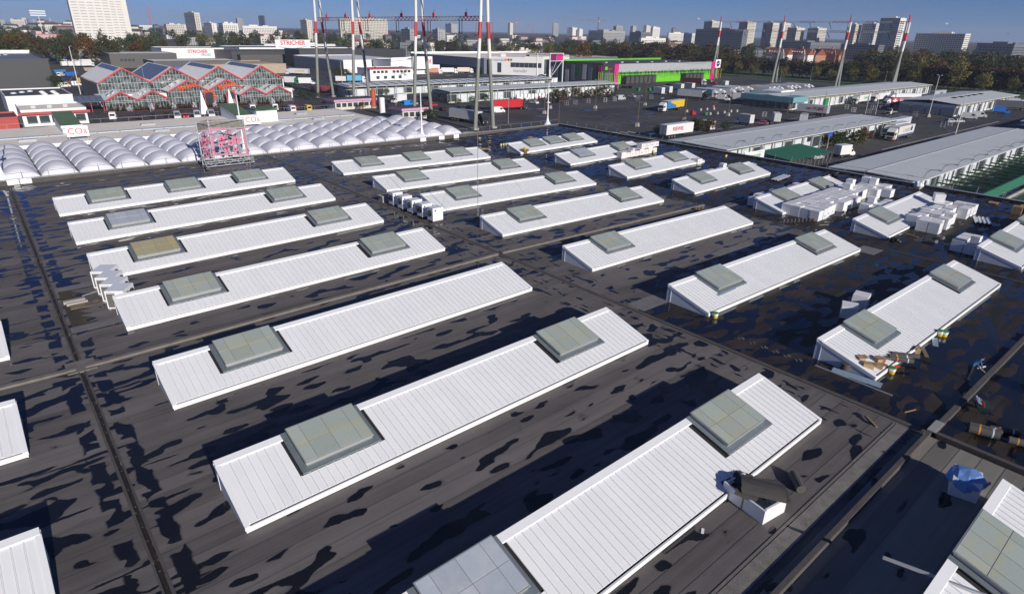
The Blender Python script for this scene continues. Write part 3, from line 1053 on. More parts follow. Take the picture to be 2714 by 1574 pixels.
# scrap felt, foam box
SCRAP = mat('torn_old_felt', (0.070, 0.064, 0.060), 0.9, 0, 0.35, 3, 0.15, 0.2)
box = thing('foam_box', 'open white foam box filled with torn grey felt pieces', 'box', on(22.56, 8.83), rad(81.7))
for nm, a in (('panel', (0, 2.3, 0, 0.09, 0, 0.75)), ('panel', (0, 0.09, -1.35, -0.005, 0, 0.8)), ('panel', (2.21, 2.3, -1.35, -0.005, 0, 0.7)), ('panel', (0, 2.3, -1.44, -1.355, 0, 0.55)), ('base', (0.1, 2.2, -1.34, -0.01, 0, 0.06))):
    MB().box(*a).build(nm, FOAM, box)
MB().box(1.12, 1.2, 0.091, 0.1, 0, 0.75).build('strap', WOOD, box)


def scrap(x, y, up, w, L, curl, rz, tilt, label):
    n = 7
    mb = MB(); vs_ = []; fs = []
    for th in (0.0, 0.012):
        for i in range(n + 1):
            a = (i / n - 0.5) * curl
            px = w * math.sin(a) / curl if curl else w * (i / n - 0.5)
            pz = -w * (1 - math.cos(a)) / curl if curl else 0
            for yy in (0, L):
                vs_.append((px, yy + rnd.uniform(-.05, .05), pz + th + rnd.uniform(-.01, .01)))
    for s in (0, 1):
        o_ = s * 2 * (n + 1)
        for i in range(n):
            fs.append((o_ + 2 * i, o_ + 2 * i + 1, o_ + 2 * i + 3, o_ + 2 * i + 2))
    mb.add(vs_, fs)
    o = mb.build('felt_scrap', SCRAP, None, on(x, y, up)); o.rotation_euler = (rad(tilt), 0, rz)
    return tag(o, label, 'felt scrap')


scrap(24.15, 8.85, 0.98, 1.35, 1.9, 1.3, rad(32), 2, 'large curled felt sheet sticking out of the foam box')
scrap(23.0, 9.5, 0.78, 0.75, 0.95, 0.9, rad(15), 4, 'curled felt piece lying in the foam box')
scrap(23.45, 10.2, 0.72, 0.9, 0.8, 0.7, rad(-30), 0, 'felt piece wedged in the far end of the foam box')
scrap(24.3, 10.5, 0.42, 1.0, 0.8, 0.6, rad(20), 4, 'folded felt piece heaped behind the foam box')
scrap(23.6, 11.0, 0.45, 0.8, 0.7, 0.8, rad(70), 0, 'torn felt piece against the eaves beside the foam box')
scrap(25.0, 10.6, 0.10, 1.2, 1.2, 0.3, rad(35), 0, 'flat torn felt sheet between foam box and wet patch')
scrap(25.3, 9.2, 0.05, 1.5, 1.2, 0.08, rad(40), 0, 'dark felt sheet spread beside the loose grey roll')
tag(MB().box(0, .35, 0, .22, 0, .05).build('foam_offcut', FOAM, None, on(25.2, 12.6), 0.3), 'pale foam offcut lying on the wet patch', 'offcut')
tag(MB().box(0, .3, 0, .12, 0, .03).build('foam_offcut', FOAM, None, on(20.0, 10.2), 0.5), 'tiny foam sliver on the felt below the foam box', 'offcut')

# cardboard boxes on the shed corner
CARD = mat('cardboard', (0.42, 0.28, 0.16), 0.8, 0, 0.2, 4, 0.15)
for (x, y, up, w, d_, h, rz, lb) in ((40.0, 11.2, 0.42, .45, .6, .35, .5, 'brown cardboard box on the white shed corner'), (40.6, 10.9, 0.36, .4, .4, .3, .2, 'crushed cardboard box beside the bigger box'), (41.1, 11.4, 0.5, .5, .4, .3, -.4, 'open cardboard box of tubes on the shed corner'), (40.4, 11.9, 0.62, .5, .4, .22, .9, 'flattened cardboard carton up the shed slope'), (41.5, 11.1, 0.42, .35, .3, .34, .1, 'pale printed carton next to the bucket')):
    t = thing('cardboard_box', lb, 'cardboard box', on(x, y, up), rz)
    MB().box(0, w, 0, d_, 0, h).build('carton', CARD, t)
    f = MB(); f.hexa([(0, -.2, h + .02), (w, -.2, h + .02), (w, 0.02, h), (0, 0.02, h), (0, -.2, h + .03), (w, -.2, h + .03), (w, 0.02, h + .01), (0, 0.02, h + .01)])
    f.build('flap', CARD, t)
RED = mat('red_paint', (0.50, 0.02, 0.02), 0.35)


def extinguisher(x, y, rz, label, lie=True):
    t = thing('fire_extinguisher', label, 'extinguisher', on(x, y, 0.1 if lie else 0))
    MB().lathe([(0.02, 0), (0.09, 0.02), (0.09, 0.42), (0.06, 0.5), (0.03, 0.52)], 12).build('cylinder', RED, t)
    MB().box(-.02, .02, -.02, .1, .52, .58).build('valve', DARK, t)
    MB().path([(0, .08, .55), (.1, .1, .5), (.12, .05, .2)], .012).build('hose', DARK, t)
    if lie:
        t.rotation_euler = (rad(90), 0, rz)
    return t


extinguisher(42.3, 10.9, 0.7, 'red fire extinguisher lying beside the felt rolls')
extinguisher(5.9, 57.6, 0.0, 'red fire extinguisher standing by the air-conditioning boxes', False)

# wheeled tool tray
t = thing('wheelbarrow', 'dark wheelbarrow loaded with white tubes and tools', 'wheelbarrow', on(40.6, 5.5), 0.5)
mb = MB().hexa([(-.45, -.25, .35), (.3, -.25, .35), (.3, .25, .35), (-.45, .25, .35), (-.6, -.36, .62), (.5, -.36, .62), (.5, .36, .62), (-.6, .36, .62)])
mb.build('tray', mat('dark_green_paint', (.02, .05, .04), .5), t)
MB().tube((.55, -.04, .2), (.55, .04, .2), .2, n=14).build('wheel', DARK, t)
for s in (-.22, .22):
    MB().path([(.5, s * .3, .22), (-.5, s, .34), (-1.1, s * 1.3, .55)], .02, 5).build('handle', DARK, t)
    MB().tube((-.4, s, .34), (-.45, s, 0), .018, n=5).build('leg', DARK, t)
for k, (c_, L_) in enumerate(((W_TRIM, .7), (W_TRIM, .6), (CARD, .6), (RED, .4))):
    o = MB().tube((-.35, 0, 0), (-.35 + L_, 0, .1), .045, n=8).build('tube', c_, None, on(40.6 - .05 * k, 5.55 - .1 * k + .2, .68), .5)
    tag(o, ('white sealant tube lying across the wheelbarrow', 'thinner white tube beside the tools in the wheelbarrow', 'brown cardboard tube in the wheelbarrow', 'red-handled tool in the wheelbarrow')[k], 'tube')
tag(MB().box(0, .9, 0, .05, 0, .04).build('broom', WOOD, None, on(37.0, 8.2), -.35), 'pale broom stick lying beside the joint crossing', 'broom')

# air-conditioning units
AC_W = mat('white_enamel', (0.78, 0.80, 0.83), 0.45, 0, 0.05, 1)
GRILLE = mat('coil_grille', (0.16, 0.15, 0.14), 0.7, 0.2, 0.2, 8)
fan_m = MB()
for k in range(5):
    a = k * 2 * math.pi / 5
    fan_m.hexa([(0, .05 * math.cos(a), .05 * math.sin(a)), (.03, .05 * math.cos(a + .3), .05 * math.sin(a + .3)), (.03, .28 * math.cos(a + .5), .28 * math.sin(a + .5)), (0, .28 * math.cos(a), .28 * math.sin(a)),
                (.01, .05 * math.cos(a), .05 * math.sin(a)), (.04, .05 * math.cos(a + .3), .05 * math.sin(a + .3)), (.04, .28 * math.cos(a + .5), .28 * math.sin(a + .5)), (.01, .28 * math.cos(a), .28 * math.sin(a))])
fan_me = fan_m.mesh('fan_blades', GALV)
ring_m = MB()
for k in range(16):
    a, b_ = 2 * math.pi * k / 16, 2 * math.pi * (k + 1) / 16
    ring_m.hexa([(0, .30 * math.cos(a), .30 * math.sin(a)), (0, .35 * math.cos(a), .35 * math.sin(a)), (0, .35 * math.cos(b_), .35 * math.sin(b_)), (0, .30 * math.cos(b_), .30 * math.sin(b_)),
                 (.06, .30 * math.cos(a), .30 * math.sin(a)), (.06, .35 * math.cos(a), .35 * math.sin(a)), (.06, .35 * math.cos(b_), .35 * math.sin(b_)), (.06, .30 * math.cos(b_), .30 * math.sin(b_))])
ring_me = ring_m.mesh('fan_ring', DARK)
disc_me = MB().tube((0, 0, 0), (0.012, 0, 0), .31, n=18).mesh('fan_housing', DARK)


def fan(par, loc, rz):
    f = obj('fan_housing', disc_me, par, loc, rz)
    obj('fan_ring', ring_me, f, (.012, 0, 0)); obj('fan_blades', fan_me, f, (.016, 0, 0))


for k in range(4):
    t = thing('air_conditioning_unit', 'white air-conditioning box with open coil face at the gutter end of a shed', 'air conditioner', on(4.15 + 0.05 * k, 58.0 - 1.77 * k, 0.15), rad(-34), 'four air-conditioning boxes')
    MB().box(0, 1.35, 0, 1.7, 0, 1.45).build('casing', AC_W, t)
    MB().box(0.10, 0.72, -0.02, -0.004, 0.12, 1.32).build('coil_grille', GRILLE, t)
    for z_ in (0.12, 1.30):
        MB().box(0.05, 0.80, -0.05, -0.004, z_ - .05, z_).build('grille_frame', AC_W, t)
    for y_ in (0.55, 1.2):
        fan(t, (1.354, y_, 0.85), 0)
    for (a, b_) in ((0.05, 0.05), (1.2, 0.05), (0.05, 1.55), (1.2, 1.55)):
        MB().box(a, a + .1, b_, b_ + .1, -0.15, -0.001).build('foot', GALV, t)
for k in range(5):
    t = thing('fan_unit', 'white cube fan unit in the row of five on the ridge joint', 'air conditioner', on(36.3, 65.0 - 2.17 * k, 0.2), 0, 'row of five fan units')
    MB().box(0, 1.35, 0, 1.15, 0, 1.45).build('casing', AC_W, t)
    for y_ in ((0.57,) if k in (1, 2, 4) else (0.34, 0.82)):
        fan(t, (-0.004, y_, 0.8), math.pi)
    MB().box(0.25, 0.45, -0.012, -0.004, 1.1, 1.25).build('label_plate', DARK, t)
    for b_ in (0.05, 1.0):
        MB().box(0.0, 1.35, b_, b_ + .1, -0.2, -0.001).build('foot', CURB, t)
t = thing('vent_box', 'low concrete vent box at the end of the row of fan units', 'vent', on(36.2, 67.4), 0)
MB().box(0, 1.2, 0, 1.1, 0, 0.7).build('body', CONC, t); MB().box(-.12, 1.32, -.12, 1.22, .7, .8).build('lid', CONC, t)
# the pad with paving by the four boxes
pad = thing('service_pad', 'mossy paved pad with concrete kerb beside the four air-conditioning boxes', 'paving', on(1.75, 52.0))
MB().box(0, 4.7, -0.9, 7.3, -.05, .012).build('bed', mat('mossy_dirt', (.055, .045, .025), .9, 0, .7, 1.2, 0, .3), pad)
PAVER = mat('paver', (.17, .14, .10), .9, 0, .3, 2, .25)
pv = MB().box(0, .48, 0, .48, 0, .05).mesh('paving_slab', PAVER)
for i in range(6):
    for j in range(2):
        obj('paving_slab', pv, pad, (.35 + i * .5, 2.6 + j * .5, .014))
for i in range(2):
    for j in range(8):
        obj('paving_slab', pv, pad, (3.6 + i * .5, 3.2 + j * .5, .014))
MB().box(.05, 1.5, 4.0, 4.4, .013, .22).build('kerb', CONC, pad); MB().box(.2, 1.6, 3.5, 3.75, .013, .2).build('kerb', CONC, pad)
tag(MB().path([(0, 0, .4), (2.4, .55, .5), (2.4, .55, 0)], .03, 5).build('pipe', GALV, None, on(3.1, 56.1)), 'thin galvanised pipe crossing the service pad', 'pipe')

# thin guyed mast
t = thing('antenna_mast', 'thin guyed antenna mast beside the low shed end', 'mast', on(39.9, 52.8))
MB().tube((0, 0, 0), (0, 0, 15.5), .035, .02, 6).build('pole', mat('mast_grey', (.22, .22, .23), .5, .3), t)
for (x, y) in ((4.2, -2.5), (1.5, -11.0), (-3.0, 4.0)):
    MB().tube((0, 0, 11.5), (x, y, 0.1), .008, n=3, caps=False).build('guy_wire', RAIL, t)
# odd clutter by the corner
for (x, y, L, rz, lb) in ((86.4, 96.4, 1.4, .3, 'small timber pile near the far roof corner'), (70.4, 92.2, 2.0, .1, 'grey crate pile between the sheds near the back parapet'), (98.0, 82.0, 3.5, -1.3, 'pale boards lying by the right parapet')):
    t = thing('timber_pile', lb, 'timber', on(x, y), rz)
    for k in range(4):
        MB().box(0, L - .1 * k, .18 * k, .18 * k + .14, 0, .12 + .05 * (k % 2)).build('board', WOOD if k % 2 else WOOD_D, t)
t = thing('tool_crate', 'brown wooden tool crate at the low end of the three-skylight short shed', 'crate', on(74.3, 84.4), .2)
MB().box(0, 1.3, 0, .9, 0, .7).build('crate_body', WOOD_D, t); MB().box(-.05, 1.35, -.05, .95, .7, .78).build('lid', WOOD, t); MB().box(.3, .9, .2, .6, .78, 1.0).build('tool_bag', BK_Y, t)

# ------------------------------------------------------------------ roofer at work
SKIN = mat('skin', (.35, .2, .14), .6)
JACKET = mat('blue_work_jacket', (.03, .09, .20), .8)
TROUSERS = mat('dark_work_trousers', (.012, .013, .018), .85)


def roofer(x, y, rz):
    joints = {'pelvis': (0, 0, .92, .15), 'spine': (.12, 0, 1.10, .155), 'chest': (.34, 0, 1.28, .165), 'neck': (.52, 0, 1.36, .065), 'head': (.60, 0, 1.40, .095), 'crown': (.70, 0, 1.42, .085)}
    edges = [('pelvis', 'spine'), ('spine', 'chest'), ('chest', 'neck'), ('neck', 'head'), ('head', 'crown')]
    for s, n_ in ((1, 'l'), (-1, 'r')):
        fx = .10 if s > 0 else -.12
        joints.update({'hip' + n_: (0, s * .11, .88, .105), 'knee' + n_: (fx + .08, s * .14, .48, .075), 'ankle' + n_: (fx - .02, s * .15, .09, .05), 'toe' + n_: (fx + .17, s * .17, .045, .045),
                       'sho' + n_: (.38, s * .19, 1.27, .075), 'elb' + n_: (.50, s * .24, 1.00, .052), 'wri' + n_: (.68, s * .13, .82, .036), 'han' + n_: (.76, s * .09, .78, .036)})
        edges += [('pelvis', 'hip' + n_), ('hip' + n_, 'knee' + n_), ('knee' + n_, 'ankle' + n_), ('ankle' + n_, 'toe' + n_), ('chest', 'sho' + n_), ('sho' + n_, 'elb' + n_), ('elb' + n_, 'wri' + n_), ('wri' + n_, 'han' + n_)]
        for f in range(5):
            b0 = (.80, s * (.055 + .018 * f), .775, .010) if f else (.77, s * .05, .80, .011)
            b1 = (.83, s * (.055 + .018 * f), .735 - .004 * (f % 3), .009) if f else (.80, s * .035, .775, .010)
            joints['f%s%d' % (n_, f)] = b0; joints['g%s%d' % (n_, f)] = b1
            edges += [('han' + n_, 'f%s%d' % (n_, f)), ('f%s%d' % (n_, f), 'g%s%d' % (n_, f))]
    keys = list(joints)
    me = bpy.data.meshes.new('body')
    me.from_pydata([joints[k][:3] for k in keys], [(keys.index(a), keys.index(b)) for a, b in edges], [])
    o = bpy.data.objects.new('body', me); COL.objects.link(o)
    sk = o.modifiers.new('skin', 'SKIN')
    for i, k in enumerate(keys):
        sv = me.skin_vertices[0].data[i]
        sv.radius = (joints[k][3], joints[k][3]); sv.use_root = (k == 'pelvis')
    o.modifiers.new('sub', 'SUBSURF').levels = 2
    dg = bpy.context.evaluated_depsgraph_get()
    bm = bpy.data.meshes.new_from_object(o.evaluated_get(dg))
    bpy.data.objects.remove(o)
    bm.name = 'body'
    for m_ in (TROUSERS, JACKET, SKIN):
        bm.materials.append(m_)
    for p in bm.polygons:
        c = p.center
        p.material_index = 2 if (c.x > .535 and c.z > 1.3) or (c.x > .70 and c.z < .9) else (1 if c.z > .98 or c.x > .3 else 0)
        p.use_smooth = True
    t = thing('person', 'person in blue jacket and dark trousers bending forward over the felt with a tool', 'person', on(x, y), rz)
    b = obj('body', bm, t)
    cap = blob(MB(), (.66, 0, 1.46), .11, .10, .085, 1, amp=.05).build('cap', DARK, t, smooth=True)
    blob(MB(), (.74, 0, 1.375), .02, .018, .025, 2, 6, 4, .1).build('nose', SKIN, t)
    for s in (-1, 1):
        blob(MB(), (.62, s * .095, 1.40), .02, .012, .03, 2, 6, 4, .1).build('ear', SKIN, t)
        blob(MB(), (.735, s * .035, 1.40), .008, .010, .008, 2, 6, 4, .1).build('eye', DARK, t)
    MB().box(.755, .762, -.025, .025, 1.345, 1.352).build('mouth', mat('lip', (.25, .1, .08), .6), t)
    return t


roofer(44.7, 7.25, rad(-35))
tag(MB().box(0, .75, 0, .05, 0, .05).build('straight_edge', W_TRIM, None, on(45.1, 6.95, .72), rad(-20)), 'white straight edge held by the bending person', 'tool')
o = MB().box(0, .55, 0, .05, 0, .02).build('folding_rule', BK_Y, None, on(45.35, 6.9, .70)); o.rotation_euler = (0, rad(35), rad(-42)); tag(o, 'yellow folding rule held by the bending person', 'tool')
CHALK = mat('chalk', (.22, .2, .19), .9)
for k, s in enumerate(('19', '17', '16', '15', '14', '13')):
    pt = at(1814 + (420 + 85 * k) * .3573, 800 + (275 + 32 * k) * .3573, 0.22)
    o = obj('chalk_number', text_mesh(s, .55, CHALK, .001), None, (pt.x, pt.y, zroof(pt.x) + .022)); o.rotation_euler = (0, 0, rad(-40))
    tag(o, 'faint chalk numeral written on the new felt before the shed end', 'chalk mark', 'chalk numerals on the new felt')

# ------------------------------------------------------------------ ground
def terr(x, y):
    r = math.hypot(x, y)
    t = min(max((r - 620) / 2000.0, 0), 1)
    return GZ + 18 * (t * t * (3 - 2 * t))


gm = MB()
NR, NA = 46, 96
rings = [20 * (1.155 ** i) for i in range(NR)]
vs_ = [(0, 0, GZ - .15)]
for r_ in rings:
    for a in range(NA):
        x, y = r_ * math.cos(2 * math.pi * a / NA), r_ * math.sin(2 * math.pi * a / NA)
        vs_.append((x, y, terr(x, y) - .15))
fs = [(0, 1 + a, 1 + (a + 1) % NA) for a in range(NA)]
for i in range(NR - 1):
    o0 = 1 + i * NA
    for a in range(NA):
        fs.append((o0 + a, o0 + NA + a, o0 + NA + (a + 1) % NA, o0 + (a + 1) % NA))
gm.add(vs_, fs)
tag(gm.build('ground', land('open_land')), kind='structure')
TAR = tarmac('old_tarmac')
tag(MB().box(-220, 425, -260, 470, GZ - .3, GZ).build('yard', TAR), kind='structure')
tag(MB().box(425.1, 447, -200, 700, GZ - .3, GZ + .02).build('road', mat('road_tarmac', (.07, .068, .066), .8, 0, .2, .1)), kind='structure')
tag(MB().box(421.5, 425.05, -200, 560, GZ - .3, GZ + .12).build('pavement', mat('pavement_grey', (.2, .19, .18), .9, 0, .2, .3)), kind='structure')
GRASS = mat('grass_green', (.045, .085, .022), .9, 0, .35, .12, 0, .2)
tag(MB().box(447.1, 520, -200, 700, GZ - .3, GZ + .06).build('lawn', GRASS), kind='structure')
PAINT = mat('worn_white_paint', (.55, .54, .52), .8, 0, .4, .6)
mk = MB()
for i in range(11):
    for j, yy in enumerate((120.5, 139.5, 158, 176)):
        x = 150 + i * 5.2 + j * 11
        mk.box(x, x + .14, yy, yy + 5.2, GZ, GZ + .004)
for i in range(26):
    mk.box(178 + i * 6, 181 + i * 6, 60.0, 60.25, GZ, GZ + .004)
for (x, y) in ((148, 128), (150.5, 127), (153, 126), (155.5, 125)):
    mk.box(x, x + .7, y, y + 3.2, GZ, GZ + .004)
mk.box(150, 262, 115.2, 115.4, GZ, GZ + .004)
mk.box(190, 300, 66.0, 66.3, GZ, GZ + .004)
o = mk.build('road_marking', PAINT); o['kind'] = 'structure'

# ------------------------------------------------------------------ fabric canopy beyond the parapet
MEMB = mat('white_membrane', (.62, .62, .68), .55, 0, .06, .4, .04)
SEAM = mat('dark_seam', (.10, .09, .09), .7)
can = thing('fabric_canopy', 'white canopy of bulging fabric domes in rows behind the roof parapet', 'canopy', (0, 0, GZ))
CW, CD = 4.53, 5.0
cb = MB(); N = 10
vv, ff = [], []
for j in range(N + 1):
    for i in range(N + 1):
        s, q = i / N, j / N
        ax = max(math.sin(math.pi * s), 0) ** .62
        h = 1.55 * ax * (.40 + .60 * max(math.sin(math.pi * (q * .9 + .05)), 0) ** .6)
        vv.append((s * (CW - .12) + .06, q * (CD - .04) + .02, h))
for j in range(N):
    for i in range(N):
        a = j * (N + 1) + i
        ff.append((a, a + 1, a + N + 2, a + N + 1))
# front and back lens closing each dome
for q, flip in ((0, False), (N, True)):
    o0 = len(vv)
    base = [q * (N + 1) + i for i in range(N + 1)]
    vv += [(vv[b][0], vv[b][1], -.12) for b in base]
    for i in range(N):
        f = (base[i], o0 + i, o0 + i + 1, base[i + 1])
        ff.append(f)
cb.add(vv, ff)
dome_me = cb.mesh('fabric_dome', MEMB, True)
for i in range(-2, 17):
    for j in range(5):
        obj('fabric_dome', dome_me, can, (.62 + i * CW, 108.1 + j * CD, HZ + .25))
for i in range(-2, 18):
    MB().box(.62 + i * CW - .06, .62 + i * CW + .06, 108.1, 133.1, HZ + .12, HZ + .36).build('support_beam', SEAM, can)
    if i % 2 == 0:
        MB().tube((.62 + i * CW, 132.9, 0), (.62 + i * CW, 132.9, HZ + .12), .12, n=6).build('column', W_TRIM, can)
for (x, y, lb) in ((.9, 108.6, 'white canopy mast with flared foot at the valley gutter end'), (68.3, 109.0, 'white canopy mast with flared foot near the end of the domes'), (102.4, 108.4, 'white mast with flared foot at the roof corner'), (33.4, 109.2, 'white canopy mast with flared foot beside the billboard frame')):
    t = thing('canopy_mast', lb, 'mast', (x, y, .3))
    MB().lathe([(.14, .6), (.12, 4), (.07, 9.5)], 8).build('pole', W_TRIM, t)
    MB().lathe([(1.1, -.25), (.55, .35), (.28, 1.0), (.15, 1.9), (.141, 2.0)], 10).build('flared_foot', W_TRIM, t)
    MB().lathe([(.45, 4.8), (.5, 4.9), (.45, 5.0)], 10).build('collar', W_TRIM, t)

# ------------------------------------------------------------------ billboard frame on the roof
BF = mat('grey_steel_frame', (.40, .43, .46), .5, .2)
PINK = mat('pink_print', (.62, .20, .30), .6, 0, .25, 2)
MAROON = mat('dark_red_print', (.12, .02, .05), .6)
MURAL = mat('grey_mural', (.22, .21, .19), .7, 0, .7, 2.2, 0, .3)
bb = thing('billboard_frame', 'three-sided steel billboard frame with torn pink flower print on the roof', 'billboard', (25.0, 100.2, .15))
b0, b1, b2 = (0.0, 2.6), (7.0, 2.0), (2.6, 4.8)           # plan corners of the triangle
corners = [(0.0, 2.4), (7.0, 2.6), (2.4, 5.2)]
for (x, y) in corners:
    MB().box(x - .07, x + .07, y - .07, y + .07, .3, 6.6).build('post', BF, bb)
for (p, q) in ((0, 1), (0, 2), (2, 1)):
    (xa, ya), (xb, yb) = corners[p], corners[q]
    for z_ in (1.1, 2.9, 5.3, 6.55):
        MB().tube((xa, ya, z_), (xb, yb, z_), .05, n=5).build('rail', BF, bb)
    for s in (.2, .4, .6, .8):
        MB().tube((xa + (xb - xa) * s, ya + (yb - ya) * s, 1.1), (xa + (xb - xa) * s, ya + (yb - ya) * s, 5.3), .03, n=4).build('mullion', BF, bb)
for (p, q) in ((0, 2), (2, 1)):
    (xa, ya), (xb, yb) = corners[p], corners[q]

    def P3(s, z_, off=-.04):
        return (xa + (xb - xa) * s, ya + (yb - ya) * s + off, z_)
    mb = MB()
    mb.hexa([P3(.03, 5.35), P3(.97, 5.35), P3(.97, 5.35, .02), P3(.03, 5.35, .02), P3(.03, 6.5), P3(.97, 6.5), P3(.97, 6.5, .02), P3(.03, 6.5, .02)])
    mb.build('mural_panel', MURAL, bb)
    for (s0, s1, z0, z1) in ((.02, .07, 1.15, 5.25), (.93, .98, 1.15, 5.25), (.07, .93, 1.15, 1.35), (.07, .93, 5.05, 5.25)):
        MB().hexa([P3(s0, z0), P3(s1, z0), P3(s1, z0, .0), P3(s0, z0, .0), P3(s0, z1), P3(s1, z1), P3(s1, z1, .0), P3(s0, z1, .0)]).build('pink_border', PINK, bb)
    for (cs, cz, rr_) in ((.3, 3.6, .75), (.55, 3.0, .6), (.72, 3.5, .7), (.4, 2.1, .55), (.65, 2.0, .5), (.5, 4.5, .45), (.25, 2.7, .45)):
        for pet in range(5):
            a = pet * 2 * math.pi / 5 + cs * 9
            dx = math.hypot(xb - xa, yb - ya)
            ring = []
            for k in range(9):
                th = 2 * math.pi * k / 9
                ring.append((cs + (rr_ * .55 * math.cos(a) + rr_ * .42 * math.cos(th)) / dx, cz + rr_ * .55 * math.sin(a) + rr_ * .38 * math.sin(th)))
            mb = MB()
            off = -.05 - .003 * pet - .0004 * int(cs * 100)
            mb.add([P3(s, z_, off) for s, z_ in ring] + [P3(s, z_, off + .002) for s, z_ in ring], [tuple(range(9)), tuple(range(17, 8, -1))])
            mb.build('flower_petal', PINK, bb)
        MB().tube(P3(cs, cz, -.10), P3(cs, cz, -.07), .13, n=8).build('flower_centre', MAROON, bb)
    for (s0, z0, s1, z1) in ((.25, 4.4, .6, 4.1), (.45, 3.9, .75, 4.2), (.2, 3.2, .5, 3.5)):
        MB().hexa([P3(s0, z0, -.12), P3(s1, z1, -.12), P3(s1, z1, -.10), P3(s0, z0, -.10), P3(s0, z0 + .12, -.12), P3(s1, z1 + .22, -.12), P3(s1, z1 + .22, -.10), P3(s0, z0 + .12, -.10)]).build('branch_print', MAROON, bb)
for yb in (0.3, 2.4):
    for z_ in (.35, 1.05):
        MB().tube((0, yb, z_), (7, yb + (.2 if yb > 1 else 0), z_), .06, n=5).build('base_chord', BF, bb)
    for k in range(7):
        MB().tube((k, yb, .35 if k % 2 else 1.05), (k + 1, yb, 1.05 if k % 2 else .35), .04, n=4).build('brace', BF, bb)
for x in (0, 7):
    MB().tube((x, .3, .3), (x, 2.5, 2.2), .05, n=5).build('stay', BF, bb)
    MB().tube((x, 2.5, .35), (x, .3, .35), .05, n=5).build('base_chord', BF, bb)
    for y in (.3, 2.4):
        MB().box(x - .25, x + .25, y - .3, y + .3, -.02, .3).build('foot_block', CURB, bb)

# ------------------------------------------------------------------ the long low building with the round-letter sign
GRAVEL = mat('beige_gravel_roof', (.84, .77, .68), .95, 0, .15, .25, 0, .12)
WALLW = mat('white_render', (.72, .71, .69), .8, 0, .12, .4)
GLZ = mat('dark_window_glass', (.05, .06, .07), .12, 0, .5, .8)
SKYG = mat('pale_roof_glazing', (.48, .53, .56), .25, 0, .15, 1.0)
GREENR = mat('green_roof_felt', (.09, .15, .09), .9, 0, .15, .4)
REDL = mat('red_lettering', (.58, .03, .04), .5)
coa = thing('market_pavilion', 'long low pavilion with beige gravel roof and white eaves beam behind the canopy', 'building', (0, 0, GZ))
X0, X1 = -35.0, 82.5
MB().box(X0, X1, 155.5, 180.5, 0, 5.5).build('wall', WALLW, coa)
MB().box(X0, X1, 153.6, 181.2, 5.5, 5.95).build('roof', GRAVEL, coa)
MB().box(X0 - .1, X1 + .5, 152.7, 153.55, 5.45, 6.15).build('eaves_beam', W_TRIM, coa)
MB().box(X1 + .05, X1 + .5, 153.6, 181.2, 5.45, 6.1).build('eaves_beam', W_TRIM, coa)
k = 0
x = X0 + 2
while x < X1:
    MB().box(x - .18, x + .18, 152.2, 153.9, 4.6, 5.4).build('bracket', W_TRIM, coa)
    MB().box(x - .12, x + .12, 153.0, 153.4, 0, 4.6).build('column', W_TRIM, coa)
    MB().box(x + .5, x + 4.1, 155.40, 155.49, 1.0, 4.4).build('window', GLZ, coa)
    x += 4.5
    k += 1
for k in range(26):
    xs_ = X0 + 2 + k * 4.4
    if xs_ + 4.2 < X1 - 1:
        MB().box(xs_, xs_ + 4.2, 164.2, 165.6, 5.9, 6.12).build('rooflight_strip', SKYG, coa)
for (x, y) in ((29.7, 171.0), (30.1, 159.3), (67.9, 172.3), (67.5, 160.0), (5.5, 158.8)):
    s = MB().box(x, x + 3.0, y, y + 1.6, 5.9, 6.3).build('roof_hatch', ALU, coa)
    MB().box(x + .1, x + 2.9, y + .1, y + 1.5, 6.3, 6.38).build('hatch_glass', SKYG, s)
rr = MB(); rr.tube((X0, 181.0, 7.0), (X1, 181.0, 7.0), .03, n=4)
rro = rr.build('roof_railing', RAIL, coa)
for k in range(40):
    MB().tube((X0 + 1 + k * 3, 181.0, 5.9), (X0 + 1 + k * 3, 181.0, 7.0), .03, n=4).build('rail_post', RAIL, rro)
for (x, y, w, d_) in ((13.9, 167.5, 3.6, 13.0), (50.2, 166.0, 3.8, 13.0)):
    p = thing('roof_penthouse', 'stair penthouse with sloping green roof by the %s lettered board' % ('first' if x < 20 else 'second'), 'penthouse', (x, y, GZ + 5.95))
    MB().prism_x([(0, 0), (d_, 0), (d_, 3.1), (0, 1.4)], 0, w).build('wall', BLUE_GREY, p)
    MB().hexa([(-.15, -.3, 1.42), (w + .15, -.3, 1.42), (w + .15, d_ + .2, 3.12), (-.15, d_ + .2, 3.12), (-.15, -.3, 1.55), (w + .15, -.3, 1.55), (w + .15, d_ + .2, 3.25), (-.15, d_ + .2, 3.25)]).build('roof', GREENR, p)
    MB().box(-.2, w + .2, -.42, -.32, 1.1, 1.65).build('fascia', W_TRIM, p)
p = thing('roof_penthouse', 'white penthouse box with folded green roof beside the second lettered board', 'penthouse', (54.3, 163.6, GZ + 5.95))
MB().box(0, 5.2, 0, 7, 0, 2.6).build('wall', W_TRIM, p)
MB().prism_y([(-.2, 2.62), (5.4, 2.62), (5.4, 3.2), (1.8, 2.75), (-.2, 3.0)], 0, 7).build('roof', GREENR, p)
for (x, y, f, lb) in ((13.6, 157.6, 0, 'white sign board with thin red lettering before the green penthouse, facing the domes'), (49.0, 157.0, 0, 'white sign board with thin red lettering behind the billboard frame')):
    s = thing('sign_board', lb, 'sign', (x, y, GZ + 5.95))
    MB().box(0, 3.9, 0, .18, .5, 2.6).build('board', W_TRIM, s)
    for q in (.3, 3.6):
        MB().box(q - .06, q + .06, .19, .31, 0, 2.4).build('leg', GALV, s)
        MB().tube((q, .25, 2.0), (q, 1.6, 0), .05, n=5).build('stay', GALV, s)
    put_text('COa', 1.75, REDL, s, (1.95, -.012, 1.55), f)

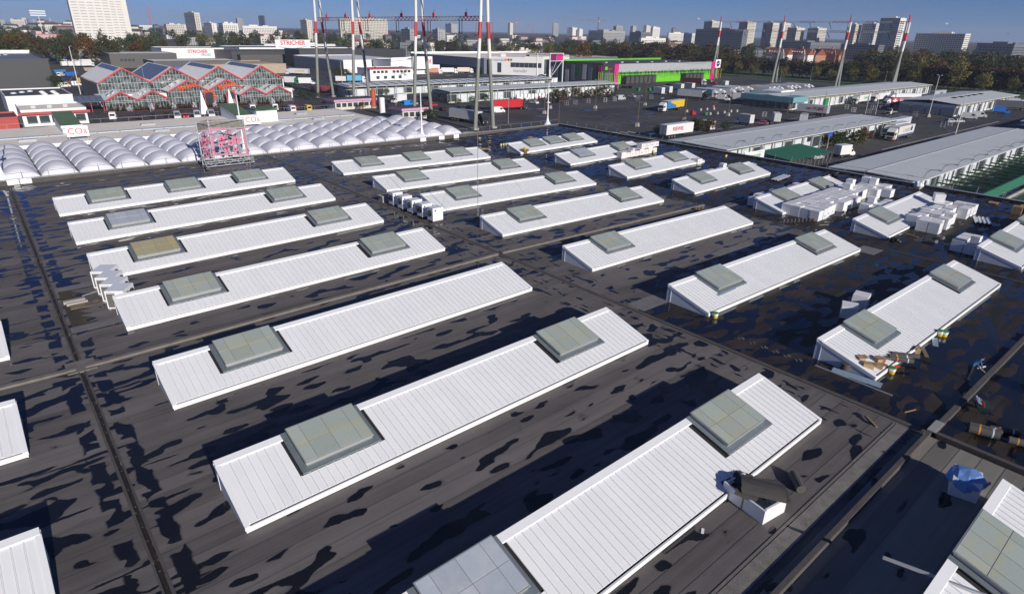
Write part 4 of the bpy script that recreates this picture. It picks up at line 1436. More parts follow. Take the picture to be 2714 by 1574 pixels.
# ------------------------------------------------------------------ glass garden centre
def glazing(name):
    m, t, b = newmat(name)
    geo = t.new('ShaderNodeNewGeometry')
    P = geo.outputs['Position']
    n1 = t.noise(P, .55, 4.0, .7, .5)
    n2 = t.noise(P, 1.7, 2.0, .6)
    c = t.mix(t.step(n1, .38, .62), (.028, .034, .036), (.14, .17, .18))
    c = t.mix(t.math('MULTIPLY', t.step(n2, .58, .70), .6), c, (.30, .28, .22))
    t.set(b, 'Base Color', c)
    b.inputs['Roughness'].default_value = .15
    return m


GH = glazing('greenhouse_glass')
MULL = mat('pale_mullion', (.50, .52, .52), .5)
REDT = mat('red_trim', (.50, .045, .05), .5)
ORANGE = mat('orange_sign', (.75, .10, .02), .5)
SOLAR = mat('blue_solar_panel', (.15, .18, .24), .35, .2, .1)
ROOFW = mat('off_white_roof', (.88, .87, .84), .7, 0, .1, .3)
gc = thing('garden_centre', 'glass-fronted garden centre with zigzag white gables edged in red', 'building', (0, 0, GZ))


def gable(x0, x1, y0, y1, ze, zp, mats=(0, 0), mull=1.0, bot=0.0):
    xm = (x0 + x1) / 2
    g = MB().add([(x0, y0, bot), (x1, y0, bot), (x1, y0, ze), (xm, y0, zp), (x0, y0, ze)], [(0, 1, 2, 3, 4)]).build('glazed_gable', GH, gc)
    mb = MB()
    n = int((x1 - x0) / mull)
    for k in range(n + 1):
        x = x0 + (x1 - x0) * k / n
        zt = ze + (zp - ze) * (1 - abs(x - xm) / (xm - x0))
        mb.box(x - .04, x + .04, y0 - .08, y0 - .005, bot, zt)
    for z_ in (bot + 2.4, ze - .1, ze + (zp - ze) * .45):
        hw = (xm - x0) * (1 if z_ <= ze else 1 - (z_ - ze) / (zp - ze))
        mb.box(xm - hw, xm + hw, y0 - .1, y0 - .082, z_ - .05, z_ + .05)
    o = mb.build('mullions', MULL, g); o['kind'] = 'stuff'
    th = .25
    for s, xa in ((0, x0), (1, x1)):
        roofm = MB().hexa([(xa, y0 - .4, ze), (xm, y0 - .4, zp), (xm, y1, zp), (xa, y1, ze), (xa, y0 - .4, ze + th), (xm, y0 - .4, zp + th), (xm, y1, zp + th), (xa, y1, ze + th)])
        r = roofm.build('roof_slope', ROOFW, gc)
        MB().hexa([(xa, y0 - .55, ze - .2), (xm, y0 - .55, zp - .2), (xm, y0 - .41, zp - .2), (xa, y0 - .41, ze - .2), (xa, y0 - .55, ze + .35), (xm, y0 - .55, zp + .35), (xm, y0 - .41, zp + .35), (xa, y0 - .41, ze + .35)]).build('red_edge', REDT, r)
        if mats[s]:
            a0, a1 = (.74, .96) if mats[s] == 1 else (.08, .95)

            def q(f, y, h):
                return (xa + (xm - xa) * f, y, ze + (zp - ze) * f + th + h)
            ya, yb = y0 + 2, y1 - 3
            MB().hexa([q(a0, ya, .02), q(a1, ya, .02), q(a1, yb, .02), q(a0, yb, .02), q(a0, ya, .12), q(a1, ya, .12), q(a1, yb, .12), q(a0, yb, .12)]).build('solar_panel', SOLAR, r)
        elif s == 0:
            for f in (.3, .62):
                yy = y0 + 4
                MB().hexa([(xa + (xm - xa) * f, yy, ze + (zp - ze) * f + th), (xa + (xm - xa) * (f + .16), yy, ze + (zp - ze) * (f + .16) + th), (xa + (xm - xa) * (f + .16), yy + 3, ze + (zp - ze) * (f + .16) + th), (xa + (xm - xa) * f, yy + 3, ze + (zp - ze) * f + th),
                           (xa + (xm - xa) * f, yy, ze + (zp - ze) * f + th + .4), (xa + (xm - xa) * (f + .16), yy, ze + (zp - ze) * (f + .16) + th + .5), (xa + (xm - xa) * (f + .16), yy + 3, ze + (zp - ze) * (f + .16) + th + .5), (xa + (xm - xa) * f, yy + 3, ze + (zp - ze) * f + th + .4)]).build('roof_vent', ALU, r)


for i, mm in enumerate(((1, 0), (2, 0), (1, 0), (1, 0))):
    gable(38.0 + i * 17.35, 38.0 + (i + 1) * 17.35, 284.0, 325, 7.5, 12.7, mm, 1.05, 2.6)
MB().box(37.6, 37.95, 284, 325, 0, 7.4).build('side_wall', mat('mossy_grey_wall', (.20, .20, .19), .8), gc)
MB().box(107.5, 107.8, 284, 325, 0, 7.4).build('side_wall', WALLW, gc)
MB().box(36.3, 108.3, 276.5, 284.05, 0, 3.6).build('link_wall', WALLW, gc)
MB().box(36.0, 108.5, 276.2, 284.3, 3.6, 3.9).build('link_roof', W_TRIM, gc)
for (a, b_, y0, zp, tall) in ((36.2, 46.3, 263.6, 5.9, 0), (46.4, 56.4, 263.6, 5.9, 0), (58.6, 72.9, 272.5, 9.0, 1), (73.2, 87.2, 272.5, 9.0, 1), (82.0, 92.2, 263.6, 5.9, 0), (92.3, 102.7, 263.6, 5.9, 0)):
    if tall:
        gable(a, b_, y0, 283, 4.6, zp - .6, (0, 0), 1.0)
    else:
        gable(a, b_, y0, 276.4, 3.1, zp, (0, 0), 1.0)
for x in (62.0, 76.8):                                    # flowing orange script, drawn as one stroke
    pts = [(x + .34 * k, 272.1, 5.6 + .16 * k * .4 + .75 * math.sin(k * 2.1) * (1.0 if k % 5 else 1.7)) for k in range(21)]
    MB().path(pts, .20, 5).build('script_sign', ORANGE, gc)
for k in range(12):
    a_ = 2 * math.pi * k / 12
    MB().box(73.0 + 1.9 * math.cos(a_) - .35, 73.0 + 1.9 * math.cos(a_) + .35, 271.5, 271.7, 2.6 + 1.9 * math.sin(a_) - .35, 2.6 + 1.9 * math.sin(a_) + .35).build('orange_wreath', ORANGE, gc)
# entrance porch in red frames
for x in (70.0, 78.0):
    for q in (0, 3.2):
        MB().box(x + q - .15, x + q + .15, 267.0, 267.3, 0, 4.4).build('porch_post', REDT, gc)
    MB().box(x - .15, x + 3.35, 267.0, 267.3, 4.41, 4.7).build('porch_beam', REDT, gc)
    MB().box(x + .3, x + 2.9, 267.1, 267.2, .2, 4.2).build('porch_door', GLZ, gc)

# side pergola with blue glass roof
pg = thing('glass_pergola', 'blue glass-roofed red-framed pergola at the corner of the garden centre', 'pergola', (24.5, 262, GZ))
for i in range(4):
    for j in range(2):
        MB().box(i * 3.6 - .1, i * 3.6 + .1, j * 10 - .1, j * 10 + .1, 0, 3.2).build('post', REDT, pg)
for i in range(6):
    for s in (0, 1):
        x0 = i * 1.9
        a = (x0, 5, 4.8); b_ = (x0 + 1.8, 5, 4.8); e = -0.5 if s == 0 else 10.5
        MB().hexa([(x0, e, 3.2), (x0 + 1.8, e, 3.2), (x0 + 1.8, 5, 4.8), (x0, 5, 4.8), (x0, e, 3.3), (x0 + 1.8, e, 3.3), (x0 + 1.8, 5, 4.9), (x0, 5, 4.9)]).build('glass_panel', SOLAR, pg)

REDF = mat('faded_red_timber', (.22, .06, .05), .8)
# red lattice fence before the garden centre, each bay a piece
for i in range(14):
    f = thing('lattice_fence', 'red timber lattice fence bay in the line before the garden centre', 'fence', (34.0 + i * 4.6, 254.6 - .25 * i, GZ), 0, 'red lattice fence bays')
    for z_ in (.3, 1.5):
        MB().box(0, 4.5, 0, .08, z_, z_ + .06).build('rail', REDF, f)
    for k in range(7):
        MB().box(k * .74, k * .74 + .05, .081, .13, 0, 1.6).build('slat', REDF, f)


# ------------------------------------------------------------------ generic sheds and warehouses
def warehouse(label, x0, x1, y0, y1, h, wall, roof, name='warehouse', rise=0.0, cat='building', parapet=.5, bands=None):
    t = thing(name, label, cat, (x0, y0, GZ))
    w, d_ = x1 - x0, y1 - y0
    MB().box(0, w, 0, d_, 0, h).build('wall', wall, t)
    if rise:
        MB().prism_x([(-.4, h + .02), (d_ + .4, h + .02), (d_ + .4, h + .15), (d_ / 2, h + rise), (-.4, h + .15)], -.3, w + .3).build('roof', roof, t)
    else:
        MB().box(.2, w - .2, .2, d_ - .2, h + .01, h + .12).build('roof', roof, t)
        for a in ((-.1, w + .1, -.1, .19), (-.1, w + .1, d_ - .19, d_ + .1)):
            MB().box(*a, h + .005, h + parapet).build('parapet', wall, t)
        for a in ((-.1, .19), (w - .19, w + .1)):
            MB().box(*a, .195, d_ - .195, h + .005, h + parapet).build('parapet', wall, t)
    return t


def windows(t, face, pos, z0, z1, mt, w=None):
    """face: 'y' front wall (y=0) or 'x' left wall (x=0); pos = list of (a, b) spans"""
    for a, b_ in pos:
        if face == 'y':
            MB().box(a, b_, -.06, -.005, z0, z1).build('window', mt, t)
        else:
            MB().box(-.06, -.005, a, b_, z0, z1).build('window', mt, t)


ANTH = mat('anthracite_cladding', (.035, .037, .042), .5, 0, .1, .2)
ANTH2 = mat('dark_bronze_cladding', (.075, .072, .068), .5, 0, .1, .2)
GREYC = mat('blue_grey_cladding', (.16, .18, .215), .5, 0, .1, .1)
ROOFD = mat('dark_roof_membrane', (.07, .07, .072), .8, 0, .25, .1)
ROOFT = mat('tan_roof', (.42, .34, .25), .9, 0, .1, .1)
ROOFG = mat('grey_green_roof_sheet', (.60, .63, .625), .55, 0, .08, .15, 0, .04)
WHITEC = mat('white_cladding', (.76, .76, .76), .6, 0, .06, .2)
REDM = mat('red_metal', (.42, .05, .045), .5)
TEAL = mat('teal_sign', (.05, .35, .38), .5)

t = warehouse('tall black-clad shed with white-edged grey roof', -70, 31.5, 362, 450, 12.2, ANTH, GREYC, parapet=1.0)
MB().box(-.3, 101.8, 87.0, 88.5, 12.3, 14.0).build('white_edge', WHITEC, t)
for k in range(6):
    MB().box(74 + k * 3, 75.6 + k * 3, 40 + k * 5, 43 + k * 5, 12.2, 12.5).build('roof_dome', W_TRIM, t)
t = warehouse('small white box shed with domed rooflights in dark roof', 9.0, 27.0, 262, 292, 5.6, WHITEC, ROOFD)
for i in range(2):
    for j in range(3):
        MB().lathe([(.9, 5.7), (.8, 6.0), (.3, 6.2)], 10, 0, (11 + i * 3.2, 6 + j * 5)).build('roof_dome', W_TRIM, t)
for i in range(3):
    MB().lathe([(.9, 5.7), (.8, 6.0), (.3, 6.2)], 10, 0, (3 + i * 2.5, 14 + i * 3)).build('roof_dome', BLUE_GREY, t)
t = warehouse('flat pale-roofed red and white kiosk block by the pergola', 10.5, 26.5, 232, 250, 4.2, WHITEC, GRAVEL, 'kiosk_block')
MB().box(-.8, 16.8, -.9, -.2, 3.3, 4.0).build('red_band', REDM, t)
windows(t, 'y', [(1 + 3 * i, 3.4 + 3 * i) for i in range(5)], .8, 2.9, GLZ)
for k in range(3):
    MB().box(3 + 4 * k, 4.2 + 4 * k, 7, 8, 4.3, 5.2).build('roof_unit', GALV, t)
t = warehouse('low red-trimmed stall building left of the pavilion', -12, 9.0, 222, 236, 3.6, REDM, ROOFD, 'kiosk_block')
t = warehouse('bronze-grey two-storey hall with window ribbon', 80, 122, 520, 556, 9.0, ANTH2, WHITEC)
windows(t, 'y', [(6 + i * 2.4, 7.6 + i * 2.4) for i in range(4)] + [(33, 35), (36.5, 38.5)], 4.5, 6.0, GLZ)
t = warehouse('white depot with two tall sign panels and curved green stroke', 205, 330, 640, 700, 9.5, WHITEC, ROOFD)
MB().box(34, 69, -1.0, -.2, 8.5, 17.0).build('sign_panel', WHITEC, t)
put_text('STRICHER', 5.6, REDL, t, (51.5, -1.05, 14.0), 0, bold=.12)
MB().path([(37, -1.1, 10.8), (44, -1.1, 9.6), (52, -1.1, 9.3), (60, -1.1, 9.9), (66, -1.1, 11.6)], .22, 5).build('green_stroke', TEAL, t)
t = warehouse('white cold store with lettered front and red square panel', 128, 176, 590, 625, 10.5, WHITEC, ROOFD)
windows(t, 'x', [(6, 12), (16, 22)], .5, 5.0, DARK)
put_text('STRICHER', 3.4, REDL, t, (27, -.1, 8.2), 0, bold=.08)
put_text('FROID', 2.6, TEAL, t, (33, -.1, 5.6), 0, shear=.2, bold=.06)
MB().box(49, 50.5, -.2, -.05, 1, 9).build('red_panel', REDM, t)
t = warehouse('long anthracite depot beside the white lettered depots', 168, 245, 545, 590, 9.5, ANTH, ROOFD)
MB().box(4, 40, -8, -.3, 0, 7.6).build('annex', ANTH2, t)
t = warehouse('dark grey depot block with scattered narrow windows', 205, 300, 500, 530, 12.0, ANTH, ROOFD)
windows(t, 'y', [(6 + (i * 7 % 40), 7 + (i * 7 % 40)) for i in range(6)], 5, 8, BLUE_GREY)
t = warehouse('tan-roofed low depot behind the garden centre', 118, 167, 432, 480, 5.5, mat('tan_wall', (.40, .32, .24), .8), ROOFT)
t = warehouse('dark low shed with blue tarpaulins and white edge', 96, 150, 470, 500, 6.2, ANTH2, WHITEC)
for i in range(4):
    MB().box(6 + 5 * i, 9.5 + 5 * i, -2.5, -.2, 0, 3.0 + .3 * i).build('blue_tarpaulin', mat('blue_tarp', (.02, .12, .42), .6), t)
t = warehouse('large white shed with pale blue side wall', 200, 250, 415, 500, 8.0, WHITEC, WHITEC)
MB().box(-.15, -.02, .2, 84.8, 0, 8.0).build('blue_side', GREYC, t)
MB().box(52, 70, -12, -.3, 0, 5.0).build('dock', WHITEC, t)
t = warehouse('white cold store with curved white sign wall', 221, 252, 388, 412, 9.0, WHITEC, ROOFD)
MB().prism_y([(0, 8.5), (10, 9.2), (15.5, 10.8), (15.5, 11.4), (10, 11.0), (0, 10.8)], -.6, -.1).build('curved_parapet', WHITEC, t)
MB().box(15.6, 31, -3, -.1, 3.5, 11.5).build('sign_wall', WHITEC, t)
put_text('Of', 4.0, REDL, t, (27.6, -3.06, 8.2), 0, bold=.05)
t = warehouse('white lodge with two window rows and thin red roof edge', 183, 212, 346, 362, 6.5, WHITEC, ROOFD, 'office_lodge')
windows(t, 'y', [(2 + i * 2.6, 3.8 + i * 2.6) for i in range(10) if i not in (4,)], 4.2, 5.6, GLZ)
windows(t, 'y', [(4 + i * 5, 6 + i * 5) for i in range(4)], 1.0, 2.6, GLZ)
MB().box(-1, 31, -1, -.12, 6.6, 7.1).build('red_edge', REDM, t)
t = warehouse('very long grey hall with dark loading bays', 287, 430, 372, 470, 10.0, GREYC, GRAVEL)
MB().box(-.2, 143, 97.5, 98.6, 10.1, 11.6).build('white_rim', WHITEC, t)
MB().box(-.12, -.01, 2, 96, 0, 4.2).build('painted_dock_shade', ANTH, t)  # dark sheet along the wall foot, painting in the shade of the loading bays
BGL = mat('blue_grey_lettering', (.20, .26, .42), .6)
t = thing('office_block', 'white office front with window ribbon and italic lettering', 'building', (289, 366, GZ), math.atan2(-28, 23))
MB().box(0, 36.2, 0, 13, 0, 11.6).build('wall', WHITEC, t)
MB().box(.3, 35.9, .3, 12.7, 11.61, 11.8).build('roof', GRAVEL, t)
put_text('mandar', 3.1, BGL, t, (5.2, -.08, 9.9), 0, shear=.3)
for i, cc in enumerate(((.75, .35, .02), (.65, .05, .04), (.08, .40, .06))):
    MB().tube((10.4 + i * 1.9, -.14, 10.0), (10.4 + i * 1.9, -.04, 10.0), .85, n=16).build('fruit_disc', mat('fruit_%d' % i, cc, .5), t)
put_text('mandar', 3.4, BGL, t, (20.5, -.08, 3.0), 0, shear=.3)
windows(t, 'y', [(13.8, 35.8)], 5.2, 8.3, GLZ)
for i in range(6):
    MB().box(17 + i * 3.2, 17.2 + i * 3.2, -.10, -.061, 5.2, 8.3).build('mullion', GALV, t)
windows(t, 'y', [(4.3, 7.2)], 1.5, 8.0, GLZ)
MB().box(6, 9, 4, 7, 11.81, 13.8).build('roof_plant', WHITEC, t); MB().box(24, 26, 5, 7, 11.81, 13.4).build('roof_plant', DARK, t)
t = thing('office_block', 'white office corner with tall dark glazed bay behind the sign tower', 'building', (312.2, 338.2, GZ), math.atan2(41, 81))
MB().box(0, 60, 0, 13, 0, 12.2).build('wall', WHITEC, t)
MB().box(4, 22, -.4, -.02, 1.0, 10.6).build('glazed_bay', GH, t)
for i in range(8):
    MB().box(4, 22, -.5, -.41, 1.5 + i * 1.2, 1.65 + i * 1.2).build('mullion', GALV, t)
MB().box(.3, 59.7, .3, 12.7, 12.21, 12.4).build('roof', GRAVEL, t)
t = warehouse('low white office with tall narrow windows', 340, 398, 372, 380, 8.0, WHITEC, ROOFD, 'office_block')

# lime green and pink logistics hall
LIME = mat('lime_green_panel', (.15, .52, .03), .5, 0, .05)
DGREEN = mat('dark_green_panel', (.02, .13, .03), .5)
PINKW = mat('magenta_panel', (.60, .02, .22), .5)
SILV = mat('silver_cladding', (.45, .46, .48), .45, .2, .08, .3)
YEL = mat('yellow_pole', (.55, .45, .03), .5)
t = thing('logistics_hall', 'lime green and silver logistics hall with magenta corner panels', 'building', (289, 261, GZ))
MB().box(0, 117, 0, 48, 0, 11.0).build('wall', mat('slate_cladding', (.085, .095, .11), .5, 0, .1, .3), t)
MB().box(.3, 116.7, .3, 47.7, 11.0, 11.2).build('roof', ROOFD, t)
for a in ((0, 117, 47.4, 48.2), (0, .29, .5, 47.3)):
    MB().box(*a, 11.01, 12.2).build('green_parapet', DGREEN if a[1] < 1 else LIME, t)
MB().box(14, 111, -.6, -.05, 6.8, 11.6).build('silver_band', SILV, t)
MB().box(14, 111, -.4, -.05, .2, 5.6).build('lime_wall', LIME, t)
MB().box(14, 111, -.3, -.05, 5.61, 6.79).build('dark_gap_band', DGREEN, t)
for x in (10, 111.05):
    MB().box(x, x + 3.9, -.8, -.05, 0, 11.6).build('magenta_panel', PINKW, t)
MB().box(0, 9.9, -.5, -.05, 7.0, 12.2).build('corner_sign', ANTH, t)
put_text('FOK', 2.6, REDL, t, (-.1, 4.5, 9.5), -90)
MB().box(2, 4.0, -.58, -.51, 8.4, 10.2).build('green_mark', LIME, t); MB().box(4.5, 8, -.58, -.51, 8.6, 9.1).build('red_mark', REDM, t)
MB().box(115.2, 121.5, -1.0, -.2, 7.6, 13.0).build('white_sign', W_TRIM, t)
MB().tube((118.3, -1.15, 10.3), (118.3, -1.03, 10.3), 1.9, n=16).build('purple_disc', mat('deep_purple', (.05, .01, .10), .5), t)
MB().hexa([(117, -1.2, 9.9), (119.6, -1.2, 10.5), (119.6, -1.16, 10.5), (117, -1.16, 9.9), (117, -1.2, 10.2), (119.6, -1.2, 10.9), (119.6, -1.16, 10.9), (117, -1.16, 10.2)]).build('white_stroke', W_TRIM, t)
rnd2 = random.Random(5)
for i in range(84):
    x = -6 + i * 1.52
    MB().tube((x, -3.0, rnd2.uniform(.1, .6) if x < 10 or x > 112 else rnd2.uniform(3.6, 4.8)), (x, -3.0, rnd2.uniform(6.6, 8.0)), .17, n=4).build('screen_pole', (LIME, DGREEN, YEL)[rnd2.choice((0, 0, 1, 1, 2))], t)
for i in range(9):
    MB().box(-.14, -.02, 3 + i * 4.9, 6 + i * 4.9, rnd2.uniform(0, 4), rnd2.uniform(7, 11)).build('side_panel', (DGREEN, GREYC, SILV)[i % 3], t)
MB().box(-.3, -.02, .2, 2.6, 0, 11).build('magenta_panel', PINKW, t)
for x0, n in ((17, 7), (77, 5)):
    for i in range(n):
        d_ = MB().box(x0 + i * 4.2, x0 + i * 4.2 + 3.9, -4.4, -.45, 0, 5.0).build('loading_dock', ANTH, t)
        MB().box(x0 + i * 4.2 + .6, x0 + i * 4.2 + 3.3, -4.5, -4.41, .6, 4.2).build('dock_door', ANTH2, d_)
for k in range(6):
    MB().box(18 + k * 15, 20 + k * 15, 14, 16, 11.2, 12.0).build('roof_hatch', SILV, t)
# steel sign tower
t = thing('sign_tower', 'white steel sign tower with magenta and purple top panels', 'sign', (271, 287, GZ))
for (x, y) in ((0, 0), (11, 0), (0, 11), (11, 11)):
    MB().box(x - .25, x + .25, y - .25, y + .25, 0, 16.5).build('post', W_TRIM, t)
MB().tube((5.5, 5.5, 2), (.3, .3, 12.3), .2, n=5).build('brace', W_TRIM, t); MB().tube((5.5, 5.5, 2), (10.7, .3, 12.3), .2, n=5).build('brace', W_TRIM, t)
MB().tube((5.5, 5.5, 2), (5.5, -.0, 12.3), .15, n=5).build('brace', W_TRIM, t)
MB().box(.3, 5.3, -.15, .0, 12.6, 16.4).build('purple_panel', mat('purple_print', (.18, .01, .10), .5), t)
MB().box(5.6, 10.7, -.15, .0, 12.6, 16.4).build('magenta_print', PINKW, t)
for z_ in (12.3, 16.6):
    MB().box(-.3, 11.3, -.2, .1, z_, z_ + .25).build('frame_rail', W_TRIM, t)
MB().box(2, 9, 2, 9, 0, 2.6).build('plinth', W_TRIM, t)


# ------------------------------------------------------------------ market halls with shallow sheet roofs
def hall_long(label, x0, x1, y0, y1, ze, zr, yr, ov=2.6, wall=None, glass=False, bays=5.0, dark_strips=False):
    t = thing('market_shed', label, 'building', (x0, y0, GZ))
    L, D, R = x1 - x0, y1 - y0, yr - y0
    wall = wall or mat('pale_mint_wall', (.52, .60, .56), .7, 0, .12, .5)
    MB().box(1.0, L - 1.0, ov, D - ov, 0, ze - .3).build('wall', wall, t)
    for (a, b_, za, zb) in ((-.2, R, ze, zr), (R, D + .2, zr, ze)):
        MB().hexa([(0, a, za), (L, a, za), (L, b_, zb), (0, b_, zb), (0, a, za + .18), (L, a, za + .18), (L, b_, zb + .18), (0, b_, zb + .18)]).build('roof_slope', ROOFG, t)
    MB().box(0, L, R - .2, R + .2, zr + .181, zr + .26).build('ridge_cap', SILV, t)
    MB().box(.5, L - .5, ov - .12, ov - .02, ze - 1.15, ze - .05).build('beam_band', mat('ochre_band', (.30, .27, .19), .8, 0, .15, .5), t)
    n = int(L / bays)
    for k in range(n + 1):
        x = .6 + k * (L - 1.2) / n
        MB().box(x - .12, x + .12, .3, .6, 0, ze - .02).build('column', GALV, t)
        if k < n:
            MB().box(x + .5, x + (L - 1.2) / n - .5, ov - .1, ov - .01, .5, ze - 1.3).build('shutter', BLUE_GREY if k % 3 else GLZ, t)
    if dark_strips:
        for k in range(int(L / 5)):
            x = 2 + k * 5

            def q(yy, h):
                return ze + (zr - ze) * (yy / R) + .18 + h
            MB().hexa([(x, 1.5, q(1.5, .01)), (x + 1.2, 1.5, q(1.5, .01)), (x + 1.2, R - 1, q(R - 1, .01)), (x, R - 1, q(R - 1, .01)), (x, 1.5, q(1.5, .05)), (x + 1.2, 1.5, q(1.5, .05)), (x + 1.2, R - 1, q(R - 1, .05)), (x, R - 1, q(R - 1, .05))]).build('rooflight_strip', GLZ, t)
    return t


def eave_lamps(t, n, L, ze):
    for k in range(n):
        x = 4 + k * (L - 8) / max(n - 1, 1)
        MB().path([(x, .5, ze + .1), (x, .2, ze + 1.3), (x, -.5, ze + 1.9), (x, -1.6, ze + 2.0)], .06, 5).build('lamp_arm', RAIL, t)
        MB().box(x - .12, x + .12, -2.1, -1.4, ze + 1.92, ze + 2.08).build('lamp_head', GALV, t)


t = hall_long('long sheet-roofed market shed with green awning beside it', 127.2, 226, 76.0, 92.0, 4.5, 4.75, 87.5); eave_lamps(t, 12, 98, 4.5)
t = hall_long('long sheet-roofed market shed with green netting bays along it', 127.0, 231, 37.0, 53.0, 4.5, 4.8, 46.0); eave_lamps(t, 11, 100, 4.5)
for i in range(24):
    MB().box(1 + i * 4.2, 1.25 + i * 4.2, -8.6, -.4, 3.2, 3.45).build('netting_beam', DGREEN, t)
MB().box(0, 103, -8.9, -8.6, 1.4, 3.4).build('green_netting', mat('green_net', (.015, .13, .075), .8, 0, .1, 1), t)
MB().box(0, 103, -9.4, -9.1, 0, .5).build('kerb_wall', CONC, t)
for i in range(30):
    MB().box(.5 + i * 3.4, 2.6 + i * 3.4, -7.5 + (i % 4) * 1.5, -6.2 + (i % 4) * 1.5, 0, .8 + .2 * (i % 3)).build('plant_bench', GREYC if i % 3 else DGREEN, t)
t = hall_long('white-walled market shed with teal glazed end office', 262, 423, 129.5, 153, 4.6, 5.4, 141, 1.2, WHITEC)
MB().box(-.5, 12, -.3, 23.8, 3.0, 5.2).build('teal_fascia', mat('teal_fascia', (.16, .33, .36), .6), t)
for i in range(7):
    MB().box(-.6, -.51, 1.0 + i * 3.2, 3.4 + i * 3.2, .4, 2.9).build('office_window', GLZ, t)
MB().box(30, 33, -.05, 1.15, .2, 3.2).build('green_door', mat('green_door', (.02, .25, .08), .5), t)
MB().box(14, 26, 13, 22, 5.6, 6.2).build('roof_upstand', W_TRIM, t)
t = hall_long('shallow-roofed white market shed with garage bays at its end', 301, 386, 80.5, 104, 4.6, 5.6, 92, 1.5, WHITEC)
for i in range(4):
    MB().box(-.1, .95, 1.5 + i * 5.4, 5.8 + i * 5.4, .2, 3.2).build('garage_door', GREYC, t)
for i in range(5):
    MB().box(20 + i * 9, 23 + i * 9, 8, 9.5, 5.6, 5.9).build('roof_hatch', DARK, t)
t = hall_long('plant-sellers shed with glazed end nearest the white trailer', 153.5, 260, 222, 240, 4.6, 5.0, 231); 
for i in range(30):
    MB().box(34 + i * 2.2, 35.6 + i * 2.2, -3.0, -2.2, .2, 2.4).build('plant_shelf', W_TRIM, t)
MB().box(-.2, .9, 2, 16, .3, 3.6).build('glazed_end', GH, t)
t = hall_long('shed with dark rooflight strips behind the plant-sellers shed', 128, 256, 266, 286, 4.2, 4.9, 277, dark_strips=True)
t = hall_long('market shed at the right edge with dark green walls', 262, 330, 38, 52, 4.2, 4.8, 45, 1.0, DGREEN)

# awning with green net
aw = thing('green_awning', 'dark green net awning on posts beside the market shed', 'awning', (138.5, 66.3, GZ))
gn = bpy.data.materials['green_net']
for i in range(6):
    MB().hexa([(i * 3.4, 0, 2.5), (i * 3.4 + 3.35, 0, 2.5), (i * 3.4 + 3.35, 8.5, 3.3), (i * 3.4, 8.5, 3.3), (i * 3.4, 0, 2.56), (i * 3.4 + 3.35, 0, 2.56), (i * 3.4 + 3.35, 8.5, 3.36), (i * 3.4, 8.5, 3.36)]).build('net_bay', gn, aw)
for i in range(11):
    MB().tube((i * 2.04, .1, 0), (i * 2.04, .1, 2.5), .05, n=4).build('post', GALV, aw)
    MB().tube((i * 2.04, .1, .1), (i * 2.04 + 1.0, .1, 2.4), .03, n=4).build('brace', GALV, aw)
t = thing('banner', 'white banner with green lettering at the end of the market shed', 'banner', (127.5, 71.6, GZ))
MB().box(0, 8.5, 0, .06, 2.6, 4.6).build('cloth', W_TRIM, t); put_text('Limozine', 1.5, mat('green_lettering', (.04, .30, .08), .5), t, (4.2, -.03, 3.6), 0, shear=.2)
for x in (.1, 8.4):
    MB().box(x - .05, x + .05, .07, .17, 0, 4.6).build('post', GALV, t)
t = thing('banner', 'blue sign panel on a pole among the potted plants', 'sign', (171.5, 73.0, GZ))
MB().box(-1.2, 1.2, 0, .1, 4.2, 5.4).build('panel', mat('blue_panel', (.03, .10, .42), .5), t); MB().box(-.06, .06, .11, .21, 0, 5.0).build('post', GALV, t)

# gate kiosks
for (x, y, w, lb) in ((103.5, 224.5, 16.5, 'pink-banded gate kiosk by the second pylon'), (110.5, 188.0, 9.5, 'small pink-banded kiosk with window row behind the domes')):
    t = thing('gate_kiosk', lb, 'kiosk', (x, y, GZ))
    MB().box(0, w, 0, 7.5, 0, 2.9).build('wall', mat('cream_wall', (.60, .56, .52), .8), t)
    MB().box(-.6, w + .6, -.6, 8.1, 2.95, 3.7).build('pink_band', mat('pink_band', (.52, .30, .44), .6), t)
    MB().box(-.3, w + .3, -.3, 7.8, 3.71, 3.8).build('roof', ROOFD, t)
    for k in range(int(w / 2.3)):
        MB().box(.5 + k * 2.3, 2.2 + k * 2.3, -.08, -.01, 1.0, 2.4).build('window', GLZ, t)
t = thing('advertising_column', 'tall orange-red column at the gate kiosk', 'column', (119.2, 224.2, GZ)); MB().lathe([(1.0, 0), (1.0, 6.4), (.7, 6.9), (.2, 7.2)], 14).build('drum', mat('orange_red', (.45, .10, .05), .6), t); MB().lathe([(1.1, 0), (1.1, .5)], 14).build('plinth', CONC, t)
t = thing('advertising_column', 'tall white column in front of the orange-red one', 'column', (112.3, 205.0, GZ)); MB().lathe([(1.0, 0), (1.0, 5.6), (.85, 5.8)], 14).build('drum', W_TRIM, t); MB().lathe([(1.1, 0), (1.1, .4)], 14).build('plinth', CONC, t)
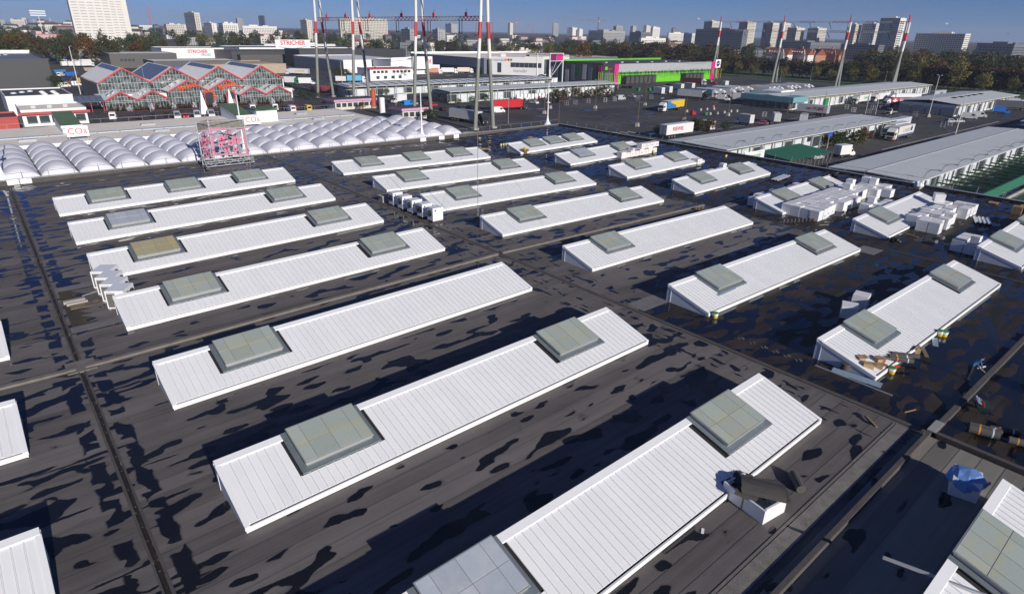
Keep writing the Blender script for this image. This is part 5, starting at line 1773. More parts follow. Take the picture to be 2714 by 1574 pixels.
# red trolleys and stacked red racks behind the sheds
for i in range(22):
    f = thing('red_rack', 'red steel plant rack in the rows near the first pylon', 'rack', (126 + (i % 11) * 2.6, 296 + (i // 11) * 5 + (i % 3), GZ), 0, 'red plant racks')
    for (x, y) in ((0, 0), (2.2, 0), (0, 1.4), (2.2, 1.4)):
        MB().box(x - .06, x + .06, y - .06, y + .06, 0, 2.2).build('post', REDM, f)
    for z_ in (.3, 1.2, 2.1):
        MB().box(.07, 2.13, -.05, 1.45, z_, z_ + .08).build('shelf', REDM, f)
for i in range(16):
    f = thing('red_rack', 'red steel rack in the line behind the plant-sellers shed', 'rack', (176 + i * 4.6, 250 + (i % 3), GZ), 0, 'red racks behind the plant-sellers shed')
    for (x, y) in ((0, 0), (3.6, 0)):
        MB().box(x - .08, x + .08, y - .08, y + .08, 0, 2.4).build('post', REDM, f)
    for z_ in (.4, 1.4, 2.3):
        MB().box(.09, 3.51, -.3, .3, z_, z_ + .1).build('shelf', REDM, f)
for i in range(22):
    o = blob(MB(), (0, 0, .5), .55, .55, .75, i, 8, 5, .2).build('plant_bundle', W_TRIM if i % 5 else mat('magenta_cloth', (.45, .03, .2), .7), None, (186 + i * 3.0, 217.5 + (i % 2) * 1.3, GZ + .1))
    tag(o, 'wrapped plant bundle standing before the plant-sellers shed', 'plant bundle', 'wrapped plant bundles')
# stand white pyramids (flags) by the garden centre
for (px, py, lb) in ((1952, 1030, 'white pyramid tent flag by the parked vans'), (2212, 1000, 'white pyramid tent flag behind the second lettered board')):
    P = at(*qa(px, py))
    t = thing('pyramid_flag', lb, 'flag', (P.x, P.y, GZ))
    MB().add([(-1.3, -1.3, .5), (1.3, -1.3, .5), (1.3, 1.3, .5), (-1.3, 1.3, .5), (0, 0, 8.2)], [(0, 1, 4), (1, 2, 4), (2, 3, 4), (3, 0, 4), (3, 2, 1, 0)]).build('cloth', W_TRIM, t)
    MB().box(-.4, .4, -.4, .4, 0, .5).build('base', CONC, t)

# ------------------------------------------------------------------ vehicles
TYRE = mat('tyre_rubber', (.015, .015, .016), .8)
HUB = mat('wheel_hub', (.35, .35, .36), .4, .5)
VGL = mat('vehicle_glass', (.02, .025, .03), .08)
LAMP_R = mat('tail_lamp', (.40, .02, .02), .3)
LAMP_W = mat('head_lamp', (.75, .75, .72), .2)
CHAS = mat('chassis_black', (.025, .025, .027), .6)
_cm = {}


def paint(c):
    if c not in _cm:
        _cm[c] = mat('vehicle_paint_%d' % len(_cm), c, .35, 0, .05, .5)
    return _cm[c]


WH, GY, DK, RD, BL, YE, SV, GN, BK = (.74, .74, .74), (.40, .42, .46), (.04, .045, .05), (.50, .025, .03), (.03, .16, .45), (.70, .45, .03), (.42, .44, .47), (.03, .20, .09), (.02, .02, .022)
_wh = {}


def wheel(t, x, y, r, w):
    if (r, w) not in _wh:
        _wh[(r, w)] = (MB().tube((0, -w / 2, 0), (0, w / 2, 0), r, n=12).mesh('wheel', TYRE), MB().tube((0, -w / 2 - .01, 0), (0, w / 2 + .01, 0), r * .5, n=8).mesh('hub', HUB))
    a = obj('wheel', _wh[(r, w)][0], t, (x, y, r))
    obj('hub', _wh[(r, w)][1], a)


def cab(t, x0, col, h=3.6, w=2.45, L=2.3, sun=True):
    p = [(x0, .75), (x0, h - .45), (x0 + .5, h), (x0 + L * .55, h - .25), (x0 + L - .12, h - .95), (x0 + L, 1.35), (x0 + L, .45), (x0 + .3, .45)]
    MB().prism_y(p, -w / 2, w / 2, inset=(1.6, .12, h)).build('cab', paint(col), t)
    MB().hexa([(x0 + L + .005, -w / 2 + .14, 1.5), (x0 + L + .03, -w / 2 + .14, 1.5), (x0 + L + .03, w / 2 - .14, 1.5), (x0 + L + .005, w / 2 - .14, 1.5), (x0 + L - .12, -w / 2 + .2, 2.55), (x0 + L - .08, -w / 2 + .2, 2.55), (x0 + L - .08, w / 2 - .2, 2.55), (x0 + L - .12, w / 2 - .2, 2.55)]).build('windscreen', VGL, t)
    for s in (-1, 1):
        MB().box(x0 + L * .35, x0 + L * .82, s * (w / 2 - .07) - .03, s * (w / 2 - .07) + .03, 1.6, 2.4).build('side_window', VGL, t)
        MB().box(x0 + L - .02, x0 + L + .05, s * .85 - .2, s * .85 + .2, .7, .95).build('headlight', LAMP_W, t)
        MB().box(x0 + L - .3, x0 + L - .15, s * (w / 2 + .12) - .08, s * (w / 2 + .12) + .08, 1.6, 2.3).build('mirror', CHAS, t)
    MB().box(x0 + L, x0 + L + .06, -.8, .8, .6, 1.2).build('grille', CHAS, t)


def semi(label, x, y, deg, cabc, boxc, L=13.6, name='lorry', has_cab=True, txt=None, tcol=None, band=None, group=None, cat='lorry', both=True):
    t = thing(name, label, cat, (x, y, GZ), rad(deg), group)
    x0 = -L / 2 - (1.2 if has_cab else 0)
    x1 = x0 + L
    b = MB().box(x0, x1, -1.27, 1.27, 1.15, 3.98).build('cargo_box', paint(boxc), t)
    MB().box(x0 - .03, x0 - .002, -1.2, 1.2, 1.25, 3.9).build('rear_doors', paint(GY if boxc != GY else WH), t)
    MB().box(x0 - .045, x0 - .031, -.03, .03, 1.3, 3.8).build('door_gap', CHAS, t)
    MB().box(x0 + .3, x1 - .2, -.95, .95, .85, 1.14).build('chassis', CHAS, t)
    for s in (-1, 1):
        MB().box(x0 - .04, x0, s * 1.0 - .2, s * 1.0 + .2, .8, .98).build('tail_light', LAMP_R, t)
        for ax in (x0 + 1.6, x0 + 2.9, x0 + 4.2):
            wheel(t, ax, s * 1.05, .5, .42)
        if txt and (both or s < 0):
            o = obj('lettering', text_mesh(txt, 1.5, paint(tcol), .01, bold=.03), b, ((x0 + x1) / 2 - 1, s * 1.285, 2.6)); o.rotation_euler = (rad(90), 0, 0 if s < 0 else math.pi)
        if band:
            MB().box(x0 + .1, x1 - .1, s * 1.28 - .01, s * 1.28 + .01, 1.2, 1.6).build('colour_band', paint(band), b)
    if has_cab:
        cab(t, x1 + .35, cabc)
        MB().box(x1 - 1.5, x1 + .6, -.8, .8, .7, .84).build('tractor_frame', CHAS, t)
        for s in (-1, 1):
            wheel(t, x1 - .7, s * 1.05, .5, .42); wheel(t, x1 + 1.75, s * 1.05, .5, .34)
    else:
        for s in (-1, 1):
            MB().box(x1 - 2.6, x1 - 2.4, s * .8 - .08, s * .8 + .08, 0, .84).build('landing_leg', CHAS, t)
    return t


def boxvan(label, x, y, deg, col=WH, boxc=WH, L=4.6, H=3.3, group=None, name='box_van', roofdome=False):
    t = thing(name, label, 'van', (x, y, GZ), rad(deg), group)
    x0 = -L / 2 - .8
    MB().box(x0, x0 + L, -1.1, 1.1, .85, H).build('cargo_box', paint(boxc), t)
    MB().box(x0 - .025, x0 - .002, -1.0, 1.0, .95, H - .1).build('rear_doors', paint((.62, .62, .62)), t)
    MB().box(x0 - .04, x0 - .026, -.02, .02, 1.0, H - .15).build('door_gap', CHAS, t)
    p = [(x0 + L + .05, .5), (x0 + L + .05, 2.25), (x0 + L + .7, 2.2), (x0 + L + 1.35, 1.4), (x0 + L + 1.95, 1.15), (x0 + L + 2.0, .5)]
    MB().prism_y(p, -.98, .98, inset=(1.2, .12, 2.3)).build('cab', paint(col), t)
    MB().hexa([(x0 + L + 1.37, -.82, 1.45), (x0 + L + 1.42, -.82, 1.45), (x0 + L + 1.42, .82, 1.45), (x0 + L + 1.37, .82, 1.45), (x0 + L + .78, -.75, 2.12), (x0 + L + .85, -.75, 2.14), (x0 + L + .85, .75, 2.14), (x0 + L + .78, .75, 2.12)]).build('windscreen', VGL, t)
    MB().box(x0 + .2, x0 + L + 1.8, -.7, .7, .45, .82).build('chassis', CHAS, t)
    for s in (-1, 1):
        wheel(t, x0 + 1.0, s * .85, .36, .26); wheel(t, x0 + L + 1.15, s * .85, .36, .24)
        MB().box(x0 + L + .35, x0 + L + 1.0, s * .935 - .02, s * .935 + .02, 1.4, 2.0).build('side_window', VGL, t)
        MB().box(x0 - .03, x0, s * .95 - .1, s * .95 + .1, .6, .82).build('tail_light', LAMP_R, t)
    return t


def van(label, x, y, deg, col=WH, group=None):
    t = thing('panel_van', label, 'van', (x, y, GZ), rad(deg), group)
    p = [(-2.6, .35), (-2.62, 1.0), (-2.5, 2.25), (-2.2, 2.38), (1.0, 2.38), (1.35, 2.2), (1.95, 1.35), (2.6, 1.05), (2.68, .5), (2.5, .35)]
    MB().prism_y(p, -.98, .98, inset=(1.1, .13, 2.4)).build('body', paint(col), t)
    MB().hexa([(1.98, -.82, 1.38), (2.03, -.82, 1.38), (2.03, .82, 1.38), (1.98, .82, 1.38), (1.40, -.74, 2.15), (1.46, -.74, 2.17), (1.46, .74, 2.17), (1.40, .74, 2.15)]).build('windscreen', VGL, t)
    MB().box(-2.66, -2.60, -.7, .7, 1.3, 1.95).build('rear_window', VGL, t)
    for s in (-1, 1):
        wheel(t, -1.7, s * .88, .34, .24); wheel(t, 1.7, s * .88, .34, .24)
        MB().hexa([(.5, s * .945 - .02, 1.35), (1.75, s * .945 - .02, 1.35), (1.75, s * .945 + .02, 1.35), (.5, s * .945 + .02, 1.35), (.5, s * .885 - .02, 2.05), (1.2, s * .885 - .02, 2.05), (1.2, s * .885 + .02, 2.05), (.5, s * .885 + .02, 2.05)]).build('side_window', VGL, t)
        MB().box(2.55, 2.66, s * .7 - .18, s * .7 + .18, .75, .98).build('headlight', LAMP_W, t)
        MB().box(-2.67, -2.6, s * .86 - .08, s * .86 + .08, .9, 1.3).build('tail_light', LAMP_R, t)
    return t


def car(label, x, y, deg, col, group=None, h=1.5):
    t = thing('parked_car', label, 'car', (x, y, GZ), rad(deg), group)
    MB().prism_y([(-2.1, .3), (-2.15, .75), (-2.0, .95), (1.0, .95), (1.95, .78), (2.15, .55), (2.1, .3)], -.88, .88).build('body', paint(col), t)
    MB().prism_y([(-1.95, .951), (-1.45, h - .05), (-1.1, h), (.15, h), (.45, h - .06), (1.15, .951)], -.82, .82, inset=(.95, .16, h)).build('roof_cabin', paint(col), t)
    MB().hexa([(.56, -.66, h - .08), (.6, -.66, h - .06), (.6, .66, h - .06), (.56, .66, h - .08), (1.14, -.76, .99), (1.2, -.76, .99), (1.2, .76, .99), (1.14, .76, .99)]).build('windscreen', VGL, t)
    MB().hexa([(-1.55, -.66, h - .1), (-1.5, -.66, h - .08), (-1.5, .66, h - .08), (-1.55, .66, h - .1), (-2.0, -.74, 1.0), (-1.94, -.74, 1.0), (-1.94, .74, 1.0), (-2.0, .74, 1.0)]).build('rear_window', VGL, t)
    for s in (-1, 1):
        MB().hexa([(-1.5, s * .81 - .02, 1.0), (.9, s * .81 - .02, 1.0), (.9, s * .81 + .02, 1.0), (-1.5, s * .81 + .02, 1.0), (-1.2, s * .70 - .02, h - .1), (.3, s * .70 - .02, h - .1), (.3, s * .70 + .02, h - .1), (-1.2, s * .70 + .02, h - .1)]).build('side_window', VGL, t)
        wheel(t, -1.3, s * .8, .32, .2); wheel(t, 1.35, s * .8, .32, .2)
        MB().box(2.06, 2.16, s * .62 - .16, s * .62 + .16, .6, .74).build('headlight', LAMP_W, t)
        MB().box(-2.17, -2.1, s * .65 - .16, s * .65 + .16, .65, .8).build('tail_light', LAMP_R, t)
    return t


# --- big yard
t = semi('lorry with blue and yellow curtain side pulled open, alone in the yard', 216.3, 156.6, 187, WH, (.05, .20, .42))
MB().box(-8.0, -1.5, 1.275, 1.33, 1.3, 3.9).build('yellow_curtain', paint(YE), t)
MB().hexa([(-1.5, 1.28, 2.2), (3.0, 1.28, 3.3), (3.0, 1.33, 3.3), (-1.5, 1.33, 2.2), (-1.5, 1.28, 3.9), (3.0, 1.28, 3.9), (3.0, 1.33, 3.9), (-1.5, 1.33, 3.9)]).build('yellow_curtain', paint(YE), t)
MB().box(-8.0, 5.6, -1.29, 1.29, 3.985, 4.06).build('cream_roof', paint((.68, .64, .54)), t)
semi('white trailer with red REEWEL lettering, rear open, behind the parapet', 160.0, 113.0, 0, WH, WH, 13.2, 'trailer', False, 'REEWEL', RD, cat='trailer')
boxvan('white box van seen from behind among potted bushes', 178.6, 115.5, 82)
boxvan('tall cream box van standing by the two palms', 203.5, 116.5, 82, WH, (.66, .62, .56), 4.6, 3.6)
boxvan('white box van parked beside the end of the market shed, doors grey', 218.5, 113.0, 35, WH, WH, 6.0, 3.5)
boxvan('pale box van half hidden behind the shed roof', 229.0, 108.0, 20, WH, GY, 5.5, 3.0)
semi('lorry with plain red trailer and dark cab by the plant sellers', 160.5, 191.8, -4, DK, RD)
semi('grey trailer with dark tractor parked behind the domes', 125.8, 171.8, -83, DK, (.52, .53, .55))
boxvan('white box lorry beside the blue van near the red racks', 136.8, 235.0, 195, WH, WH, 5.4, 3.6)
van('bright blue van next to the white box lorry', 133.4, 222.5, 10, (.02, .22, .60))
van('white van beside the white canopy end', 104.0, 140.5, -20, WH)
van('small white van in front of the red trailer', 150.4, 186.5, -8, WH)
car('red car in the row before the plant-sellers shed', 141.5, 217.2, 10, RD)
for i, (px, py, c, lb) in enumerate(((1700, 995, DK, 'dark car parked nearest the pylon before the plant sellers'), (1775, 985, BK, 'black car second in the row before the plant sellers'), (1940, 978, DK, 'dark estate car alone before the plant shelves'), (2030, 972, BK, 'black car beside the red trailer'), (1575, 925, DK, 'dark car behind the blue van'), (1490, 930, SV, 'silver car next to the blue van'))):
    P = at(*qb(px, py)); car(lb, P.x, P.y, 70 + 9 * i, c)
for i, (px, py, c, lb) in enumerate(((180, 925, DK, 'dark car past the end of the red trailer'), (270, 920, WH, 'white car under the lamp post by the red trailer'), (420, 912, BK, 'black car beside the concrete-footed lamp'), (505, 905, DK, 'dark car at the end of the plant stalls'), (1000, 768, WH, 'white car beside the lime green hall'), (1130, 775, BK, 'black car before the loading docks'), (1190, 775, DK, 'dark car right of the black one at the docks'), (1200, 858, SV, 'silver car by the small roundabout'), (1550, 750, BK, 'black car before the dock ramp'), (1945, 715, SV, 'silver car past the white-cabbed lorry'), (1980, 730, RD, 'red car by the pavement edge'), (2440, 1120, (.30, .12, .16), 'dark pink car between two box vans'), (2490, 1112, DK, 'dark car right of the dark pink one'))):
    P = at(*qc(px, py)); car(lb, P.x, P.y, 80 + 13 * (i % 3), c)
boxvan('white box lorry, doors shut, first of two side by side in mid yard', 269.8, 204.5, 82, WH, WH, 5.4, 3.7)
boxvan('white box lorry, second of two side by side in mid yard', 278.2, 206.0, 82, WH, WH, 5.4, 3.8)
boxvan('white box lorry seen from behind, near the parking island', 302.2, 216, 80, WH, WH, 5.4, 3.6)
boxvan('cream box lorry next to it with its doors open', 309.5, 214.5, 80, WH, (.66, .63, .55), 6.4, 3.9)
semi('dark red printed trailer with white cab before the lime hall', 347.6, 237.0, -80, WH, (.10, .03, .03), 12.5)
van('grey delivery van alone beside the plant sellers', 230.0, 195.2, 0, GY)
for (px, py, lb) in ((1590, 700, 'white box van by the pavement at the far yard edge'), (2085, 752, 'pale box van on the kerb island')):
    P = at(*qc(px, py)); boxvan(lb, P.x, P.y, 60, WH, (.62, .62, .60), 4.4, 3.2)
prk = [(267.3, 182.0, (.44, .45, .47), DK, 'grey lettered trailer, outermost of the parked row'), (273.0, 184.5, (.16, .16, .18), DK, 'black trailer second in the parked row'), (279.0, 184.5, (.03, .16, .24), WH, 'dark teal trailer with blue print in the parked row'),
       (285.2, 184, WH, WH, 'white trailer after the teal one in the parked row'), (291.0, 182, (.5, .5, .5), WH, 'pale grey trailer in the middle of the parked row'), (296.8, 186, (.06, .14, .28), WH, 'navy trailer in the parked row'), (302.6, 186, WH, GY, 'white trailer past the navy one in the parked row'), (308.4, 188, (.55, .55, .55), WH, 'light grey trailer near the end of the parked row'), (314.2, 186, WH, WH, 'last white trailer of the parked row')]
for (x, y, bc, cc, lb) in prk:
    semi(lb, x, y, -80, cc, bc, 12.5)
for i in range(8):
    semi('white trailer in the second parked row behind the teal-ended shed', 322 + i * 6.4, 178 + (i % 3), -84, WH, ((.5, .5, .52), WH, (.44, .45, .47))[i % 3], 12.5, group='second row of parked trailers')
boxvan('white van with low box beside the teal fascia', 272.0, 168.3, -75, WH, (.58, .58, .58), 3.6, 2.9)
boxvan('white box lorry against the teal-ended shed', 278.6, 162.8, -78, WH, (.66, .66, .66), 6.2, 3.7)
# --- around the right-hand sheds
t = semi('white and green lorry with OLANO lettering backed to the shed', 322.0, 126.6, 181, (.55, .60, .55), WH, 13, 'lorry', True, 'OLANO', (.03, .22, .10))
MB().hexa([(-6.5, 1.285, 1.3), (-4.4, 1.285, 1.3), (-4.4, 1.32, 1.3), (-6.5, 1.32, 1.3), (-5.6, 1.285, 3.8), (-5.0, 1.285, 3.8), (-5.0, 1.32, 3.8), (-5.6, 1.32, 3.8)]).build('green_triangle', paint(GN), t)
semi('plain white lorry parked behind the OLANO lorry', 343.0, 126.6, 181, WH, WH, 13)
t = semi('red and white printed lorry slanting across the yard', 323.3, 110.6, 156, WH, RD, 13.2)
for s in (-1, 1):
    MB().box(-4.0, 1.0, s * 1.29 - .012, s * 1.29 + .012, 1.4, 3.7).build('white_print', paint(WH), t)
    MB().box(3.0, 4.2, s * 1.29 - .012, s * 1.29 + .012, 1.9, 3.6).build('white_cross', paint(WH), t)
    MB().box(2.3, 4.9, s * 1.292 - .012, s * 1.292 + .012, 2.5, 3.0).build('white_cross', paint(WH), t)
semi('long white trailer with white cab behind the red printed lorry', 352.0, 118.5, 150, WH, WH, 14)
semi('pale blue-grey trailer along the far yard edge', 392.0, 116.5, 178, WH, (.40, .44, .50), 15, 'trailer', False, 'AVERO', BK, cat='trailer')
semi('dark grey trailer in the shade behind the white shed', 372, 139, 176, DK, (.13, .13, .14), 15, 'trailer', False, cat='trailer')
t = thing('flatbed_lorry', 'small white-cabbed flatbed lorry crossing the yard', 'lorry', (286.5, 100.0, GZ), rad(182))
MB().box(-4.2, 1.5, -1.1, 1.1, .9, 1.05).build('flatbed', paint(GY), t); MB().box(-4.1, 3.2, -.6, .6, .6, .89).build('chassis', CHAS, t); cab(t, 1.7, (.7, .7, .68), 2.5, 2.0, 1.7)
for s in (-1, 1):
    wheel(t, -2.8, s * .85, .4, .28); wheel(t, 2.6, s * .85, .4, .26)
semi('grey-white trailer with red Van Duijn lettering, doors at the near end', 254.6, 117.0, 93, DK, (.62, .63, .64), 11.5, 'trailer', False, 'van DUIJN', RD, cat='trailer')
semi('long pale trailer past the end of the awning shed', 238.6, 79.8, 2, WH, (.52, .54, .60), 14.5, 'trailer', False, cat='trailer')
t = semi('white lorry with red-white-blue cab and blue diamond on its side', 217.0, 71.7, 181, WH, (.70, .68, .62), 13.2, 'lorry', True, 'E. MESSEAN', (.45, .45, .45), (.04, .12, .38))
for s in (-1, 1):
    MB().prism_y([(-6.2, 2.9), (-5.2, 2.0), (-4.2, 2.9), (-5.2, 3.8)], s * 1.30 - .012, s * 1.30 + .012).build('blue_diamond', paint((.03, .08, .30)), t)
MB().box(6.9, 7.6, -1.24, 1.24, .5, 1.3).build('red_cab_panel', paint(RD), t)
semi('plain white lorry parked tight beside the blue diamond lorry', 222.5, 75.0, 181, WH, WH, 12.5)
boxvan('white box van by the potted bushes and awning', 169.0, 67.6, -12, WH, WH, 4.2, 3.2)
car('silver car parked by the green awning', 159.6, 70.2, -8, SV)
car('dark car between the silver car and the white box van', 163.9, 70.9, -5, DK)
van('white van first of two by the garage bays', 298.2, 75.6, -75, (.6, .6, .6))
van('white van second of two by the garage bays', 307.8, 75.0, -75, WH)
car('silver car by the tall lamp before the garage bays', 277.3, 75.9, -25, SV)
car('grey car behind the silver one before the garage bays', 280.6, 74.2, -25, GY)
boxvan('bright blue box van at the far right', 333.3, 74.0, -70, (.03, .16, .55), (.03, .16, .55), 4.0, 3.0)
semi('dark lorry with white roof at the far right', 357, 76, -65, DK, (.10, .10, .12), 12)
semi('white trailer with navy side beyond the dark lorry', 372, 82, -65, WH, (.50, .52, .56), 13)
# --- left side
van('white van parked before the lattice fence, nearest the pergola', 33.9, 237.6, 78)
car('dark car second along the lattice fence', 40.9, 236.4, 80, DK)
car('black car third along the lattice fence', 45.4, 238.2, 80, BK)
car('black car fourth along the lattice fence', 49.4, 237.6, 80, BK)
van('silver van with its nose to the pavilion', 50.6, 229.0, -100, SV)
car('red car between the two silver vans', 53.4, 230.2, -100, RD)
van('pale silver van beside the red car', 56.4, 228.2, -100, (.5, .52, .55))
van('grey minivan by the white pyramid flag', 60.9, 228.4, -100, GY)
van('white van behind the second green penthouse', 77.6, 237.8, 80)
van('white van with red lettering along the fence', 85.0, 236.0, 80)
car('dark car right of the red-lettered van', 88.8, 235.8, 80, DK)
car('small red car by the yellow van', 93.0, 236.4, 60, RD)
van('yellow van near the gate kiosk', 93.6, 226.6, 85, YE)
van('white van with roof box behind the pavilion railing', 88.2, 228.0, 85)
for (px, py, c, lb, dg) in ((330, 800, SV, 'silver car on the lane beside the garden centre', 30), (420, 830, DK, 'dark blue car by the garden centre exit', 70), (450, 850, BK, 'black car beside the flower bed', 70), (300, 745, DK, 'dark car under the green-cabbed lorry', 40), (680, 915, BK, 'black car behind the gate kiosk', 20)):
    P = at(*qb(px, py)); car(lb, P.x, P.y, dg, c)
semi('white lorry with yellow lettering in the upper loading yard', 166, 411, 125, WH, WH, 13.5, 'lorry', True, 'J.J.LANGES', YE)
semi('green-cabbed white lorry in the loading yard', 133.5, 343.5, -50, GN, WH, 9)
boxvan('white box lorry right of the green-cabbed one', 140.5, 337.4, -30, WH, WH, 6.5, 3.6)
boxvan('white box lorry by the shrub in the loading yard', 164.5, 343.8, -40, WH, WH, 6, 3.4)
semi('lorry with sky-blue top on a white trailer', 170.5, 339.0, -25, WH, (.10, .42, .66), 8)
for i in range(7):
    P = at(*qb(1720 + i * 150, 640 - 4 * i)); semi(('trailer with red and yellow fruit print', 'white trailer behind the thin shrubs', 'fruit-printed lorry before the grey hall', 'black and yellow trailer end', 'pale trailer before the white office', 'grey tank trailer before the grey hall', 'white trailer under the grey docks')[i], P.x, P.y + 4, -30, WH, ((.62, .25, .15), WH, (.7, .62, .55), (.05, .05, .04), (.55, .55, .57), (.45, .46, .47), WH)[i], 9)
for i in range(8):
    P = at(*qa(650 + (i % 4) * 62, 545 + (i // 4) * 22)); boxvan('white lorry in the rows of the far left yard', P.x, P.y, 20, WH, WH, 6.5, 3.6, 'white lorries of the far left yard')
P = at(*qa(610, 765)); van('white van below the ochre container', P.x, P.y, 15)
P = at(*qa(720, 752)); van('long white van beside the thin white lamp mast', P.x, P.y, 8)
P = at(*qa(585, 660)); van('white van under the green-blue containers', P.x, P.y, 60)
for (px, py, c, lb) in ((800, 715, (.60, .33, .03), 'ochre yellow skip container in the scrap yard'), (680, 655, (.02, .13, .45), 'blue skip container in the scrap yard'), (570, 632, (.04, .18, .38), 'blue-green skip container in the scrap yard'), (850, 610, (.35, .30, .24), 'rusty pale skip container'), (520, 510, (.02, .12, .40), 'blue container at the far end of the left yard'), (640, 505, (.03, .14, .40), 'second blue container at the far end of the left yard')):
    P = at(*qa(px, py))
    t = thing('skip_container', lb, 'container', (P.x, P.y, GZ), .2)
    MB().hexa([(-2.6, -1.2, .2), (2.6, -1.2, .2), (2.6, 1.2, .2), (-2.6, 1.2, .2), (-3.2, -1.3, 2.3), (3.2, -1.3, 2.3), (3.2, 1.3, 2.3), (-3.2, 1.3, 2.3)]).build('body', paint(c), t)
    for q in (-1.5, 0, 1.5):
        MB().box(q - .06, q + .06, -1.42, -1.31, .3, 2.2).build('rib', paint(c), t)
t = thing('grab_excavator', 'dark scrap grab machine among the skips', 'machine', (38, 376, GZ))
MB().box(-1.5, 1.5, -1.2, 1.2, .6, 2.6).build('cab', paint((.10, .05, .04)), t); MB().path([(1, 0, 2.4), (4, 0, 5.5), (7, 0, 3.5)], .22, 6).build('arm', paint((.10, .05, .04)), t); MB().box(-2, 2, -1.4, 1.4, 0, .59).build('tracks', CHAS, t)
# roadwork island in the yard
for (px, py) in ((1727, 1000), (1860, 985), (1920, 980), (1985, 975), (1950, 1025), (2018, 1020), (2085, 1010), (2148, 1000), (2205, 997)):
    P = at(*qc(px, py)); t = MB().hexa([(-.55, -.3, 0), (.55, -.3, 0), (.55, .3, 0), (-.55, .3, 0), (-.45, -.2, .9), (.45, -.2, .9), (.45, .2, .9), (-.45, .2, .9)]).build('concrete_block', CONC, None, (P.x, P.y, GZ)); tag(t, 'pale concrete block marking the roadwork island', 'concrete block', 'concrete blocks in the yard')
P = at(*qc(1785, 1030)); t = thing('motor_tricycle', 'red three-wheeled cart in the roadwork island', 'cart', (P.x, P.y, GZ))
MB().prism_y([(-1.2, .4), (1.2, .4), (1.0, 1.1), (-.2, 1.1), (-.5, 1.9), (-1.2, 1.9)], -.6, .6).build('body', paint(RD), t); [wheel(t, a, b_, .3, .2) for a, b_ in ((-.8, .6), (-.8, -.6), (.8, 0))]
P = at(*qc(1905, 1030)); t = thing('generator', 'small green generator box in the roadwork island', 'generator', (P.x, P.y, GZ)); MB().box(-.9, .9, -.5, .5, .2, 1.1).build('case', paint(GN), t); MB().box(-.8, .8, -.4, .4, 0, .19).build('skid', CHAS, t)
P = at(*qc(1980, 962)); t = thing('barrel', 'orange barrel on the roadwork island', 'barrel', (P.x, P.y, GZ)); MB().lathe([(.4, 0), (.45, .5), (.4, 1.2)], 10).build('drum', paint((.65, .18, .02)), t); MB().lathe([(.42, 1.2), (.4, 1.28)], 10).build('rim', CHAS, t)
for i, (px, py) in enumerate(((1265, 800), (1370, 800), (1410, 790))):
    P = at(*qc(px, py)); t = thing('waste_bin', 'green bin on the grass island', 'bin', (P.x, P.y, GZ), 0, 'green bins on the grass island'); MB().hexa([(-.7, -.6, .2), (.7, -.6, .2), (.7, .6, .2), (-.7, .6, .2), (-.9, -.7, 1.6), (.9, -.7, 1.6), (.9, .7, 1.6), (-.9, .7, 1.6)]).build('tub', paint(GN), t); MB().box(-.92, .92, -.72, .72, 1.6, 1.72).build('lid', paint(GN), t)
P = at(*qc(1240, 790)); tag(MB().lathe([(11, 0), (10.6, .16), (.5, .2)], 28).build('grass_island', GRASS, None, (P.x, P.y, GZ)), kind='structure')
# steel cages standing about
for i in range(16):
    P = at(*[qc(580, 935), qc(665, 928), qc(790, 915), qc(950, 905), qc(1040, 895), qc(1250, 885), qc(1390, 875), qd(825, 970), qd(890, 1000), qd(1075, 975), qd(1475, 1040), qd(1740, 1145), qd(1810, 1130), qd(40, 1045), qd(890, 925), qd(1040, 1010)][i])
    t = thing('wire_cage', 'grey wire roll cage left standing in the yard', 'cage', (P.x, P.y, GZ), .3 * i, 'wire roll cages in the yard')
    for (x, y) in ((-.6, -.6), (.6, -.6), (-.6, .6), (.6, .6)):
        MB().box(x - .05, x + .05, y - .05, y + .05, 0, 1.9).build('post', GALV, t)
    for z_ in (.2, 1.0, 1.8):
        for s in (-.6, .6):
            MB().box(-.55, .55, s - .03, s + .03, z_, z_ + .05).build('bar', GALV, t)
            MB().box(s - .03, s + .03, -.53, .53, z_ + .06, z_ + .10).build('bar', GALV, t)

# ------------------------------------------------------------------ lamp posts
POLE_W = mat('white_pole', (.6, .6, .58), .5)
POLE_B = mat('brown_pole', (.16, .11, .07), .7)


def lamp(px, py, h, label, mt, base=False, head=2, group=None, thick=.11):
    P = at(px, py)
    t = thing('lamp_post', label, 'lamp post', (P.x, P.y, GZ), rnd.uniform(0, 1), group)
    MB().tube((0, 0, 0), (0, 0, h), thick, thick * .6, 7).build('pole', mt, t)
    if base:
        MB().hexa([(-.6, -.6, 0), (.6, -.6, 0), (.6, .6, 0), (-.6, .6, 0), (-.45, -.45, 1.1), (.45, -.45, 1.1), (.45, .45, 1.1), (-.45, .45, 1.1)]).build('concrete_foot', CONC, t)
    for k in range(head):
        s = 1 if k == 0 else -1
        MB().tube((0, 0, h - .1), (s * 1.1, 0, h + .1), .05, n=5).build('arm', mt, t)
        MB().box(min(s * .9, s * 1.7), max(s * .9, s * 1.7), -.2, .2, h + .11, h + .25).build('lamp_head', GALV, t)
    return t


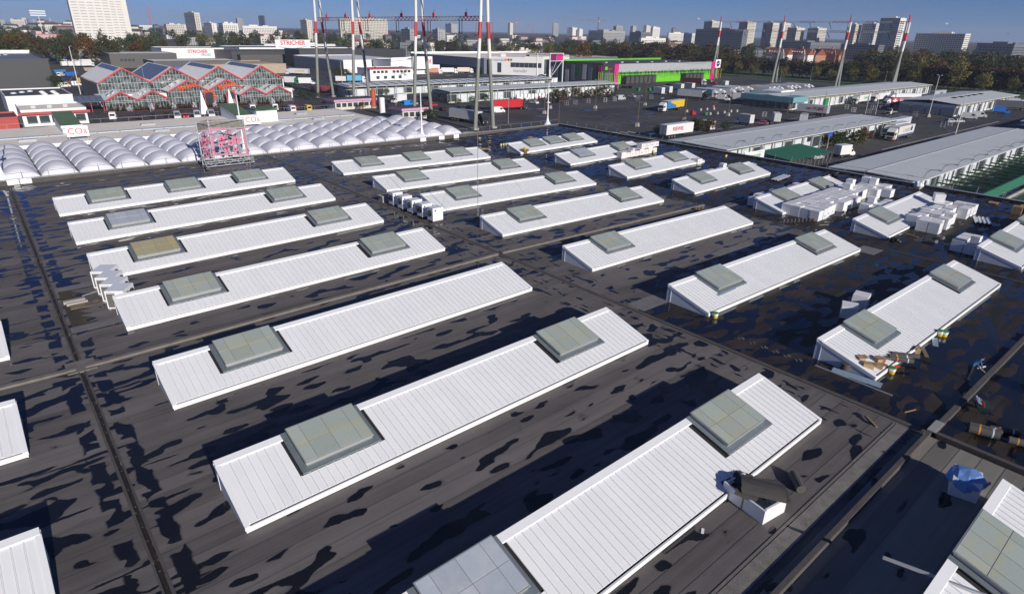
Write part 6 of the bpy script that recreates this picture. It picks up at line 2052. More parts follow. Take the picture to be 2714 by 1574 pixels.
LP = [(qc(370, 1015), 12, 'brown', True), (qc(430, 965), 14, 'brown', True), (qc(855, 965), 11, 'brown', True), (qc(1255, 1135), 9.5, 'brown', True), (qc(1330, 935), 9, 'brown', True), (qc(1705, 1080), 9, 'brown', True), (qc(2120, 1035), 9.5, 'brown', True), (qd(260, 1015), 8, 'brown', False), (qd(590, 1045), 9, 'brown', False)]
for (p, h, c, b_) in LP:
    lamp(*p, h, 'brown pole lamp on a concrete foot in the open yard' if b_ else 'brown pole lamp beside the lettered grey trailer', POLE_B, b_, 1 if h < 9.3 else 2, 'brown yard lamps' if b_ else 'brown lamps by the trailer')
lamp(*qc(505, 1110), 7.5, 'rusty brown post beside the roof corner mast', POLE_B, False, 0)
lamp(*qd(1605, 1045), 15.5, 'tall pale twin-headed lamp mast before the garage bays', POLE_W, True, 2, thick=.16)
lamp(*qd(1100, 1020), 9.5, 'pale lamp post near the white shed corner', POLE_W, False, 1)
lamp(*qd(1005, 1015), 8.0, 'thin pale post left of the pale lamp post', POLE_W, False, 1)
lamp(*qd(1865, 1205), 12.5, 'leaning pale lamp post at the end of the netting shed', POLE_W, False, 1, thick=.16)
lamp(*qb(2400, 1110), 13, 'dark lamp post in front of the red trailer', RAIL, False, 1)
lamp(*qc(25, 1110), 13, 'dark lamp post past the red trailer near the domes', RAIL, False, 1)
lamp(*qb(1335, 1010), 14, 'dark lamp post before the small kiosk', RAIL, False, 1)
lamp(*qb(820, 745), 12, 'slim pale lamp mast by the shed with rooflight strips', POLE_W, False, 1)
lamp(*qa(770, 830), 19, 'tall white lamp mast beside the garden centre', POLE_W, False, 1, thick=.2)
lamp(*qa(1440, 1000), 15, 'black lamp post standing before the garden centre gables', RAIL, False, 2)
for (p, h) in ((qc(1990, 700), 9), (qd(330, 730), 9), (qd(480, 700), 9), (qd(1180, 760), 9), (qd(190, 720), 8), (qd(2190, 800), 9), (qd(2480, 800), 9), (qc(330, 640), 14)):
    lamp(*p, h, 'street lamp along the road before the tree row', RAIL, False, 2, 'street lamps along the road')
P = atd(*qa(412, 262), 900)
t = thing('floodlight_mast', 'tall stadium floodlight mast above the pink block', 'mast', (P.x, P.y, terr(P.x, P.y)))
hh = 20 + (ray(*qa(370, 75)).z / math.hypot(*ray(*qa(370, 75)).xy)) * 900 - terr(P.x, P.y)
MB().tube((0, 0, 0), (0, 0, hh), .6, .35, 8).build('pole', POLE_W, t)
for k in range(3):
    MB().box(-7, 7, -.4, .4, hh - 1 + k * 2.2, hh + .3 + k * 2.2).build('lamp_bank', GALV, t)

# ------------------------------------------------------------------ power-line gantries
PW = mat('pylon_white', (.70, .69, .66), .5, 0, .1, .3)
PR = mat('pylon_red', (.50, .05, .05), .5, 0, .1, .3)
PG = mat('pylon_grey_green', (.22, .23, .205), .6, 0, .15, .3)
INS = mat('insulator_dark', (.04, .045, .05), .4)


def pylon(x, y, label, hs, h_top, spread=3.6, r=.62, cage=True, axis='x'):
    t = thing('gantry_pylon', label, 'pylon', (x, y, GZ))
    hg, hw, hr = hs                                       # grey to hg, white to hw, red to hr, white above
    for s in (-1, 1):
        def c(h):
            o = s * (.95 + (spread - .95) * max(0, 1 - h / (h_top * .82)))
            return (o, 0, h) if axis == 'x' else (o * .9, s * .8, h)
        leg = MB().tube(c(0), c(hg), r, r * .88, 10).build('leg', PG, t)
        MB().tube(c(hg), c(hw), r * .88, r * .82, 10).build('white_band', PW, leg)
        MB().tube(c(hw), c(hr), r * .82, r * .80, 10).build('red_band', PR, leg)
        MB().tube(c(hr), c(h_top), r * .80, r * .7, 10).build('white_band', PW, leg)
        MB().box(c(0)[0] - .9, c(0)[0] + .9, c(0)[1] - .9, c(0)[1] + .9, -.1, .5).build('footing', CONC, leg)
        if cage:
            mb = MB()
            for a in range(6):
                th = 2 * math.pi * a / 6
                mb.tube((c(hw)[0] + s * .5 + .95 * math.cos(th), .95 * math.sin(th), hw), (c(hr)[0] + s * .5 + .95 * math.cos(th), .95 * math.sin(th), hr), .035, n=4)
            o = mb.build('ladder_cage', PR, leg); o['kind'] = 'stuff'
    return t


def truss(name, label, p0, p1, w, mats, group=None, panels=12):
    t = thing(name, label, 'lattice girder', p0, 0, group)
    d = Vector(p1) - Vector(p0)
    n = len(mats)
    for i in range(n):
        a, b_ = d * (i / n), d * ((i + 1) / n)
        seg = MB()
        side = Vector((w / 2, 0, 0)) if abs(d.y) > abs(d.x) else Vector((0, w / 2, 0))
        up = Vector((0, 0, w))
        for q in (side, -side):
            for v in (Vector((0, 0, 0)), up):
                seg.tube(a + q + v, b_ + q + v, .10, n=4)
            for k in range(panels):
                f0, f1 = a.lerp(b_, k / panels), a.lerp(b_, (k + 1) / panels)
                seg.tube(f0 + q + (up if k % 2 else Vector()), f1 + q + (Vector() if k % 2 else up), .06, n=4, caps=False)
        o = seg.build('lattice_segment', mats[i], t); o['kind'] = 'stuff'
    return t


PY = [157.0, 192.3, 237.6, 271.6]
PLB = ['gantry pylon nearest the parked grey trailer', 'gantry pylon by the small pink-banded kiosk', 'gantry pylon by the big pink-banded kiosk', 'gantry pylon by the flower bed and red racks']
for y, lb in zip(PY, PLB):
    pylon(121.2, y, lb, (20.5, 26.0, 30.5), 44.5)
for a, b_, lb in ((0, 1, 'first'), (1, 2, 'middle'), (2, 3, 'last')):
    truss('lattice_girder', 'red and white lattice beam spanning the %s pair of near pylons' % lb, (121.2, PY[a] + .8, 22.9), (121.2, PY[b_] - .8, 22.9), 1.15, [PR, PW, PR])
    truss('lattice_girder', 'high lattice beam over the %s pair of near pylons' % lb, (121.2, PY[a] + .8, 35), (121.2, PY[b_] - .8, 35), 1.15, [PW, PR, PW])
    for q in (.25, .75):
        yy = PY[a] + (PY[b_] - PY[a]) * q
        t = thing('insulator_bracket', 'red insulator bracket standing on the near lattice beam', 'bracket', (121.2, yy, 24.1), 0, 'insulator brackets on the near beams')
        MB().box(-.3, .3, -.45, .45, 0, 1.1).build('bracket_frame', PR, t); MB().box(-.06, .06, -.06, .06, 1.1, 2.0).build('pin', INS, t)
        for z0 in (22.8, 34.9):
            t = thing('insulator_string', 'dark insulator string hanging from a near lattice beam', 'insulator', (121.2, yy + 3.0, z0), 0, 'insulator strings of the near gantry')
            for s in (-.5, .5):
                MB().tube((s, 0, 0), (s, 0, -3.4), .13, n=5).build('string', INS, t)
            MB().box(-.6, .6, -.1, .1, -3.6, -3.4).build('yoke', INS, t)
RY = [149.0, 181.5, 223.5, 270.5]
RX = 420.0
for y, lb in zip(RY, ('far gantry pylon before the hedge wall', 'far gantry pylon before the brick institute', 'far gantry pylon before the red-roofed wing', 'far gantry pylon nearest the lime green hall')):
    pylon(RX, y, lb, (21.8, 27.2, 31.5), 37.1, 4.6, .82, False, 'y')
    t = thing('pylon_tip', 'red tip post on the far gantry', 'pylon tip', (RX, y, GZ + 37.15), 0, 'red tips of the far gantry')
    MB().tube((0, 0, 0), (0, 0, 3.6), .5, .35, 8).build('tip', PR, t); MB().box(-.9, .9, -.2, .2, 3.6, 3.9).build('cross_piece', PR, t)
for a, b_, lb in ((0, 1, 'first'), (1, 2, 'middle'), (2, 3, 'last')):
    truss('lattice_girder', 'upper lattice beam of the %s far gantry span' % lb, (RX, RY[a] + .8, GZ + 36.8), (RX, RY[b_] - .8, GZ + 36.8), .9, [PR, PW, PR, PW], panels=6)
    truss('lattice_girder', 'lower lattice beam of the %s far gantry span' % lb, (RX, RY[a] + .8, GZ + 31.4), (RX, RY[b_] - .8, GZ + 31.4), .9, [PR, PW, PW, PR], panels=6)
    for q in (.3, .6, .85):
        yy = RY[a] + (RY[b_] - RY[a]) * q
        for z0 in (36.7, 31.3):
            t = MB().tube((0, 0, 0), (1.6, -1.2, -3.2), .16, n=5).build('insulator_string', INS, None, (RX, yy, GZ + z0)); tag(t, 'slanting insulator string on the far gantry', 'insulator', 'insulator strings of the far gantry')
# power lines running away to the left of the near gantry and past the right one
WIRE = mat('power_cable', (.10, .10, .11), .5, .4)


def cable(p0, p1, sag, label, group, r=.028):
    pts = [Vector(p0).lerp(Vector(p1), k / 14) - Vector((0, 0, 4 * sag * (k / 14) * (1 - k / 14))) for k in range(15)]
    tag(MB().path(pts, r, 3).build('power_line', WIRE), label, 'power line', group)


for i, y in enumerate((163, 176, 200, 214, 229, 245, 252, 264)):
    for z0 in (19.4,):
        cable((121, y, z0), (RX, 151 + (y - 163) * 1.15, 20.0), 11, 'power line strung between the near and the far gantry', 'power lines between the gantries', .035)
for i in range(3):
    cable((120, 262 + i * 4, 34 - i), (-420, 900 + 20 * i, 34 - i), 5, 'power line leading away past the white tower', 'power lines leading away', .06)

# ------------------------------------------------------------------ trees
BARK = mat('bark', (.09, .075, .06), .9, 0, .3, 1.5)
L_YEL = leaf_mat('yellowing_leaves', [(.13, .115, .018), (.09, .10, .020), (.20, .15, .020)])
L_OLIVE = leaf_mat('olive_leaves', [(0.0467, 0.0510, 0.0136), (0.0340, 0.0425, 0.0119), (0.0723, 0.0638, 0.0153)])
L_BROWN = leaf_mat('brown_leaves', [(0.0450, 0.0323, 0.0105), (0.0315, 0.0270, 0.0090), (0.0825, 0.0465, 0.0090)])
L_GREEN = leaf_mat('green_leaves', [(.035, .060, .016), (.025, .045, .014), (.06, .08, .02)])
L_DARK = leaf_mat('conifer_needles', [(.014, .028, .014), (.010, .020, .012), (.022, .038, .016)])
L_ORANGE = leaf_mat('orange_leaves', [(0.1080, 0.0510, 0.0072), (0.0780, 0.0390, 0.0072), (0.1560, 0.0780, 0.0090)])


def crown_mesh(name, mt, shape, nc, nl, ls, seed, spread=.26):
    """leaf-sized faces gathered in clumps through a crown of unit height and unit width"""
    r = random.Random(seed)
    vs_, fs = [], []
    for c in range(nc):
        while True:
            x, y, z = r.uniform(-.5, .5), r.uniform(-.5, .5), r.uniform(0, 1)
            if shape == 'round':
                ok = (x * x + y * y) * 4 + ((z - .5) * 2) ** 2 < 1 and (x * x + y * y) * 4 + ((z - .5) * 2) ** 2 > .22
            elif shape == 'cone':
                ok = math.hypot(x, y) < .5 * (1 - z) ** .8 + .03
            elif shape == 'tall':
                ok = math.hypot(x, y) < .5 * math.sin(math.pi * min(max(z * .92 + .06, 0), 1)) ** .55
            else:
                ok = True
            if ok:
                break
        cs = spread * r.uniform(.5, 1.1)
        for l in range(nl):
            p = Vector((x + r.gauss(0, cs * .45), y + r.gauss(0, cs * .45), z + r.gauss(0, cs * .30)))
            a = Vector((r.uniform(-1, 1), r.uniform(-1, 1), r.uniform(-.6, .6))).normalized()
            b_ = a.cross(Vector((r.uniform(-1, 1), r.uniform(-1, 1), r.uniform(-1, 1)))).normalized()
            s = ls * r.uniform(.6, 1.3)
            o = len(vs_)
            vs_ += [p - a * s - b_ * s * .6, p + a * s - b_ * s * .6, p + a * s * .8 + b_ * s * .7, p - a * s * .8 + b_ * s * .7]
            fs.append((o, o + 1, o + 2, o + 3))
    me = bpy.data.meshes.new(name)
    me.from_pydata([tuple(v) for v in vs_], [], fs)
    me.materials.append(mt)
    return me


def trunk_mesh():
    mb = MB()
    mb.tube((0, 0, 0), (0, 0, .5), .018, .012, 6)
    for k in range(5):
        a = k * 1.3
        mb.tube((0, 0, .28 + .05 * k), (.2 * math.cos(a), .2 * math.sin(a), .55 + .06 * k), .008, .003, 4)
    return mb.mesh('trunk', BARK)


TRUNK = trunk_mesh()
CROWNS = {}
for nm, mt in (('yellow', L_YEL), ('olive', L_OLIVE), ('brown', L_BROWN), ('green', L_GREEN), ('orange', L_ORANGE)):
    CROWNS[nm] = [crown_mesh('crown', mt, 'round', 46, 20, .036, 31 + k) for k in range(2)]
CROWNS['poplar'] = [crown_mesh('crown', L_OLIVE, 'tall', 50, 18, .034, 77), crown_mesh('crown', L_GREEN, 'tall', 50, 18, .034, 78)]
CROWNS['conifer'] = [crown_mesh('crown', L_DARK, 'cone', 50, 18, .04, 91)]
CROWNS['street'] = [crown_mesh('crown', L_YEL, 'tall', 56, 22, .030, 101 + k) for k in range(3)]
tr = random.Random(23)


def tree(kind, x, y, h, w, label, group=None, z=None, name='tree'):
    z = terr(x, y) - .1 if z is None else z
    t = thing(name, label, 'tree', (x, y, z), tr.uniform(0, 6.28), group)
    a = obj('trunk', TRUNK, t); a.scale = (h, h, h)
    c = obj('crown', tr.choice(CROWNS[kind]), t, (0, 0, h * (.20 if kind != 'conifer' else .06)))
    c.scale = (w, w, h * .8)
    return t


# yellowing street trees along the road, then the dark avenue behind them
for (x, y, h) in ((455, 300, 10), (455, 286, 11), (456, 273, 10.5), (455, 260, 11.5), (455, 236, 10.5), (456, 213, 10.5), (455, 201, 9.5), (456, 188, 11), (457, 176, 13), (456, 163, 10), (457, 152, 12), (460, 141.5, 8.5), (458, 128, 16.5), (456, 114, 13), (452, 98, 10.5), (452, 84, 11)):
    tree('street', x, y, h, h * .62, 'yellowing street tree in the row along the road', 'yellow street trees')
for i in range(24):
    for j in range(2):
        x, y = 482 + j * 13 + tr.uniform(-3, 3), 158 + i * 9.0 + tr.uniform(-2, 2)
        tree('brown' if tr.random() < .6 else 'olive', x, y, tr.uniform(11.8, 14), tr.uniform(10, 13), 'dark brown-green tree in the avenue behind the street trees', 'dark avenue trees')
# the clipped hedge wall: clipped limes grown together
hw = thing('hedge_wall', 'high clipped hedge wall with rusty brown top beside the far pylon', 'hedge', (471, 30, GZ))
rh = random.Random(9)
for nm, mt, zr_ in (('foliage', L_BROWN, (1.5, 12.6)), ('foliage_top', L_ORANGE, (12.4, 13.6))):
    vs_, fs = [], []
    n = 9000 if nm == 'foliage' else 2600
    for k in range(n):
        yy = rh.uniform(0, 122)
        zz_ = rh.uniform(*zr_)
        xx = rh.choice((0, 0, 0, 9)) + rh.gauss(0, .5) if nm == 'foliage' else rh.uniform(-.5, 9.5)
        s = rh.uniform(.25, .6)
        a = Vector((rh.uniform(-.5, .5), rh.uniform(-1, 1), rh.uniform(-.7, .7))).normalized()
        b_ = a.cross(Vector((rh.uniform(-1, 1), rh.uniform(-1, 1), rh.uniform(-1, 1)))).normalized()
        p = Vector((xx, yy, zz_ - .02 * (122 - yy) * .2)); o = len(vs_)
        vs_ += [tuple(p - a * s), tuple(p + b_ * s), tuple(p + a * s), tuple(p - b_ * s)]
        fs.append((o, o + 1, o + 2, o + 3))
    me = bpy.data.meshes.new(nm); me.from_pydata(vs_, [], fs); me.materials.append(mt)
    o = obj(nm, me, hw); o['kind'] = 'stuff'
for k in range(20):
    MB().tube((4.5, 3 + k * 6.1, 0), (4.5, 3 + k * 6.1, 3.5), .25, .2, 6).build('trunk', BARK, hw)
MB().box(1.2, 8, .5, 121.5, 1.8, 11.8).build('inner_mass', mat('painted_hedge_shade', (.02, .017, .010), .95), hw)  # solid core, near black: the hedge's inner shade put into its colour


def wood(n, px0, px1, d0, d1, kinds, hr, label, group, keep=0):
    """the nearest trees are trees of their own; the mass behind them, which cannot be told apart, is one wood"""
    spots = []
    for k in range(n):
        px = tr.uniform(px0, px1)
        d = d0 + (d1 - d0) * tr.random() ** .8
        r = ray(px, 90)
        q = d / math.hypot(r.x, r.y)
        kind = tr.choice(kinds)
        h = tr.uniform(*hr) * (1.25 if kind == 'poplar' else 1)
        spots.append((d, r.x * q, r.y * q, kind, h, h * (.75 if kind not in ('poplar', 'conifer') else .36)))
    spots.sort()
    for (d, x, y, kind, h, w) in spots[:keep]:
        tree(kind, x, y, h, w, label[kind], group + ', ' + kind)
    mats_, vs_, fs, mi = [], [], [], []
    for (d, x, y, kind, h, w) in spots[keep:]:
        me = tr.choice(CROWNS[kind])
        mt = me.materials[0]
        if mt not in mats_:
            mats_.append(mt)
        o, z, a_ = len(vs_), terr(x, y) + h * .15, tr.uniform(0, 6.28)
        ca, sa = math.cos(a_) * w, math.sin(a_) * w
        vs_ += [(x + v.co.x * ca - v.co.y * sa, y + v.co.x * sa + v.co.y * ca, z + v.co.z * h * .85) for v in me.vertices]
        fs += [tuple(i + o for i in p.vertices) for p in me.polygons]
        mi += [mats_.index(mt)] * len(me.polygons)
    if vs_:
        me = bpy.data.meshes.new('woodland')
        me.from_pydata(vs_, [], fs)
        for m_ in mats_:
            me.materials.append(m_)
        me.polygons.foreach_set('material_index', mi)
        tag(obj('woodland', me), label['olive'].replace('olive green tree', 'mass of autumn trees'), 'wood', None, 'stuff')


def lbl(place):
    return {'olive': 'olive green tree ' + place, 'brown': 'brown autumn tree ' + place, 'green': 'green tree ' + place, 'orange': 'orange autumn tree ' + place, 'yellow': 'yellow autumn tree ' + place, 'poplar': 'tall slender poplar ' + place, 'conifer': 'dark conifer ' + place}


wood(135, 2290, 2760, 530, 850, ['olive', 'brown', 'brown', 'olive', 'green', 'orange', 'yellow', 'conifer'], (13, 19), lbl('in the wood behind the hedge wall'), 'wood behind the hedge wall', 48)
wood(120, 1500, 2010, 560, 800, ['olive', 'brown', 'brown', 'brown', 'conifer', 'green', 'orange'], (15, 21), lbl('in the wood behind the lime green hall'), 'wood behind the lime green hall', 46)
wood(30, 2000, 2300, 640, 720, ['olive', 'brown', 'green'], (5, 8), lbl('before the red-roofed institute'), 'trees before the institute', 16)
wood(60, 900, 1500, 600, 800, ['olive', 'olive', 'brown', 'yellow', 'conifer', 'green', 'poplar'], (13, 18), lbl('behind the grey and white halls'), 'trees behind the halls', 40)
wood(55, 430, 930, 850, 1050, ['olive', 'olive', 'brown', 'green', 'conifer', 'yellow'], (13, 19), lbl('behind the lettered depots'), 'trees behind the depots', 25)
wood(72, -40, 430, 520, 860, ['olive', 'olive', 'green', 'poplar', 'conifer', 'brown', 'orange'], (14, 20), lbl('in the wood before the white tower'), 'wood before the white tower', 45)
# shrubs, palms and potted plants in the yard
for i, (p, h) in enumerate([(qc(1720, 1150), 3), (qc(1800, 1180), 4), (qc(1850, 1190), 4), (qc(1940, 1190), 4), (qc(2085, 1190), 3.5), (qc(1450, 1220), 3), (qd(420, 1300), 3.5), (qd(540, 1310), 4), (qd(610, 1330), 4.5), (qd(680, 1340), 4.5), (qd(750, 1335), 4), (qd(830, 1330), 4.5), (qd(900, 1330), 4.5), (qd(970, 1320), 5), (qb(440, 870), 3.5), (qb(510, 880), 3), (qb(600, 880), 3), (qb(740, 840), 4), (qb(1010, 980), 3), (qb(1640, 1085), 4), (qb(1700, 1095), 3), (qb(1100, 830), 4), (qb(1240, 850), 3.5), (qb(1920, 940), 3), (qb(2060, 930), 3.5), (qb(2180, 920), 4), (qb(790, 690), 7), (qb(860, 690), 6), (qb(1130, 690), 7), (qb(1390, 690), 7), (qa(560, 810), 7), (qb(2500, 860), 3)]):
    P = at(*p)
    tree(('green', 'olive', 'olive', 'orange', 'green')[i % 5], P.x, P.y, h, h * .9, 'bushy shrub growing beside the yard buildings', 'shrubs among the yard buildings', GZ, 'shrub')
for i, (px, py) in enumerate([(870 + 30 * k + (k % 2) * 12, 880 - 18 * (k % 4)) for k in range(6)] + [(640 + 36 * k, 880 - 10 * (k % 3)) for k in range(6)] + [(430 + 28 * k, 895 - 9 * (k % 3)) for k in range(6)]):
    P = at(*qc(px, py)); tree(('green', 'brown', 'olive', 'orange')[i % 4], P.x, P.y, tr.uniform(3.0, 5.5), 3.4, 'potted plant of the plant sellers in the yard', 'potted plants of the plant sellers', GZ, 'shrub')
FLOCK = leaf_mat('flocked_needles', [(.55, .57, .60), (.45, .48, .5), (.65, .66, .68)])
FL = crown_mesh('crown', FLOCK, 'cone', 24, 14, .06, 5)
for i in range(34):
    x = 37 + i * 1.75
    y = 258.2 - .12 * i + tr.uniform(-.6, .6)
    wh = i % 4 == 3
    t = tree('conifer', x, y, tr.uniform(2.2, 3.4), 1.8, 'white flocked fir in the row before the garden centre' if wh else 'small green fir in the row before the garden centre', 'white flocked firs' if wh else 'small green firs', GZ, 'fir_tree')
    if wh:
        for ch in t.children:
            if ch.name.startswith('crown'):
                ch.data = FL

# ------------------------------------------------------------------ the town behind
C_WHITE = mat('white_facade', (.68, .66, .62), .8, 0, .06, .05)
C_CREAM = mat('cream_facade', (.58, .54, .47), .8, 0, .06, .05)
C_GREY = mat('grey_facade', (.34, .34, .34), .8, 0, .08, .05)
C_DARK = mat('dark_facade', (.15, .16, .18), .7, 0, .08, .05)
C_BLUE = mat('blue_glass_facade', (.06, .08, .12), .3, 0, .08, .05)
C_PINK = mat('pink_facade', (.55, .36, .36), .8, 0, .06, .05)
C_BRICK = mat('orange_brick', (.42, .22, .13), .85, 0, .08, .1)
C_TILE = mat('red_tile_roof', (.24, .075, .045), .85, 0, .12, .2)
WIN = mat('town_window', (.05, .06, .075), .2, 0, .3, .2)
WIN2 = mat('town_window_band', (.36, .35, .34), .4, 0, .3, .2)


def win_grid(t, face, length, h, dx, dz, ww, wh, mt, z0=2.0, out=0.0):
    mb = MB()
    nx, nz = int((length - 1) / dx), int((h - z0 - 1) / dz)
    for i in range(nx):
        for k in range(nz):
            a = 1 + i * dx + (dx - ww) / 2
            z_ = z0 + k * dz + .8
            if face == 'y':
                mb.box(a, a + ww, -.12, -.01, z_, z_ + wh)
            else:
                mb.box(-.12 - out, -.01 - out, a, a + ww, z_, z_ + wh)
    if mb.v:
        o = mb.build('windows', mt, t); o['kind'] = 'stuff'


def block(label, pl, pm, pr, ptop, dist, wall, style='grid', name='apartment_block', side=None, roof=True, zb=None):
    """axis-aligned block: its near corner at column pm, one face running to pl, the other to pr"""
    r = ray(pm, ptop); q = dist / math.hypot(r.x, r.y)
    x0, y0, zt = r.x * q, r.y * q, CAMP.z + r.z * q
    rl, rr_ = ray(pl, ptop), ray(pr, ptop)
    y1 = x0 * rl.y / rl.x if pl < pm - .5 else y0 + 14
    x1 = y0 * rr_.x / rr_.y if pr > pm + .5 else x0 + 14
    y1 = min(y1, y0 + 160); x1 = min(x1, x0 + 200)
    z0 = terr(x0, y0) - 1
    h, w, d_ = zt - z0, x1 - x0, y1 - y0
    t = thing(name, label, 'building', (x0, y0, z0))
    MB().box(0, w, 0, d_, 0, h).build('wall', wall, t)
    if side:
        MB().box(-.25, -.02, .1, d_ - .1, 0, h - .1).build('side_wall', side, t)  # dark sides of the cream towers: shade of their left faces painted in
    if roof:
        MB().box(w * .2, w * .45, d_ * .3, d_ * .7, h, h + 2.2).build('roof_plant', wall, t)
        MB().box(w * .6, w * .75, d_ * .3, d_ * .6, h, h + 1.4).build('roof_plant', wall, t)
        MB().box(-.3, w + .3, -.3, d_ + .3, h - .5, h - .02).build('parapet', wall, t)
    if style == 'grid':
        win_grid(t, 'y', w, h, 3.4, 2.9, 1.7, 1.4, WIN); win_grid(t, 'x', d_, h, 3.4, 2.9, 1.7, 1.4, WIN, out=.25 if side else 0)
    elif style == 'band':
        win_grid(t, 'y', w, h, 7.5, 2.9, 5.8, .8, WIN2); win_grid(t, 'x', d_, h, 7.5, 2.9, 5.8, .8, WIN2)
    elif style == 'balcony':
        win_grid(t, 'y', w, h, 9.0, 3.2, 7.6, 1.5, WIN); win_grid(t, 'x', d_, h, 11, 3.1, 9.4, 1.6, mat('balcony_glass', (.20, .25, .32), .3) if 'balcony_glass' not in bpy.data.materials else bpy.data.materials['balcony_glass'], out=.25)
    elif style == 'small':
        win_grid(t, 'y', w, h, 4.2, 3.0, 1.3, 1.2, WIN); win_grid(t, 'x', d_, h, 4.2, 3.0, 1.3, 1.2, WIN)
    return t


block('huge white tower slab with rows of thin windows, nearer wing', 166, 170, 279, -40, 900, C_WHITE, 'band', 'tower_block')
block('brighter wing of the huge white tower, behind the nearer wing', 270, 274, 326, -30, 960, C_WHITE, 'band', 'tower_block')
block('pink and white low block below the white tower', 62, 95, 158, 92, 720, C_PINK, 'grid', side=C_WHITE)
block('cream slab left of the slim tower', 434, 440, 492, 65, 1450, C_CREAM, 'grid')
block('slim white tower with dense balconies', 487, 514, 528, 34, 1500, C_CREAM, 'grid', 'tower_block', side=C_CREAM)
block('white slab with blank gable right of the slim tower', 539, 560, 573, 62, 1350, C_WHITE, 'small')
block('white slab with square window grid beside the blank gable', 578, 590, 630, 62, 1350, C_WHITE, 'grid')
block('long low white slab with vertical window strips', 640, 642, 733, 69, 1500, C_WHITE, 'grid')
block('grey tower behind the long low white slab', 624, 628, 643, 50, 2400, C_GREY, 'grid', 'tower_block')
block('lone dark glass tower on the skyline', 684, 698, 701, 42, 2700, C_BLUE, 'none', 'tower_block', roof=False)
block('cream block with patchwork windows before the near pylons', 795, 812, 827, 54, 1300, C_CREAM, 'small')
block('broad cream block behind the near gantry beam', 895, 900, 1026, 48, 1350, C_CREAM, 'grid')
block('grey concrete block between two near pylons', 1063, 1086, 1100, 78, 900, C_GREY, 'small')
block('grey concrete block right of the near pylon', 1146, 1160, 1180, 79, 1000, C_GREY, 'small')
block('pair of pale far blocks on the skyline', 1180, 1196, 1213, 64, 2600, C_GREY, 'none')
block('pale round-looking tower beside the orange crane', 1346, 1352, 1360, 62, 2500, C_CREAM, 'none', 'tower_block')
block('grey tower alone on the middle skyline', 1465, 1467, 1481, 63, 2300, C_GREY, 'grid', 'tower_block')
block('white block right of the lone grey tower', 1504, 1518, 1530, 74, 2500, C_WHITE, 'none')
block('small white block on the middle skyline', 1530, 1536, 1545, 78, 2500, C_WHITE, 'none')
block('long grey slab under the dark crane', 1560, 1600, 1657, 82, 1400, C_GREY, 'grid')
block('dark slab right of the long grey slab', 1669, 1700, 1727, 86, 1350, C_DARK, 'grid')
block('white tower over the dark slab', 1726, 1731, 1750, 73, 1800, C_WHITE, 'small', 'tower_block')
block('grey tower behind the crane', 1626, 1634, 1651, 70, 2100, C_GREY, 'grid', 'tower_block')
block('slim grey tower between the slabs', 1671, 1678, 1687, 70, 2100, C_GREY, 'none', 'tower_block')
block('pale tower left of the white tower', 1706, 1714, 1725, 69, 2100, C_CREAM, 'none', 'tower_block')
block('dark tower above the white terrace', 1780, 1784, 1797, 75, 2200, C_DARK, 'none', 'tower_block')
block('long white terrace slab above the wood', 1769, 1773, 1843, 88, 1600, C_WHITE, 'grid')
block('white house row with flat roofs above the wood', 1695, 1700, 1765, 101, 1050, C_WHITE, 'grid')
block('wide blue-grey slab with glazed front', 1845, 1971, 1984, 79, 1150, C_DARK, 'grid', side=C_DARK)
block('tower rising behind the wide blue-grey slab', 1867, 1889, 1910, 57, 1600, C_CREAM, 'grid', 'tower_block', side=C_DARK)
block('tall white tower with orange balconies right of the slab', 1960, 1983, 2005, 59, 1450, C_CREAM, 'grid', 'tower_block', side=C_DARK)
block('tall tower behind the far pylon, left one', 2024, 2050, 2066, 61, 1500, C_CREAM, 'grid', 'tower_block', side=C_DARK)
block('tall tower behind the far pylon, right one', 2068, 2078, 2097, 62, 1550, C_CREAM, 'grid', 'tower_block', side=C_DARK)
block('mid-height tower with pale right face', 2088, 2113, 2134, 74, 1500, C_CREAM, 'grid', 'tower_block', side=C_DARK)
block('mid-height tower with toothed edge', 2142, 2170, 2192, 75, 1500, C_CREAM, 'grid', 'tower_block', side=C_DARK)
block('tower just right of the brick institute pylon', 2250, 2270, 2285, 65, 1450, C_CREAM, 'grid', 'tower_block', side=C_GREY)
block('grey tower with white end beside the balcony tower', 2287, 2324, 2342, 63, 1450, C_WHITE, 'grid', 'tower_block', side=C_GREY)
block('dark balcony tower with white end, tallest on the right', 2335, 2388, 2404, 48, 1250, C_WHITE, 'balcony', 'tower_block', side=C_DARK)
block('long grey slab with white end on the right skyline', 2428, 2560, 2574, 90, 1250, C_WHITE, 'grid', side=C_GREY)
block('dark low block at the far right above the wood', 2590, 2690, 2740, 117, 1000, C_DARK, 'grid')
block('low white terrace below the towers', 2060, 2150, 2230, 113, 1100, C_DARK, 'grid')
block('long dark terrace below the balcony tower', 2230, 2330, 2345, 120, 1000, C_DARK, 'grid')
block('beige low building with white mural behind the grey hall', 1366, 1376, 1412, 133, 640, C_CREAM, 'none')
block('white low hall behind the anthracite depot', 690, 700, 888, 117, 800, C_WHITE, 'grid')
block('cream low flats among trees behind the depots', 688, 690, 742, 97, 950, C_CREAM, 'grid')
block('dark framed office behind the near pylons', 1056, 1060, 1140, 113, 760, C_DARK, 'grid')
block('pale low office behind the pylons', 1000, 1004, 1036, 115, 780, C_WHITE, 'grid')
block('concrete shed roofed white at the left wood edge', 200, 206, 270, 132, 640, mat('old_concrete', (.30, .27, .22), .9), 'none')
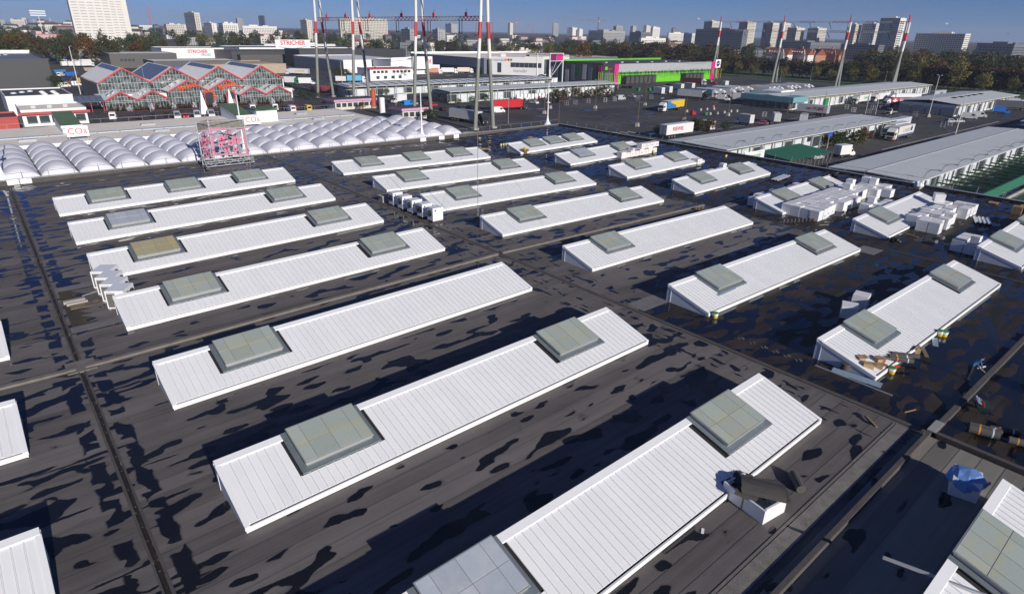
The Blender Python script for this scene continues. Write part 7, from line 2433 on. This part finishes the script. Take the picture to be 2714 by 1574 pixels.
# the institute with red roofs
for (pl, pr, dist, wall, lb) in ((2029, 2088, 800, C_WHITE, 'white institute wing with red tiled roof, left part'), (2090, 2143, 810, C_WHITE, 'white institute wing with red tiled roof, right part'), (2145, 2164, 820, C_BRICK, 'short orange brick wing between white wings and long brick wing'), (2166, 2226, 830, C_BRICK, 'long orange brick wing with dormers and red roof')):
    A, B = atd(pl, 140, dist), atd(pr, 140, dist * .985)
    z0 = terr(A.x, A.y) - 1
    L = (B - A).to_2d().length
    t = thing('institute_wing', lb, 'building', (A.x, A.y, z0), math.atan2(B.y - A.y, B.x - A.x))
    MB().box(0, L, 0, 12, 0, 11).build('wall', wall, t)
    MB().prism_x([(-.5, 11.02), (12.5, 11.02), (6, 17.5)], -.3, L + .3).build('roof', C_TILE, t)
    win_grid(t, 'y', L, 11, 3.2, 3.4, 1.3, 1.8, WIN, .3)
    MB().prism_x([(0, 0), (3.5, 0), (3.5, 3.2), (0, 1.2)], L * .1, L * .1 + 1.4).build('dormer', wall, t, (0, 1.0, 12.4))
    MB().prism_y([(L * .72, 0), (L * .86, 0), (L * .86, 11.5), (L * .79, 16.5), (L * .72, 11.5)], -.9, -.05).build('gable_front', wall, t)
    for k in range(5):
        MB().box(L * .1 + k * L * .12, L * .1 + k * L * .12 + 1.2, 1.0, 3.0, 12.6, 14.6).build('dormer', wall, t)
    MB().box(L * .5, L * .5 + 1.2, 5.3, 6.7, 16.9, 19.5).build('chimney', C_BRICK, t)
# scattered smaller houses of the suburbs
hr_ = random.Random(41)
HM = [C_WHITE, C_CREAM, C_GREY, C_WHITE, C_DARK]


def houses(n, px0, px1, d0, d1, group, label, hh=(6, 12)):
    for k in range(n):
        px, d = hr_.uniform(px0, px1), hr_.uniform(d0, d1)
        r = ray(px, 90); q = d / math.hypot(r.x, r.y)
        x, y = r.x * q, r.y * q
        h, w, dd = hr_.uniform(*hh), hr_.uniform(9, 32), hr_.uniform(9, 16)
        t = thing('house', label, 'house', (x, y, terr(x, y) - .5), hr_.choice((0, 0, .2, -.3)), group)
        MB().box(0, w, 0, dd, 0, h).build('wall', hr_.choice(HM), t)
        if hr_.random() < .45:
            MB().prism_x([(-.4, h + .02), (dd + .4, h + .02), (dd / 2, h + 3.2)], -.3, w + .3).build('roof', C_TILE if hr_.random() < .45 else ROOFD, t)
        else:
            MB().box(.2, w - .2, .2, dd - .2, h + .01, h + .3).build('roof', ROOFD, t)
        win_grid(t, 'y', w, h, 3.2, 2.9, 1.5, 1.3, WIN, .3)


houses(70, 1120, 1850, 820, 1900, 'suburb houses beyond the wood', 'small suburb house beyond the wood and halls')
houses(45, -20, 420, 1100, 2600, 'suburb houses on the left', 'pale suburb house past the white tower', (8, 18))
houses(40, 420, 1120, 1050, 1700, 'suburb houses behind the depots', 'suburb house behind the lettered depots')
houses(40, 1850, 2740, 880, 1300, 'suburb houses under the towers', 'suburb house under the right-hand towers', (6, 10))
wood(60, -40, 420, 950, 1500, ['olive', 'brown', 'green'], (12, 18), lbl('among the houses past the white tower'), 'trees among the left houses')
wood(70, 1100, 1900, 850, 1500, ['olive', 'brown', 'conifer'], (12, 17), lbl('among the houses beyond the halls'), 'trees among the middle houses')
wood(60, 1900, 2760, 880, 1300, ['olive', 'brown', 'green', 'orange'], (11, 16), lbl('among the houses under the towers'), 'trees among the right houses')
wood(40, 420, 1100, 1080, 1500, ['olive', 'green', 'brown'], (12, 17), lbl('among the houses behind the depots'), 'trees among the depot houses')
# hazy business district far away on the left
for k, (pl, pr, pt) in enumerate(((26, 34, 50), (38, 44, 49), (47, 52, 53), (56, 68, 48), (68, 76, 50), (84, 92, 52), (108, 115, 52), (100, 106, 55), (4, 12, 58), (130, 132, 48))):
    block('hazy far tower of the business district beyond the left houses', pl, pl + .6, pr, pt, 5600, (C_WHITE, C_BLUE, C_GREY)[k % 3], 'none', 'tower_block', roof=False)['group'] = 'hazy far towers'
# cranes
for (px, pb, ptop, dist, arm, lb, mt) in ((1587, 100, 47, 1500, 42, 'dark tower crane over the middle skyline', C_DARK), (1368, 80, 55, 2400, 40, 'orange tower crane on the skyline', mat('crane_orange', (.55, .2, .1), .5)), (1413, 78, 65, 2800, 30, 'small red crane right of the orange one', PR), (392, 70, 20, 1900, 10, 'red lattice mast behind the left wood', PR)):
    r = ray(px, ptop); q = dist / math.hypot(r.x, r.y)
    P = CAMP + r * q
    z0 = terr(P.x, P.y)
    t = thing('tower_crane', lb, 'crane', (P.x, P.y, z0))
    H = P.z - z0
    MB().box(-.8, .8, -.8, .8, 0, H).build('mast', mt, t)
    if arm > 10:
        dirv = Vector((CR.x, CR.y, 0)).normalized()
        MB().tube(dirv * -arm + Vector((0, 0, H - 6)), dirv * (arm * .45) + Vector((0, 0, H - 6)), .7, n=4).build('jib', mt, t)
        MB().tube(dirv * -arm * .6 + Vector((0, 0, H - 5.5)), Vector((0, 0, H)), .2, n=3).build('tie', mt, t)
        MB().tube(dirv * arm * .45 + Vector((0, 0, H - 5.5)), Vector((0, 0, H)), .2, n=3).build('tie', mt, t)
        MB().box(-1, 1, -1, 1, H - 8.6, H - 6.8).build('cab', W_TRIM, t)
# gulls
for (px, py, d, lb) in ((1851, 51, 160, 'white gull in the sky over the wide slab'), (2508, 64, 150, 'white gull in the sky above the right slab'), (2673, 91, 170, 'white gull low in the sky at the right')):
    P = atd(px, py, d)
    t = thing('gull', lb, 'bird', P, tr.uniform(0, 6))
    blob(MB(), (0, 0, 0), .30, .09, .09, 1, 8, 6, .1).build('body', W_TRIM, t)
    for s in (-1, 1):
        MB().add([(.1, s * .05, .03), (-.1, s * .05, .03), (-.12, s * .45, .16), (.06, s * .45, .17), (-.18, s * .7, .06), (.1, s * .05, .05), (-.1, s * .05, .05), (-.12, s * .45, .18), (.06, s * .45, .19)], [(0, 1, 2, 3), (3, 2, 4), (5, 6, 7, 8), (8, 7, 4)]).build('wing', W_TRIM, t)

# ------------------------------------------------------------------ the air between here and the town
hz = bpy.data.materials.new('thin_haze')
hz.use_nodes = True
hn = hz.node_tree.nodes
hn.clear()
ho = hn.new('ShaderNodeOutputMaterial')
hv = hn.new('ShaderNodeVolumePrincipled')
hv.inputs['Color'].default_value = (.62, .74, 1.0, 1)
hv.inputs['Density'].default_value = 0.00011
hv.inputs['Anisotropy'].default_value = 0.0
hz.node_tree.links.new(hv.outputs[0], ho.inputs['Volume'])
tag(MB().box(-900, 7600, -700, 7600, -12, 130).build('haze', hz), 'thin blue haze over the town', 'haze', None, 'stuff')
